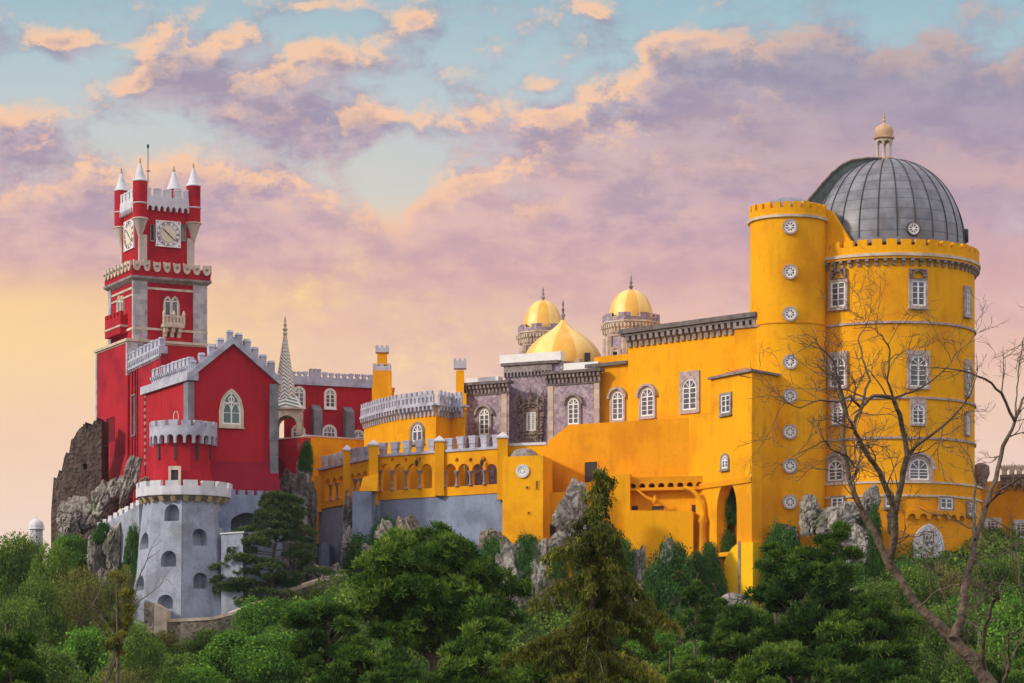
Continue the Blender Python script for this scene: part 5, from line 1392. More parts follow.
# clock faces
def clock(w, x0, x1, y0, y1, d=.02):
    xm = (x0+x1)/2; (x, y, _), a = w.frame(xm); S = w.width(x0, x1); z0 = w.z(xm, y1); H = w.z(xm, y0) - z0
    S = H = (S + H) / 2 if abs(S-H) < .6 else H
    q = MB(); q.box(-S/2, S/2, -.14, 0, 0, H); ring(q, outline('rect', S, H), [(a_, b_+.1) for a_, b_ in outline('rect', S-.2, H-.2)], -.18, -.1)
    me = q.mesh('clock_face'); recalc(me); me.materials.append(M['white']); o = inst('clock_face', me, t, (x, y, z0), a)
    def sub(nm, mb, m):
        me = mb.mesh(nm); recalc(me); me.materials.append(M[m]); c = bpy.data.objects.new(nm, me); sc.collection.objects.link(c); c.parent = o; return c
    r = S*.31
    q = MB(); fillp(q, [(r*math.cos(2*PI*i/32), H/2 + r*math.sin(2*PI*i/32)) for i in range(32)], -.165, -.1); sub('dial', q, 'cream_face')
    q = MB()
    for rr in (.47, .325):
        ring(q, [(S*rr*math.cos(2*PI*i/32), H/2+S*rr*math.sin(2*PI*i/32)) for i in range(32)], [(S*(rr-.014)*math.cos(2*PI*i/32), H/2+S*(rr-.014)*math.sin(2*PI*i/32)) for i in range(32)], -.172, -.1)
    for sx_ in (-1, 1):
        for sz_ in (-1, 1):
            cx_, cz_ = sx_*S*.43, H/2+sz_*S*.43
            fillp(q, [(cx_-.1, cz_), (cx_, cz_+.1), (cx_+.1, cz_), (cx_, cz_-.1)], -.17, -.1)
    sub('chapter_ring', q, 'numeral')
    R_ = S*.40
    for i, tx in enumerate(['XII', 'I', 'II', 'III', 'IIII', 'V', 'VI', 'VII', 'VIII', 'IX', 'X', 'XI']):
        an = PI/2 - 2*PI*i/12
        cu = bpy.data.curves.new('numeral', 'FONT'); cu.body = tx; cu.size = S*.155; cu.align_x = 'CENTER'; cu.align_y = 'CENTER'; cu.extrude = .01; cu.offset = .012
        cu.space_character = .9; cu.materials.append(M['numeral'])
        tmp = bpy.data.objects.new('numeral', cu); mtx = bpy.data.meshes.new_from_object(tmp); bpy.data.objects.remove(tmp); c = bpy.data.objects.new('numeral', mtx); sc.collection.objects.link(c); c.parent = o
        c.matrix_local = Matrix.Translation((R_*math.cos(an), -.17, H/2 + R_*math.sin(an))) @ Matrix.Rotation(PI/2, 4, 'X') @ Matrix.Rotation(an - PI/2, 4, 'Z')
    def hand(an, L, wd):
        q = MB(); c_, s_ = math.cos(an), math.sin(an); nx, nz = -s_, c_
        fillp(q, [(-c_*.2*L+nx*wd*.6, H/2-s_*.2*L+nz*wd*.6), (c_*.5*L+nx*wd, H/2+s_*.5*L+nz*wd), (c_*L, H/2+s_*L), (c_*.5*L-nx*wd, H/2+s_*.5*L-nz*wd), (-c_*.2*L-nx*wd*.6, H/2-s_*.2*L-nz*wd*.6)], -.2 - wd*.1, -.165)
        sub('hand', q, 'hand')
    hand(math.radians(-42), S*.40, .055); hand(math.radians(139), S*.34, .075)
    q = MB(); fillp(q, [(.1*math.cos(2*PI*i/12), H/2+.1*math.sin(2*PI*i/12)) for i in range(12)], -.22, -.16); sub('hub', q, 'hand')
M['cream_face'] = mat('ivory_dial', (0.72, 0.64, 0.50), var=.08)
M['numeral'] = mat('faded_numeral_paint', (0.26, 0.20, 0.22), var=.1)
M['hand'] = mat('bronze_hand', (0.15, 0.09, 0.05), var=.1)
clock(F2, 155.6, 180.2, 221, 247.3); clock(L2_, 124.6, 135.4, 223, 250)
for px0, px1, m_ in ((150.6, 153.4, 'dark_void'), (181.7, 184.9, 'stone')):
    opening(t, F2, px0, px1, 225, 240.5, name='slit_window', sur=.08, smat='stone', m=m_)

# ---------------------------------------------- red bartizan with scalloped crown
BT = Cyl(183.5, 280.9, 2.95); c = BT.c
t = thing('red_bartizan', 'rounded red turret with scalloped pale grey crown on the hall corner', 'turret', (c.x, c.y, 24))
zf = BT.zf
NS = 14
b = MB(); b.lathe(c, [(3.25, zf(492)), (3.05, zf(474)), (2.95, zf(468)), (2.95, zf(428))], NS, rot=.1); part('wall', b, 'red', t)
b = MB(); R_ = 3.38; Lc = 2*PI*R_; nn = 22
z0, z1 = zf(443), zf(425.5)
b.slab(cylmap(c, R_), 0, Lc, z0, z1, [((i+.5)*Lc/nn, Lc/nn*.36, z0, z0+.5, 'round') for i in range(nn)], -.5, 0, ds=.3); cr = part('scalloped_crown', b, 'grey_trim', t)
me = merlon_mesh('box', .92, .55, .45, 'grey_trim')
for i in range(16):
    a = 2*PI*(i+.5)/16; inst('merlon', me, cr, (c.x+(R_-.22)*math.cos(a), c.y+(R_-.22)*math.sin(a), z1), a+PI/2)
for px in (159, 175.5, 197, 210):
    (x, y, _), a = BT.frame(px); h = BT.z(px, 444) - BT.z(px, 460)
    me = cached(('slit', round(h, 1)), lambda: MB().box(-.12, .12, -.05, .1, 0, 1.6), 'dark_void'); inst('arrow_slit', me, t, (x, y, BT.z(px, 460)), a)
b = MB(); fr_ = None
q_ = Cyl(183.5, 280.9, 3.2); A_, B_ = q_.hit(170), q_.hit(180); opening(t, Wall(A_ - Vector((0, .02)), B_ - Vector((0, .02))), 171.3, 178.7, 470, 485, name='doorway', sur=.25, smat='cream')
b = MB(); x_, y_ = wp(176, 281); zt_ = Zp(424, 281)
b.tube([(x_-.25, y_, zt_-1), (x_-.25, y_, zt_+.9), (x_-.12, y_, zt_+1.25), (x_+.12, y_, zt_+1.25), (x_+.25, y_, zt_+.9), (x_+.25, y_, zt_-1)], .06, 6); part('bell_arch', b, 'cream', t)
b = MB(); x_, y_ = wp(163, 281); b.tube([(x_-.2, y_, zt_-1), (x_-.2, y_, zt_+.3), (x_+.2, y_, zt_+.3), (x_+.2, y_, zt_-1)], .05, 6); part('small_arch', b, 'cream', t)

# ---------------------------------------------- big pale round tower (battered octagon)
c = Vector(wp(184.5, 280.2)); Yf = 275.6
t = thing('pale_round_tower', 'battered pale grey tower with arched openings and white crenellated crown', 'tower', (c.x, c.y, 10))
z = lambda py: Zp(py, Yf)
Rt, Rb = 4.1, 5.75; zt_, zb_ = z(499), z(640); NF = 8; rot = -PI/2 + .05
def tower_facet(i):
    a0 = rot + 2*PI*i/NF; a1 = rot + 2*PI*(i+1)/NF
    def f(s, zz, d):
        k = (zt_ - zz)/(zt_ - zb_); R = Rt + (Rb - Rt)*k + d*1.06
        p0 = Vector((c.x + R*math.cos(a0), c.y + R*math.sin(a0))); p1 = Vector((c.x + R*math.cos(a1), c.y + R*math.sin(a1)))
        p = p0.lerp(p1, s); return (p.x, p.y, zz)
    return f
def facet_of(px, py):
    """which facet and s does this pixel fall on"""
    zz0 = z(py); best = None
    for i in range(NF):
        f = tower_facet(i)
        for k in range(41):
            s_ = k/40; p = f(s_, zz0, 0)
            if p[1] > c.y: continue
            e = abs(512 + p[0]*F/p[1] - px)
            if best is None or e < best[0]: best = (e, i, s_)
    return best[1], best[2]
fo = {i: [] for i in range(NF)}
for px, py, w_, h_ in ((172, 512, 15, 17), (199.5, 536.5, 15, 17), (144.5, 539, 9, 17), (168.3, 558, 15.5, 17), (201, 580, 15, 17), (140, 581, 9, 17), (165.5, 601, 16, 16), (221, 517, 6, 17)):
    i, s_ = facet_of(px, py)
    f = tower_facet(i); zz0 = z(py + h_/2); A, B = f(0, zz0, 0), f(1, zz0, 0); pa, pb = 512 + A[0]*F/A[1], 512 + B[0]*F/B[1]
    hw = abs(w_/2/(pb-pa)); L = math.dist(A[:2], B[:2]); asp = hw*L
    zs = z(py - h_/2) - asp
    # spring in s units: 'round' uses hw as radius in z, so wrap with an ellipse scale
    fo[i].append((s_, hw, zz0, zs, L))
class _E: pass
def slab_ell(mb, f, ops, z0, z1, d0, d1, sub=10):
    """like slab, arches elliptical in s but circular in space"""
    L = ops[0][4] if ops else 1.0
    g_ = lambda s, zz, d: f(s / L, zz, d)
    mb.slab(g_, 0, L, z0, z1, [(o[0]*L, o[1]*L, o[2], o[3], 'round') for o in ops], d0, d1, sub=sub)
b = MB()
for i in range(NF): slab_ell(b, tower_facet(i), fo[i], zb_, zt_, -1.3, 0)
part('wall', b, 'lime_grey', t)
b = MB(); b.lathe(c, [(Rb-1.25, zb_), (Rt-1.25, zt_)], NF, rot=rot); part('inner_wall', b, 'lime_grey', t)
# pipes / edge ribs
b = MB(); f = tower_facet(0); b.tube([f(0, zb_, .03), f(0, zt_, .03)], .07, 6); part('edge_moulding', b, 'lime_grey', t)
# crown
Rc = 4.85
b = MB()
for i in range(16):
    a0, a1 = rot + 2*PI*i/16, rot + 2*PI*(i+1)/16
    A = (c.x+Rc*math.cos(a0), c.y+Rc*math.sin(a0)); B = (c.x+Rc*math.cos(a1), c.y+Rc*math.sin(a1)); w = Wall(A, B)
    strip(b, w, 0, w.L, z(494.5), z(485.5), -.5, 0)
    
cr = part('crown', b, 'offwhite', t)
b = MB(); b.lathe(c, [(Rt-.1, z(499.5)), (Rt+.1, z(498)), (Rc-.15, z(495)), (Rc-.15, z(494))], 32); part('crown_soffit', b, 'stone', t)
for i in range(16):
    a0, a1 = rot + 2*PI*i/16, rot + 2*PI*(i+1)/16
    A = (c.x+Rc*math.cos(a0), c.y+Rc*math.sin(a0)); B = (c.x+Rc*math.cos(a1), c.y+Rc*math.sin(a1)); w = Wall(A, B)
    merlons(cr, w, w.L*.5, w.L*.5, 1, z(485.5), 'box', 1.35, .55, .4, 'offwhite', -.22)
me = cached('crown_corbel', lambda: MB().prism([(-.24, -.55), (.24, -.55), (.24, .3), (-.24, .3)], 0, .75, top=[(-.28, -.8), (.28, -.8), (.28, .3), (-.28, .3)]), 'cream_corbel') if 'cream_corbel' in M else None
M['cream_corbel'] = mat('ochre_corbel_stone', (0.52, 0.37, 0.20), var=.3, scale=2)
me = cached('crown_corbel', lambda: MB().prism([(-.24, -.15), (.24, -.15), (.24, .3), (-.24, .3)], 0, .75, top=[(-.28, -.62), (.28, -.62), (.28, .3), (-.28, .3)]), 'cream_corbel')
for i in range(22):
    a = 2*PI*i/22
    if math.sin(a) < .5: inst('corbel', me, cr, (c.x+(Rt+.05)*math.cos(a), c.y+(Rt+.05)*math.sin(a), z(500.5)), a+PI/2)
# grey curtain wall with the big arch
t = thing('grey_curtain_wall', 'blue grey curtain wall with one large arch below the red gable', 'wall', (*wp(250, 281), 14))
CW = PW(212, 278.8, 282, 281.6); zt_ = CW.z(250, 495)
b = MB(); b.slab(CW.P, 0, CW.L, 13, zt_, [(CW.at(248), CW.width(231, 265)/2, CW.z(248, 532), CW.z(248, 520.5), 'seg')], -1.4, 0, sub=12); wl = part('wall', b, 'blue_grey', t)
merlons(wl, CW, CW.at(233), CW.at(279), 6, zt_, 'box', .62, .5, .4, 'blue_grey', -.3)
b = MB(); strip(b, CW, CW.at(226), CW.at(270), CW.z(248, 536), CW.z(248, 508), -3.2, -3.0); part('vault_back', b, 'blue_grey', t)
x0, _ = wp(221, 275.5); x1, _ = wp(246.5, 275.5)
b = MB(); b.prism([(x0, 275.6), (x1-.3, 275.0), (x1, 280), (x0, 280)], 11, [Zp(534.5, 275.6), Zp(533, 275.2), Zp(533, 276), Zp(534.5, 276)]); bt = part('buttress', b, 'lime_grey', t)
b = MB(); b.prism([(x0-.1, 275.5), (x1-.2, 274.9), (x1+.1, 280), (x0-.1, 280)], [Zp(534.4, 275.6), Zp(532.9, 275.2), Zp(532.9, 276), Zp(534.4, 276)], [Zp(533, 275.6), Zp(531.5, 275.2), Zp(530.5, 276), Zp(532, 276)]); part('white_cap', b, 'offwhite', bt)
# low crenellated wall going down left
t = thing('low_crenellated_wall', 'low pale crenellated wall stepping down over rocks beside the pale tower', 'wall', (*wp(122, 283), 20))
LWL = PW(96, 290, 139, 280.0)
b = MB(); b.slab(LWL.P, 0, LWL.L, 18, lambda q: LWL.z(100, 528) + (LWL.z(137, 505) - LWL.z(100, 528))*q/LWL.L, [], -.6, 0, ds=1.5); wl = part('wall', b, 'lime_grey', t)
merlons(wl, LWL, .6, LWL.L-.6, 8, LWL.z(100, 528)+.05, 'box', .9, .6, .45, 'offwhite', -.3, z2=LWL.z(137, 505)-.05)
# ---------------------------------------------- stone retaining wall with cream coping
t = thing('stone_retaining_wall', 'rubble stone retaining wall with cream coping curving below the pale tower', 'wall', (*wp(200, 270), 9))
pts = [(160, 272.5, 622.5), (185, 271.5, 621.5), (212, 271.5, 620), (232, 272, 615), (252, 273, 607), (270, 274.5, 600), (290, 277, 592), (315, 280, 584), (342, 284, 576)]
b = MB(); b2 = MB()
for (a_, Ya, ya), (b_, Yb, yb) in zip(pts[:-1], pts[1:]):
    w = PW(a_, Ya, b_, Yb); za1, zb1 = Zp(ya, Ya), Zp(yb, Yb)
    strip(b, w, 0, w.L, za1-4.5, za1, -.8, 0, zb1-4.5, zb1); strip(b2, w, 0, w.L, za1, za1+.3, -.9, .12, zb1, zb1+.3)
part('wall', b, 'rock_tan', t); part('coping', b2, 'cream', t)
b = MB(); xa, _ = wp(148, 272); xb, _ = wp(152.5, 271); xc_, _ = wp(163, 271)
b.box(xa-.2, xb+.1, 270.6, 276, 8, Zp(603, 271)); part('pier', b, 'rock_tan', t)
b = MB(); b.prism([(xb+.12, 270.9), (xc_+.3, 271.3), (xc_+.3, 276), (xb+.12, 276)], 10, [Zp(602, 271), Zp(609, 271), Zp(609, 271), Zp(602, 271)]); part('gate_pier', b, 'cream', t)
b = MB(); xg, _ = wp(122, 272); b.prism([(xg-.4, 272), (xa-.22, 271.2), (xa-.22, 277), (xg, 277)], 4, [Zp(635, 272), Zp(600, 272), Zp(600, 272), Zp(635, 272)]); part('sloping_buttress', b, 'lime_grey', t)

# ---------------------------------------------- ruined dark wall, far left
t = thing('ruined_wall', 'ragged dark brown rubble wall left of the clock tower with a small gap', 'ruin', (*wp(78, 298), 20))
RU = PW(51, 299.5, 101.5, 298.5)
prof = [(51, 512), (51.3, 492), (52, 478), (55, 474), (61, 471), (63, 462), (66, 452), (70, 448), (72, 436), (76, 430), (80, 427), (88, 424.5), (97, 423), (104, 421)]
rr = random.Random(4)
def rtop(q):
    px = 51 + (101.5-51)*q/RU.L
    for (a_, ya), (b_, yb) in zip(prof[:-1], prof[1:]):
        if a_ <= px <= b_:
            return RU.z(px, ya + (yb-ya)*(px-a_)/(b_-a_)) + .22*math.sin(px*2.3) + .16*math.sin(px*5.1) + .5*(rr.random() - .5) - (.5 if int(px*.7) % 3 == 0 else 0)
    return RU.z(101, 421)
bx_ = RU.at(85)
b = MB(); b.slab(RU.P, 0.001, RU.L-.001, 20, rtop, [(bx_, .22, RU.z(85, 469.5), RU.z(85, 463.5), 'rect')], -2.4, 0, ds=.28); part('wall', b, 'rock_wall', t)
# ---------------------------------------------- far right yellow wall
t = thing('outer_yellow_wall', 'low yellow outer range right of the drum with ornate pale crest and barred windows', 'building', (*wp(1005, 300), 20))
OW = PW(970, 297.0, 1046, 294.0); zo = OW.z(1000, 481)
b = MB(); b.prism(ccw([OW.P(0,0)[:2], OW.P(OW.L,0)[:2], (OW.P(OW.L,0)[0]+1, 304), (OW.P(0,0)[0], 304)]), 17, zo); part('wall', b, 'yellow_old', t)
q1 = OW.at(1001)
b = MB(); st = (OW.L-q1)/6
b.slab(OW.P, q1, OW.L, zo-1.0, zo+.25, [(q1+(i+.5)*st, st*.36, zo-1.0, zo-.7, 'round') for i in range(6)], 0, .5); strip(b, OW, q1, OW.L, zo+.25, zo+.6, -.4, .6); cr = part('arched_cornice', b, 'carved', t)
me = merlon_mesh('swallow', .8, 1.1, .4, 'cream')
merlons(cr, OW, q1+.4, OW.L-.4, 6, zo+.6, 'swallow', .8, 1.1, .4, 'cream', .2)
window(t, OW, 986.5, 999.5, 520, 536, 'rect', .2, 3, 4, smat='offwhite', pmat='carved'); window(t, OW, 1016, 1031, 522, 537, 'rect', .2, 3, 4, smat='offwhite', pmat='carved')
b = MB(); x_, y_ = wp(981, 287); b.lathe((x_, y_), [(.55, Zp(490, 287)), (.65, Zp(480, 287)), (.9, Zp(474, 287)), (.85, Zp(466, 287)), (.3, Zp(463, 287))], 12); part('oriel', b, 'carved', t, smooth=40)

# ---------------------------------------------- little white domed pavilion in the trees, far left
x_, y_ = wp(36.5, 330); t = thing('white_pavilion', 'small white ribbed dome of a pavilion peeping over the trees', 'pavilion', (x_, y_, 22))
z = lambda py: Zp(py, 330)
b = MB(); b.lathe((x_, y_), [(.75, z(560)), (.75, z(529))], 12); part('drum', b, 'offwhite', t, smooth=30)
b = MB(); b.lathe((x_, y_), [(.95, z(529.5)), (.95, z(528.5)), (.88, z(528)), (.9, z(526)), (.78, z(522.5)), (.5, z(520)), (.15, z(518.7)), (.05, z(518))], 20); part('dome', b, 'pavilion_dome', t, smooth=50)
finial(t, x_, y_, z(518.3), .35, 'offwhite', .06)

# ================================================================== GROUND
BX = [-3000, -1200, -500, -100, 0, 100, 150, 240, 320, 420, 500, 600, 700, 750, 800, 900, 1024, 1200, 1700, 3500]
BZ = [-30, -20, -6, 8, 10, 11.5, 10.6, 10.4, 13.8, 16.6, 13.0, 12.2, 11.8, 11.6, 14.5, 17.0, 16.6, 13, -8, -30]
def ground(x, y):
    pe = 512 + x * 10.14
    b = float(np.interp(pe, BX, BZ))
    if y <= 276: z = max(b - 0.33 * (276 - y), -9.0 + 0.0 * y)
    elif y <= 306: z = b + float(np.interp(pe, [180, 260, 380, 520], [.3, .02, .06, .3])) * (y - 276)
    else: z = max(b + 9 - 0.55 * (y - 306), -60)
    if y < 150: z = max(z, -9 + (150 - y) * 0.035)
    n = mnoise.noise(Vector((x * .08, y * .08, 0))) * 1.0 + mnoise.noise(Vector((x * .25, y * .25, 3))) * .35
    return z + n * (1 if y > 40 else y / 40)
xs = np.unique(np.concatenate([np.linspace(-3000, -130, 16), np.linspace(-130, 130, 150), np.linspace(130, 3000, 16)]))
ys = np.unique(np.concatenate([np.linspace(-300, 60, 12), np.linspace(60, 330, 150), np.linspace(330, 6000, 24)]))
vs = [(x, y, ground(x, y)) for y in ys for x in xs]
nx = len(xs); fs = [(j*nx+i, j*nx+i+1, (j+1)*nx+i+1, (j+1)*nx+i) for j in range(len(ys)-1) for i in range(nx-1)]
def soil():
    m = bpy.data.materials.new('hillside_soil'); m.use_nodes = True
    g = NG(m.node_tree); b = m.node_tree.nodes['Principled BSDF']
    pos = g.n('ShaderNodeNewGeometry').outputs['Position']
    n = g.n('ShaderNodeTexNoise'); n.inputs['Scale'].default_value = .35; n.inputs['Detail'].default_value = 8; g.put(n.inputs['Vector'], pos)
    g.put(b.inputs['Base Color'], g.ramp(n.outputs['Fac'], [(.3, (.015, .025, .008)), (.5, (.03, .045, .012)), (.62, (.05, .055, .02)), (.75, (.09, .075, .04))]))
    b.inputs['Roughness'].default_value = 1; b.inputs['Specular IOR Level'].default_value = 0.05
    return m
M['soil'] = soil()
b = MB(); b.add(vs, fs); me = b.mesh('hillside', smooth=True); me.materials.append(M['soil'])
o = bpy.data.objects.new('hillside', me); sc.collection.objects.link(o); tag(o, 'wooded green hillside falling away below the palace', 'hill', kind='structure')

# ================================================================== ROCKS
def rock_mesh(seed, sub=5, tall=1.0):
    key = ('rock', seed)
    if key in _cache: return _cache[key]
    bm = bmesh.new(); bmesh.ops.create_icosphere(bm, subdivisions=sub, radius=1.0)
    r = random.Random(seed); planes = []
    for i in range(22):
        v = Vector((r.gauss(0, 1), r.gauss(0, 1), r.gauss(0, .9))).normalized(); planes.append((v, r.uniform(.48, .84)))
    for v in bm.verts:
        p = v.co.copy()
        for n_, d_ in planes:
            k = p.dot(n_)
            if k > d_: p -= n_ * (k - d_)
        q = p * 1.6 + Vector((seed * 7.1, 0, 0))
        dsp = mnoise.fractal(q, 0.9, 2.2, 5) * .13
        crack = abs(mnoise.noise(Vector((p.x*2.2 + seed, p.y*2.2, p.z*1.0)))); dsp -= max(0, .10 - crack) * 2.6
        crack = abs(mnoise.noise(Vector((p.x*1.5 + seed, p.y*1.5, p.z*2.4 + 5)))); dsp -= max(0, .07 - crack) * 2.2
        dsp += mnoise.fractal(p*6 + Vector((seed, 1, 2)), .8, 2.1, 4)*.045
        v.co = p + p.normalized() * dsp
    me = bpy.data.meshes.new('rock'); bm.to_mesh(me); bm.free(); smooth_by_angle(me, 28)
    _cache[key] = me; return me
rock_mats = {}
def rock(px, py, w, h, Y, seed, m, label, tilt=0.0, dep=None, group=None):
    key = ('rockm', seed, m)
    if key not in _cache:
        me = rock_mesh(seed).copy(); me.materials.append(M[m]); _cache[key] = me
    o = bpy.data.objects.new('rock', _cache[key]); sc.collection.objects.link(o)
    o.location = W3(px, py, Y); sx_ = w/2*Y/F/.80; sz_ = h/2*Y/F/.80
    o.scale = (sx_, (dep or min(sx_*1.0, 1.9)), sz_); o.rotation_euler = (0, tilt, seed * 1.3 % .6)
    o.rotation_euler = (0, tilt, 0)
    return tag(o, label, 'rock', group)
RK = [
 (80, 516, 36, 36, 291.5, 1, 'rock', 'pale cracked boulder at the foot of the ruined brown wall', .1),
 (106, 500, 38, 50, 289.5, 2, 'rock', 'tall grey cliff slab under the flared red base of the clock tower', .35),
 (131, 477, 18, 56, 285.5, 3, 'rock', 'narrow leaning rock fin between clock tower base and red bartizan', .3),
 (143, 488, 14, 34, 283, 4, 'rock_tan', 'small tan rock wedged beside the crown of the pale tower', .1),
 (98, 548, 22, 44, 285, 5, 'rock', 'upright pale rock below the low crenellated wall', 0),
 (112, 545, 20, 46, 284, 6, 'rock', 'upright pale rock touching the low crenellated wall, right of its twin', .1),
 (68, 526, 24, 28, 290, 7, 'rock', 'round pale rock under the ruin, lowest of the cliff', 0),
 (104, 578, 18, 24, 280, 8, 'rock', 'small pale stone among shrubs left of the pale tower', 0),
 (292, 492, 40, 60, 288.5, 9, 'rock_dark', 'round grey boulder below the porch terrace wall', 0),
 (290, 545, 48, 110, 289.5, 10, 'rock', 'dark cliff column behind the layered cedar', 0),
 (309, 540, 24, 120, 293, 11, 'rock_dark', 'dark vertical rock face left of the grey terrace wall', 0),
 (304, 476, 20, 34, 291, 12, 'rock', 'pale rock knob under the ivy beside the yellow wall', 0),
 (348, 515, 12, 40, 291.5, 13, 'rock', 'narrow rock standing against the grey corner buttress', 0),
 (348, 550, 18, 60, 289, 14, 'rock', 'rock outcrop left of the ivy mound by the grey wall', 0),
 (336, 574, 22, 26, 285, 15, 'rock', 'pale boulder at the foot of the grey side wall', 0),
 (318, 577, 22, 22, 283.5, 16, 'rock', 'low pale boulder beside the curving stone coping', 0),
 (388, 541, 26, 46, 285.5, 17, 'rock', 'pale jagged rock rising through the ivy mound', -.5),
 (412, 547, 34, 70, 286, 18, 'rock_tan', 'tan pointed rock at the top of the ivy mound', -.3),
 (372, 565, 24, 44, 284.5, 19, 'rock', 'grey rock low on the ivy mound', -.4),
 (496, 545, 28, 44, 283.5, 20, 'rock_tan', 'tan rock where grey wall meets yellow bastion', -.4),
 (574, 524, 42, 84, 279.5, 21, 'rock', 'dark angular crag in front of the yellow wall doorway', -.2),
 (563, 548, 24, 44, 278.5, 22, 'rock', 'pale tall crag below the dark angular one', .1),
 (514, 586, 44, 92, 276.5, 23, 'rock', 'large pale crag left of the drooping conifer', -.2),
 (541, 590, 30, 84, 276, 24, 'rock', 'dark grey crag directly behind the drooping conifer', 0),
 (500, 622, 34, 50, 272, 25, 'rock', 'lower shoulder of pale rock left of the drooping conifer', 0),
 (590, 560, 46, 90, 276.5, 26, 'rock', 'broad crag hidden behind the drooping conifer', 0),
 (634, 582, 28, 84, 277, 27, 'rock', 'pale mossy crag right of the drooping conifer', .2),
 (645, 615, 30, 50, 274, 28, 'rock_tan', 'tan broken rock at the right foot of the conifer', 0),
 (668, 556, 16, 40, 274.6, 29, 'rock', 'pale spot of bare rock showing in the ivy under the yellow step', 0),
 (655, 596, 44, 84, 277.5, 30, 'rock', 'dark overhung rock beneath the yellow step', 0),
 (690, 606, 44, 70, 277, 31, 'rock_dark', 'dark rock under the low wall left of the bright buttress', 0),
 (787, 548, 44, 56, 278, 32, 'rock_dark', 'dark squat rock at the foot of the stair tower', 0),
 (812, 520, 32, 44, 276.8, 33, 'rock', 'pale rock block against the drum tower, left of the big slab', .2),
 (842, 524, 62, 54, 275.5, 34, 'rock', 'big sloping slab of pale rock in front of the drum tower', -.5),
 (870, 503, 20, 46, 275, 35, 'rock', 'upright dark rock peak in front of the drum tower', .1),
 (862, 541, 20, 38, 273, 36, 'rock', 'small upright pale rock below the big slab', -.1),
 (893, 520, 14, 44, 276, 37, 'rock', 'slim pale rock right of the dark rock peak', 0),
 (833, 556, 50, 28, 271, 38, 'rock', 'low pale pinkish rock amid the pines below the slab', .1),
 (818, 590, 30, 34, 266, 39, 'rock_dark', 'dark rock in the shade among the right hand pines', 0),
 (850, 600, 24, 32, 264, 40, 'rock', 'small pale boulder among the right hand pines', 0),
 (735, 606, 40, 26, 273, 41, 'rock', 'rock ledge under the bright yellow buttress', 0),
]
for r_ in RK:
    rock(*r_[:8], tilt=r_[8])

# ================================================================== PLANTS
def quad_mesh(name, V, tone, m):
    """V: (n,4,3) quads"""
    n = len(V); me = bpy.data.meshes.new(name)
    me.vertices.add(n*4); me.vertices.foreach_set('co', V.reshape(-1).astype(np.float32))
    me.loops.add(n*4); me.loops.foreach_set('vertex_index', np.arange(n*4, dtype=np.int32))
    me.polygons.add(n); me.polygons.foreach_set('loop_start', np.arange(n, dtype=np.int32)*4)
    try: me.polygons.foreach_set('loop_total', np.full(n, 4, dtype=np.int32))
    except Exception: pass
    me.update(calc_edges=True)
    at = me.attributes.new('tone', 'FLOAT', 'POINT'); at.data.foreach_set('value', np.repeat(np.clip(tone, 0, 1), 4).astype(np.float32))
    me.materials.append(M[m]); return me
def leaves(P_, size, rs, up=0.3, aspect=0.7):
    """random oriented leaf quads at points P_ (n,3)"""
    n = len(P_); a = rs.normal(size=(n, 3)); a[:, 2] -= .25; a /= np.linalg.norm(a, axis=1)[:, None]
    nrm = rs.normal(size=(n, 3)); nrm[:, 2] += up * 2; b_ = np.cross(a, nrm); b_ /= np.linalg.norm(b_, axis=1)[:, None] + 1e-9
    s = size * rs.uniform(.6, 1.3, n)[:, None]
    l, w = a * s, b_ * s * aspect
    return np.stack([P_ - l*.5, P_ + w*.5, P_ + l*.5, P_ - w*.5], axis=1)
def crown_broad(seed, ncl=90, per=170, leaf=.24, flat=.75, cr=.17, m='leaf', shape='round', solid=.35):
    """unit crown: width 1 (radius .5), height 1, base z 0; leaf size given for a 8 m crown"""
    rs = np.random.RandomState(seed); pts = []; tones = []
    for i in range(ncl):
        v = rs.normal(size=3); v /= np.linalg.norm(v); r = rs.uniform(solid, 1.0) ** .6
        if shape == 'round': c_ = np.array([v[0]*.40*r, v[1]*.40*r, .52 + v[2]*.40*r])
        elif shape == 'dome':
            v[2] = abs(v[2]); c_ = np.array([v[0]*.42*r, v[1]*.42*r, .06 + v[2]*.80*r])
        elif shape == 'column': c_ = np.array([v[0]*.36*r, v[1]*.36*r, .5 + v[2]*.44*r])
        rad = cr * rs.uniform(.55, 1.25); q = rs.normal(size=(per, 3)); q /= np.linalg.norm(q, axis=1)[:, None]
        q *= (rs.uniform(.35, 1.0, per) ** .5)[:, None] * rad * (1 + .35*rs.normal(size=per)[:, None]*.5)
        q[:, 2] *= flat
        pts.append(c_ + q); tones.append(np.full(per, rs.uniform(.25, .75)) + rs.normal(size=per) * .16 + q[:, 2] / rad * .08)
    P_ = np.concatenate(pts); T = np.concatenate(tones)
    return quad_mesh('crown', leaves(P_, leaf/8, rs), T, m)
def stems(name, seed, m, h=1.0, r=.02, limbs=6, z0=.0, top=.8, spread=.35):
    rr = random.Random(seed); b = MB()
    pts = [(rr.gauss(0, .01)*i, rr.gauss(0, .01)*i, z0 + (top - z0)*i/5) for i in range(6)]
    b.tube(pts, [r*(1 - .13*i) for i in range(6)], 7)
    for k in range(limbs):
        i = rr.randint(1, 4); a = rr.uniform(0, 2*PI); p = Vector(pts[i]); L = spread*rr.uniform(.6, 1.1)
        q = [p + Vector((math.cos(a)*L*t, math.sin(a)*L*t, L*.9*t**.7)) for t in (0, .35, .7, 1)]
        b.tube(q, [r*.5, r*.4, r*.25, r*.1], 5)
    me = b.mesh(name); me.materials.append(M[m]); return me
CR = {}
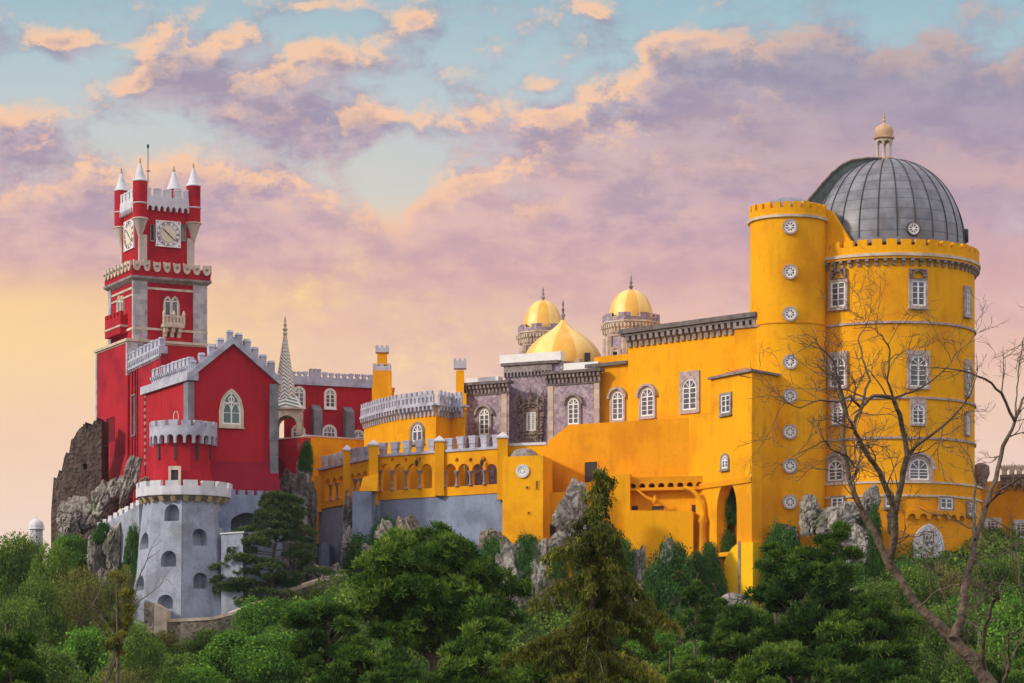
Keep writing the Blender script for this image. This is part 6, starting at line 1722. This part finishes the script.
def crown(kind, k=0):
    key = (kind, k)
    if key not in CR:
        s = hash(kind) % 1 + k*13 + {'broad': 100, 'bright': 200, 'ivy': 300, 'dry': 400, 'shrub': 500}[kind]
        if kind == 'broad': CR[key] = crown_broad(s, 95, 190, .23, .7, .16, 'leaf')
        if kind == 'bright': CR[key] = crown_broad(s, 70, 210, .32, .75, .17, 'leaf_bright')
        if kind == 'ivy': CR[key] = crown_broad(s, 110, 170, .25, .8, .14, 'leaf_ivy', 'dome', .6)
        if kind == 'dry': CR[key] = crown_broad(s, 60, 170, .19, .6, .14, 'leaf_dry')
        if kind == 'shrub': CR[key] = crown_broad(s, 60, 130, .34, .8, .2, 'leaf' if k % 2 else 'leaf_bright', 'dome', .5)
    return CR[key]
STM = {}
def plant(name, px, ytop, wpx, ybot, Y, kind, k, label, cat, trunk=True, group=None, rz=None, depth=1.0, bark='bark'):
    x, y, zt = W3(px, ytop, Y); zb = Zp(ybot, Y); w = wpx*Y/F; h = zt - zb; gz = min(ground(x, Y), zb + .4)
    rr = random.Random(px*31 + ytop); rz = rr.uniform(0, 6.28) if rz is None else rz
    if trunk:
        t = thing(name, label, cat, (x, y, gz), group)
        o = inst('crown', crown(kind, k), t, (x, y, zb), rz, (w, w*depth, h))
        key = (bark, k % 3)
        if key not in STM: STM[key] = stems('trunk', 40 + k, bark)
        inst('trunk', STM[key], t, (x, y, gz), rz, (w*.9, w*.9, (zb + h*.8 - gz)))
        return t
    o = inst(name, crown(kind, k), None, (x, y, zb), rz, (w, w*depth, h))
    return tag(o, label, cat, group)
def T(*a, **k): return plant('broadleaf_tree', *a[:7], a[7], 'tree', **k)
def S(*a, **k): return plant('shrub', *a[:7], a[7], 'shrub', trunk=False, **k)
def I(*a, **k):
    a = list(a); a[4] -= 1.6
    return plant('ivy_mound', *a[:7], a[7], 'ivy', trunk=False, **k)
# left wood
T(14, 527, 60, 640, 285, 'broad', 0, 'dark leafy tree at the very left edge, its top below the ruin')
T(36, 531, 34, 640, 290, 'broad', 2, 'small tree top right under the white pavilion dome')
T(52, 540, 56, 640, 281, 'broad', 1, 'leafy tree just right of the white domed pavilion')
T(70, 532, 44, 600, 287, 'bright', 0, 'green tree crown tucked under the ruined wall')
T(78, 556, 66, 680, 262, 'dry', 0, 'wide olive green tree left of the pale round tower')
T(40, 572, 60, 690, 258, 'broad', 2, 'olive tree in the left wood, in front of the wide one')
T(122, 560, 40, 640, 268, 'dry', 1, 'small pale leafed tree leaning by the pale tower base')
T(20, 590, 60, 700, 248, 'broad', 0, 'dark tree low at the left edge behind the corner pine')
T(88, 620, 80, 720, 240, 'bright', 1, 'light green tree below the wide olive tree')
T(136, 618, 60, 700, 246, 'broad', 1, 'rounded tree in front of the sloping buttress')
T(46, 640, 80, 740, 225, 'broad', 2, 'dark rounded tree at bottom left beside the corner pine')
T(118, 655, 80, 760, 222, 'dry', 2, 'olive tree at the bottom edge left of the hillside shrubs')
I(103, 519, 26, 546, 286.5, 'ivy', 0, 'dark ivy clump on top of the twin pale rocks')
I(133, 515, 22, 590, 282, 'ivy', 1, 'tall dark creeper hanging left of the pale tower')
S(92, 574, 60, 610, 277, 'shrub', 1, 'shrub below the twin pale rocks')
S(125, 596, 34, 632, 272.5, 'shrub', 0, 'shrub in front of the battered left side of the pale tower')
# bushes below retaining wall
S(212, 626, 50, 650, 268.5, 'shrub', 1, 'olive bush growing over the rubble of the retaining wall') 
S(262, 592, 54, 650, 266, 'bright', 1, 'large bright green bush under the curving coping, left one')
S(298, 598, 56, 650, 268, 'bright', 0, 'large bright green bush under the curving coping, middle one')
S(332, 592, 52, 635, 271, 'bright', 2, 'bright green bush under the upper end of the curving coping')
S(235, 626, 70, 690, 255, 'bright', 2, 'broad bright bush below the left curve of the coping')
S(185, 644, 60, 690, 257, 'shrub', 3, 'brownish green bush below the stone gate pier')
S(275, 630, 80, 700, 250, 'bright', 0, 'broad bright bush above the left end of the big pine')
S(165, 628, 28, 650, 268, 'dry', 0, 'dry brown bush at the foot of the gate pier')
S(198, 660, 70, 710, 245, 'shrub', 0, 'dark bush at the bottom edge under the pale tower')
S(300, 614, 60, 650, 262, 'shrub', 1, 'dull green bush between the coping and the big pine')
S(236, 577, 30, 592, 275.5, 'ivy', 0, 'low green strip of weeds inside the coping by the pale tower')
S(280, 572, 44, 588, 279, 'ivy', 1, 'low weeds inside the coping below the layered cedar')
S(345, 583, 30, 600, 278, 'shrub', 1, 'trimmed low growth along the upper coping')
# ivy and mounds mid
I(306, 436, 16, 472, 287.2, 'ivy', 0, 'ivy hanging at the joint of the red and yellow terrace walls')
I(362, 524, 44, 596, 287, 'ivy', 1, 'ivy slope left of the jagged pale rock')
I(386, 511, 40, 560, 288.0, 'ivy', 0, 'ivy top of the mound under the arcade corner')
I(452, 527, 64, 585, 286.5, 'ivy', 1, 'rounded ivy mound in front of the grey terrace wall')
I(424, 530, 50, 590, 284.5, 'ivy', 0, 'ivy filling the gap between jagged rock and rounded mound')
I(492, 528, 44, 610, 281.5, 'ivy', 0, 'ivy bank below the right end of the grey wall')
I(528, 528, 46, 575, 279, 'ivy', 1, 'rounded ivy mound under the yellow bastion')
I(472, 548, 50, 600, 281, 'ivy', 1, 'ivy mound low against the grey wall, half behind the pine')
I(620, 530, 40, 590, 278.4, 'ivy', 0, 'ivy on the crag right of the conifer tip')
I(672, 529, 66, 625, 276.8, 'ivy', 1, 'large dark ivy mass under the yellow step')
I(650, 560, 30, 640, 275.5, 'ivy', 0, 'ivy fall on the left of the large ivy mass')
I(697, 545, 22, 590, 278.5, 'ivy', 1, 'ivy clump by the curved yellow rail')
I(709, 536, 26, 585, 277.8, 'ivy', 0, 'ivy clump spilling left of the bright buttress')
I(727, 524, 24, 562, 283.6, 'ivy', 1, 'ivy growing up into the pointed opening')
I(731, 486, 18, 526, 283.6, 'ivy', 0, 'creeper hanging in the head of the pointed opening')
I(690, 600, 46, 640, 272, 'ivy', 0, 'ivy bank below the large ivy mass')
I(782, 513, 44, 590, 276.9, 'ivy', 1, 'dark ivy over the rock at the foot of the stair tower')
I(874, 490, 20, 600, 274.2, 'ivy', 0, 'ivy trailing down beside the dark rock peak')
I(850, 552, 60, 620, 271.5, 'ivy', 1, 'ivy below the big sloping slab')
I(905, 552, 40, 620, 273, 'ivy', 0, 'ivy bank at the foot of the drum tower')
T(515, 545, 46, 620, 270, 'broad', 0, 'green tree between the ivy bank and pale crag') if False else None
S(490, 612, 36, 650, 268, 'bright', 1, 'bright bush at the foot of the large pale crag')
S(655, 622, 50, 670, 262, 'bright', 2, 'bright green bush right of the conifer foot')
S(700, 640, 60, 690, 255, 'bright', 0, 'bright green bush below the slender pines')
I(714, 550, 30, 615, 277.6, 'ivy', 0, 'ivy at the left foot of the bright yellow buttress')
I(556, 541, 26, 580, 277.5, 'ivy', 1, 'ivy patch between the crags left of the drooping conifer')
I(590, 545, 40, 620, 276.5, 'ivy', 0, 'ivy on the broad crag behind the drooping conifer')
I(520, 612, 40, 660, 272, 'ivy', 0, 'ivy over the foot of the large pale crag')
S(618, 618, 40, 660, 268, 'bright', 1, 'fresh green bush at the right foot of the conifer rocks')
# right wood
T(912, 562, 60, 640, 262, 'broad', 1, 'olive green tree below the pale tracery window')
T(950, 560, 66, 640, 264, 'dry', 1, 'yellowish tree below the low right part of the drum')
T(990, 552, 66, 640, 266, 'broad', 2, 'tree in front of the outer yellow wall, left of the right edge')
T(1022, 548, 60, 640, 270, 'broad', 0, 'dark tree at the right edge before the outer yellow wall')
T(965, 585, 80, 690, 245, 'bright', 1, 'light green tree behind the fork of the bare tree')
T(1012, 590, 80, 700, 240, 'bright', 2, 'light green tree at the right edge of the wood')
T(925, 600, 70, 700, 240, 'broad', 0, 'dark tree left of the bare tree fork')
T(870, 575, 60, 660, 255, 'broad', 2, 'green tree behind the pines below the rock slab')
T(905, 640, 90, 740, 220, 'broad', 1, 'dark tree at the bottom beside the bare trunk')
T(980, 640, 90, 740, 215, 'broad', 0, 'shady tree at the bottom right behind the bare trunk')
T(760, 600, 60, 680, 255, 'broad', 1, 'green tree below the rock ledge of the yellow buttress')

# ---------------- undergrowth over the slope
rs = np.random.RandomState(5); N = 330000
X_ = rs.uniform(-62, 62, N); Y_ = rs.uniform(205, 298, N)
keep = np.ones(N, bool)
cl = np.array([mnoise.noise(Vector((x*.35, y*.35, 1.7))) for x, y in zip(X_[::1], Y_[::1])])
keep = cl > -.6
X_, Y_, cl = X_[keep], Y_[keep], cl[keep]
Z_ = np.array([ground(x, y) for x, y in zip(X_, Y_)]) + rs.uniform(0, 1.1, len(X_)) * np.clip(.55 + cl*2.2, .25, 2.2)
V_ = leaves(np.stack([X_, Y_, Z_], 1), .34, rs)
me = quad_mesh('undergrowth', V_, .45 + cl*.5 + rs.normal(size=len(X_))*.14, 'leaf'); o = bpy.data.objects.new('undergrowth', me); sc.collection.objects.link(o)
tag(o, 'tangled green undergrowth covering the slope below the palace', 'undergrowth', kind='stuff')
# low shrubs of one kind sprinkled through it
rr = random.Random(11)
for i in range(120):
    px = rr.uniform(0, 1024); Y = rr.uniform(208, 268); x = (px-512)*Y/F; g0 = ground(x, Y)
    w = rr.uniform(2.2, 4.2); h = w*rr.uniform(.6, .9)
    o = inst('shrub', crown('shrub', rr.randint(0, 3)), None, (x, Y, g0-.3), rr.uniform(0, 6), (w, w, h))
    tag(o, 'rounded low shrub in the undergrowth of the wooded slope', 'shrub', 'low shrubs in the undergrowth')

# ---------------- conifers
def tuft_quads(C_, R_, per, rs, width=.05, upb=.5):
    n = len(C_); d = rs.normal(size=(n, per, 3)); d[:, :, 2] += upb; d /= np.linalg.norm(d, axis=2)[:, :, None]
    L = R_ * rs.uniform(.6, 1.1, (n, per, 1)); s = np.cross(d, rs.normal(size=(n, per, 3))); s /= np.linalg.norm(s, axis=2)[:, :, None]
    c_ = C_[:, None, :]; a = c_ + d*L*.05; e = c_ + d*L
    return np.stack([a - s*width*.5, a + s*width*.5, e + s*width*.3, e - s*width*.3], 2).reshape(-1, 4, 3)
def pine(px, ytop, wpx, ybot, Y, seed, label, pads=60, tufts=34, rad=.42, per=26, m='needle', pad_r=None, lean=0.0, cat='tree', name='pine_tree', width=.055, cone=False):
    rs = np.random.RandomState(seed); rr = random.Random(seed)
    x, y, zt = W3(px, ytop, Y); zb = Zp(ybot, Y); w = wpx*Y/F; h = zt - zb; gz = ground(x, Y)
    t = thing(name, label, cat, (x, y, gz)); C_ = []; tone = []; b = MB()
    tr = [Vector((x + lean*(k/6 - 1)*h*.4 + rr.gauss(0, .12), y + rr.gauss(0, .1), gz + (zt - .6 - gz)*k/6)) for k in range(7)]
    b.tube(tr, [max(.06, .028*(zt-gz)**.95*(1 - .14*k))*.62 for k in range(7)], 8)
    pr = pad_r or w*.13
    for i in range(pads):
        v = rs.normal(size=3); v /= np.linalg.norm(v); r = rs.uniform(.35, 1)**.5
        zf_ = .5 + v[2]*.47*r
        if cone:
            zf_ = 1 - rs.uniform(0, 1)**.6; rad_ = (1 - zf_)*.5 + .04; a = rs.uniform(0, 2*PI); r2 = rad_*rs.uniform(.4, 1)
            pc = np.array([x + math.cos(a)*r2*w, y + math.sin(a)*r2*w, zb + zf_*h])
        else:
            r *= rs.uniform(.85, 1.18)
            pc = np.array([x + v[0]*.44*r*w, y + v[1]*.44*r*w, zb + zf_*h*.94])
        pads_r = pr*rs.uniform(.5, 1.35); q = rs.normal(size=(tufts, 3)); q /= np.linalg.norm(q, axis=1)[:, None]
        q[:, 2] = np.abs(q[:, 2])*.75 - .18; q *= pads_r * rs.uniform(.6, 1.0, tufts)[:, None]**.5
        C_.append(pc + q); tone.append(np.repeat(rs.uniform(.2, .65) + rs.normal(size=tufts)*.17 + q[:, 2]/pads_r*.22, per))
        # limb from the trunk
        if i % 2 == 0:
            k = max(0.12, min(.92, (pc[2] - gz - np.linalg.norm(pc[:2] - [x, y])*.5)/(zt - gz))); p0 = tr[0].lerp(tr[-1], k)
            kk = k*6; i0 = min(5, int(kk)); p0 = tr[i0].lerp(tr[i0+1], kk - i0)
            p1 = Vector(pc); mid = p0.lerp(p1, .55) + Vector((rr.gauss(0, .2), rr.gauss(0, .2), -.05*w*.3 + rr.gauss(0, .15)))
            b.tube([p0, p0.lerp(mid, .5) + Vector((0, 0, .05)), mid, p1], [.016*w*.7, .013*w*.7, .009*w*.7, .035], 5)
    C_ = np.concatenate(C_); tone = np.concatenate(tone)
    V_ = tuft_quads(C_, rad, per, rs, width, 1.0); V_ -= np.array([x, y, gz])
    tone = tone + rs.normal(size=len(tone))*.1
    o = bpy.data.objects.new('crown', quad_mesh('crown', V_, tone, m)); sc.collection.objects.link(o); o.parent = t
    part('trunk', b, 'bark', t, smooth=60, fix=False)
    return t
pine(432, 526, 168, 660, 150, 1, 'big dark green pine with rounded tufted crown, centre left', pads=95, tufts=42)
pine(330, 592, 84, 690, 146, 2, 'smaller pine with twisted bare limbs left of the big pine', pads=34, tufts=34)
pine(375, 640, 130, 760, 138, 3, 'low spreading pine at the bottom under the big pine', pads=60, tufts=36)
pine(480, 604, 130, 740, 142, 4, 'feathery conifer at the bottom right of the big pine', pads=75, tufts=36, cone=True, pad_r=.85, m='needle')
pine(535, 655, 100, 760, 135, 5, 'low conifer at the bottom left of the drooping conifer', pads=44, tufts=34, cone=True)
pine(812, 548, 120, 660, 160, 6, 'dark pine below the stair tower with clumpy tufted crown', pads=60, tufts=34)
pine(776, 535, 44, 600, 165, 7, 'thin pine sprig standing before the bright yellow buttress', pads=14, tufts=24, lean=.2)
pine(838, 524, 52, 580, 168, 8, 'pine top in front of the pale rock slab', pads=16, tufts=26)
pine(748, 604, 80, 690, 158, 9, 'round topped pine under the bright yellow buttress', pads=44, tufts=34)
pine(870, 590, 100, 700, 156, 10, 'wide dark pine left of the bare tree trunk', pads=56, tufts=36)
pine(790, 632, 110, 740, 148, 11, 'dark pine at the bottom edge right of the slender pines', pads=54, tufts=36)
pine(895, 655, 110, 760, 144, 12, 'dark pine at the bottom edge left of the bare trunk', pads=50, tufts=36)
pine(1004, 650, 100, 760, 150, 13, 'dark bushy pine in the bottom right corner', pads=44, tufts=36)
pine(697, 580, 40, 650, 190, 14, 'slender pine with bare lower stem, left of two', pads=20, tufts=26, rad=.4)
pine(712, 592, 34, 650, 196, 15, 'slender pine with bare lower stem, right of two', pads=16, tufts=26, rad=.4)
pine(670, 640, 90, 740, 170, 16, 'dark young pine right of the drooping conifer foot', pads=40, tufts=32)
pine(8, 612, 70, 740, 130, 17, 'dark pine cut by the bottom left corner', pads=40, tufts=34)
pine(118, 562, 30, 668, 200, 18, 'gaunt slim conifer with sparse clumps in front of the pale tower', pads=22, tufts=14, rad=.42, per=18, m='needle_olive')
# layered cedar right of the pale tower
def cedar(px, ytop, wpx, ybot, Y, seed, label):
    rs = np.random.RandomState(seed); x, y, zt = W3(px, ytop, Y); zb = Zp(ybot, Y); w = wpx*Y/F; h = zt - zb; gz = ground(x, Y)
    t = thing('cedar_tree', label, 'tree', (x, y, gz)); C_ = []; tone = []; b = MB()
    b.tube([(x+.3, y, gz-1), (x+.1, y, gz+h*.4), (x+1.2, y, zt-.5)], [.3, .22, .05], 8)
    for i in range(52):
        f = i/51; zc = zb + h*(1-f) ; rmax = w*(.10 + .42*min(1, f*1.5))*rs.uniform(.45, 1.05); a = rs.uniform(-PI, 0.4)
        cx_ = x + math.cos(a)*rmax + (1-f)*.9; cy_ = y + math.sin(a)*rmax*.6
        n = 60; q = rs.uniform(-1, 1, (n, 3)); q[:, 0] *= 1.35; q[:, 1] *= 1.0; q[:, 2] = q[:, 2]*.20 - .18*(q[:, 0]**2)
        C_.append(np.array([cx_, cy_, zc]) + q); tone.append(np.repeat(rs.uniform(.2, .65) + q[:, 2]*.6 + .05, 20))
        b.tube([(x+(1-f)*.9, y, zc-.5), (cx_, cy_, zc-.15)], [.07, .03], 5)
    C_ = np.concatenate(C_); tone = np.concatenate(tone); V_ = tuft_quads(C_, .30, 20, rs, .07, .2) - np.array([x, y, gz])
    o = bpy.data.objects.new('crown', quad_mesh('crown', V_, tone + rs.normal(size=len(tone))*.08, 'needle_cedar')); sc.collection.objects.link(o); o.parent = t
    part('trunk', b, 'bark', t, smooth=60, fix=False)
cedar(270, 494, 98, 604, 276.6, 21, 'layered dark cedar against the grey curtain wall')
pine(302, 505, 24, 575, 282, 22, 'narrow dark conifer against the rock face left of the grey wall', pads=30, tufts=26, rad=.4, per=20, m='needle_cedar', width=.08)

# drooping conifer, centre
def drooping(px, ytop, Y, seed, label):
    rs = np.random.RandomState(seed); x, y, zt = W3(px, ytop, Y); gz = ground(x, Y)
    t = thing('drooping_conifer', label, 'tree', (x, y, gz)); b = MB()
    b.tube([(x, y, gz-.5), (x+.15, y, gz+5), (x-.05, y, gz+11), (x+.3, y, zt-3), (x+.5, y, zt)], [.34, .28, .2, .10, .02], 9)
    P0 = []; tone = []; D = []
    z = zt - .15
    while z > Zp(760, Y):
        dep = zt - z; n = 2 + (rs.rand() > .4) + (dep > 2)
        for k in range(n):
            a = rs.uniform(0, 2*PI); r = float(np.interp(dep, [0, 1, 2.3, 3.2, 5.5, 9, 12], [.25, .7, 1.1, 1.9, 3.1, 3.6, 3.7]))*rs.uniform(.25, 1.15)*(1 + .3*math.sin(a*3 + z*1.3))
            base = np.array([x + .5*max(0, 1 - dep/8), y, z]); up = rs.uniform(.05, .35)
            path = [base + np.array([math.cos(a)*r*s, math.sin(a)*r*s, up*r*s - .55*r*s*s]) for s in np.linspace(0, 1, 8)]
            b.tube([tuple(p) for p in path[::2]] + [tuple(path[-1])], [.05, .04, .03, .02, .01], 4)
            tb = rs.uniform(.2, .75)
            m_ = int(24 + r*62)
            s = rs.uniform(.12, 1.0, m_); idx = (s*7).astype(int).clip(0, 6); fr = s*7 - idx
            pp = np.array([path[i]*(1-f_) + path[i+1]*f_ for i, f_ in zip(idx, fr)])
            side = rs.normal(size=(m_, 3))*np.array([.13, .13, .05])
            hang = rs.uniform(0, 1, m_)**1.3*rs.uniform(.3, 1.15)*(1 + .6*np.sin(s*19 + a*7))*.7
            pp = pp + side; pp[:, 2] -= hang
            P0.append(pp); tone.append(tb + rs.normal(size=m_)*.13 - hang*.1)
        z -= rs.uniform(.26, .50)
    P_ = np.concatenate(P0); T_ = np.concatenate(tone); n = len(P_); per = 7
    P_ = np.repeat(P_, per, 0) + rs.normal(size=(n*per, 3))*.055; T_ = np.repeat(T_, per)
    d = rs.normal(size=(n*per, 3))*.45; d[:, 2] -= .9; d /= np.linalg.norm(d, axis=1)[:, None]
    s = np.cross(d, rs.normal(size=d.shape)); s /= np.linalg.norm(s, axis=1)[:, None]; L = rs.uniform(.10, .24, (n*per, 1))
    V_ = np.stack([P_ - s*.022, P_ + s*.022, P_ + d*L + s*.014, P_ + d*L - s*.014], 1) - np.array([x, y, gz])
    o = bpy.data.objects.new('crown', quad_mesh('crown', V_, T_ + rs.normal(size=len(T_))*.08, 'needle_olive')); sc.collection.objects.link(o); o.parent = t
    part('trunk', b, 'bark', t, smooth=60, fix=False)
drooping(590, 467, 120, 33, 'tall drooping olive conifer in the centre foreground with pointed top')

# bare tree, right foreground
def bare():
    Y0 = 75.0; S_ = Y0/F
    x, y, _ = W3(1062, 700, Y0); gz = ground(x, Y0)
    t = thing('bare_tree', 'leafless grey tree leaning across the right foreground', 'tree', (x, y, gz))
    rr = random.Random(5); b = MB(); tw = MB()
    def limb(pts, r0, r1, dy0=0.0, dy1=0.0, jit=.6):
        P_ = []; n = len(pts)
        # subdivide with small wander
        dense = []
        for i in range(n-1):
            k = 3
            for j in range(k): f = j/k; dense.append((pts[i][0]+(pts[i+1][0]-pts[i][0])*f + (rr.gauss(0, jit) if j else 0), pts[i][1]+(pts[i+1][1]-pts[i][1])*f + (rr.gauss(0, jit) if j else 0)))
        dense.append(pts[-1]); m_ = len(dense)
        for i, (px, py) in enumerate(dense):
            f = i/(m_-1); P_.append(Vector(W3(px, py, Y0 + dy0 + (dy1-dy0)*f)))
        R_ = [(r1 + (r0-r1)*(1-i/(m_-1))**(1.5 if r0 > 20 else 1))*S_/2*(1 + rr.uniform(-.10, .10)) for i in range(m_)]
        b.tube(P_, R_, 9 if r0 > 6 else 6); return P_, R_
    L = []
    # trunk and root
    L.append(limb([(1072, 990), (1050, 840), (1018, 740), (1000, 700), (975, 662), (953.5, 639), (918, 607), (889.5, 564.6), (868, 522), (850, 483), (843, 440), (844, 410), (839, 385)], 24, 2.6, 0, 1.5))
    L.append(limb([(889.5, 564.6), (894, 540), (895, 511), (886, 488), (875, 465), (862, 446), (854, 429), (846, 410), (839, 385), (834, 362)], 8, 1.6, .3, -2.5))
    L.append(limb([(895, 511), (902, 483), (907, 455), (900, 415), (893, 398), (873.5, 395.7), (861, 408), (854, 424)], 6.5, 2.5, .2, -1))
    L.append(limb([(907, 455), (923.6, 440), (943, 426), (960, 409), (971, 393)], 4, 1.2, 0, -3))
    L.append(limb([(953.5, 639), (960.6, 622), (964, 593), (970, 565), (975, 539.6), (985.5, 507.6), (996, 479), (1003, 446), (1015, 421), (1022, 400), (1032, 388)], 10, 1.6, 0, 3))
    L.append(limb([(1015, 421), (1001.5, 393), (985, 379), (962.5, 370.7), (940, 368)], 3.4, 1, 2, 0))
    L.append(limb([(1015, 421), (1017, 395), (1018, 373), (1023, 340), (1020, 345)], 1.8, .6, 2, 4))
    L.append(limb([(985.5, 507.6), (1000, 490), (1020, 478), (1040, 470)], 3.2, 1.2, 1.5, -1))
    L.append(limb([(975, 539.6), (973, 510), (976, 485), (972, 465)], 4, 1.5, 1, 3))
    L.append(limb([(985, 672), (982, 653), (985.5, 625), (994, 600), (998, 590)], 6, 2, .5, -2))
    L.append(limb([(975, 662), (955, 652), (952, 630), (945, 600), (938, 580)], 3, 1, .4, 2))
    L.append(limb([(1000, 700), (1005, 680), (1010, 660), (1008, 650)], 5, 2, .4, -1.5))
    L.append(limb([(850, 483), (858, 470), (846, 455), (836, 452), (824, 441), (812, 447), (797, 454)], 3, .8, 1, -1))
    L.append(limb([(893, 398), (887, 380), (890, 350), (882, 335), (872, 328)], 2.6, .8, -.5, -2))
    L.append(limb([(893, 398), (912, 392), (930, 382), (948, 366), (960, 350)], 2.6, .8, -.5, 1))
    L.append(limb([(861, 408), (850, 396), (838, 402), (820, 400), (800, 408), (785, 402)], 2.8, .7, -.5, -3))
    L.append(limb([(861, 408), (870, 380), (862, 358), (858, 340), (866, 326)], 3.0, .8, -.5, 1))
    L.append(limb([(889.5, 564.6), (870, 590), (850, 596), (840, 604)], 2.4, .8, .4, -2)) if False else None
    L.append(limb([(918, 607), (938, 590), (960, 585), (975, 560), (990, 556)], 2.5, .8, .4, -3))
    # twigs grown from the limbs
    L = [l for l in L if l]
    def grow(p, d, r, length, depth):
        n = 4; pts = [p]; q = p.copy(); dd = d.copy()
        for i in range(n):
            dd = (dd + Vector((rr.gauss(0, .24), rr.gauss(0, .22), rr.gauss(0, .22) + .03))).normalized(); q = q + dd*(length/n); pts.append(q.copy())
        tw.tube(pts, [r*(1-.17*i) for i in range(n+1)], 4)
        if depth > 0:
            for i in range(1, n+1):
                if rr.random() < .66:
                    ax = Vector((rr.gauss(0, 1), rr.gauss(0, 1), rr.gauss(0, 1))).normalized(); nd = (dd + ax*.85).normalized()
                    grow(pts[i], nd, max(.006, r*.62), length*rr.uniform(.45, .75), depth-1)
    for li, (P_, R_) in enumerate(L):
        s0_ = 16 if li == 0 else 2
        for i in range(s0_, len(P_)):
            if rr.random() < (.34 if P_[i].x > 12.2 else .52):
                d = (P_[i]-P_[i-1]).normalized(); ax = Vector((rr.gauss(0, 1), rr.gauss(0, .8), rr.gauss(.2, .8))).normalized()
                grow(P_[i], (d*.6 + ax).normalized(), max(.010, min(.022, R_[i]*.5)), rr.uniform(.6, 1.4), 3)
        d = (P_[-1]-P_[-2]).normalized(); grow(P_[-1], d, R_[-1], 1.1, 3)
    part('trunk', b, 'bark_pale', t, smooth=60, fix=False)
    o = part('twigs', tw, 'bark', t, smooth=60, fix=False); o['kind'] = 'stuff'
bare()
def dead_tree(px, ytop, Y, seed, label):
    x, y, zt = W3(px, ytop, Y); gz = ground(x, Y); t = thing('dead_tree', label, 'tree', (x, y, gz)); rr = random.Random(seed); b = MB(); H = zt - gz
    def go(p, d, r, L, k):
        pts = [p]; q = p.copy()
        for i in range(5):
            d = (d + Vector((rr.gauss(0, .16), rr.gauss(0, .16), rr.gauss(0, .08)))).normalized(); q = q + d*(L/5); pts.append(q.copy())
        b.tube(pts, [max(.012, r*(1-.16*i)) for i in range(6)], 5)
        if k:
            for i in range(1, 6):
                if rr.random() < .75: go(pts[i], (d + Vector((rr.gauss(0, .9), rr.gauss(0, .9), rr.gauss(.2, .4)))).normalized(), r*.5, L*rr.uniform(.3, .5), k-1)
    go(Vector((x, y, gz-.3)), Vector((rr.gauss(0, .05), 0, 1)), .22, H, 3)
    part('trunk', b, 'bark_pale', t, smooth=60, fix=False)
dead_tree(84, 590, 222, 3, 'pale leafless tree standing in the left wood')
dead_tree(932, 590, 205, 8, 'thin leafless tree behind the bare trunk fork')
dead_tree(680, 566, 262, 12, 'thin leafless tree against the dark ivy mass')

# ---------------- the thin evening air
hz = bpy.data.materials.new('evening_air'); hz.use_nodes = True; hz.node_tree.nodes.clear()
pv = hz.node_tree.nodes.new('ShaderNodeVolumePrincipled'); pv.inputs['Color'].default_value = (0.86, 0.90, 1.0, 1); pv.inputs['Density'].default_value = 0.00005; pv.inputs['Anisotropy'].default_value = 0.0
ho = hz.node_tree.nodes.new('ShaderNodeOutputMaterial'); hz.node_tree.links.new(pv.outputs[0], ho.inputs['Volume'])
b = MB(); b.box(-3100, 3100, -400, 6100, -66, 66); me = b.mesh('haze'); me.materials.append(hz)
o = bpy.data.objects.new('haze', me); sc.collection.objects.link(o); tag(o, 'thin pale evening haze over the hillside', 'haze', kind='stuff')
sc.cycles.volume_bounces = 0
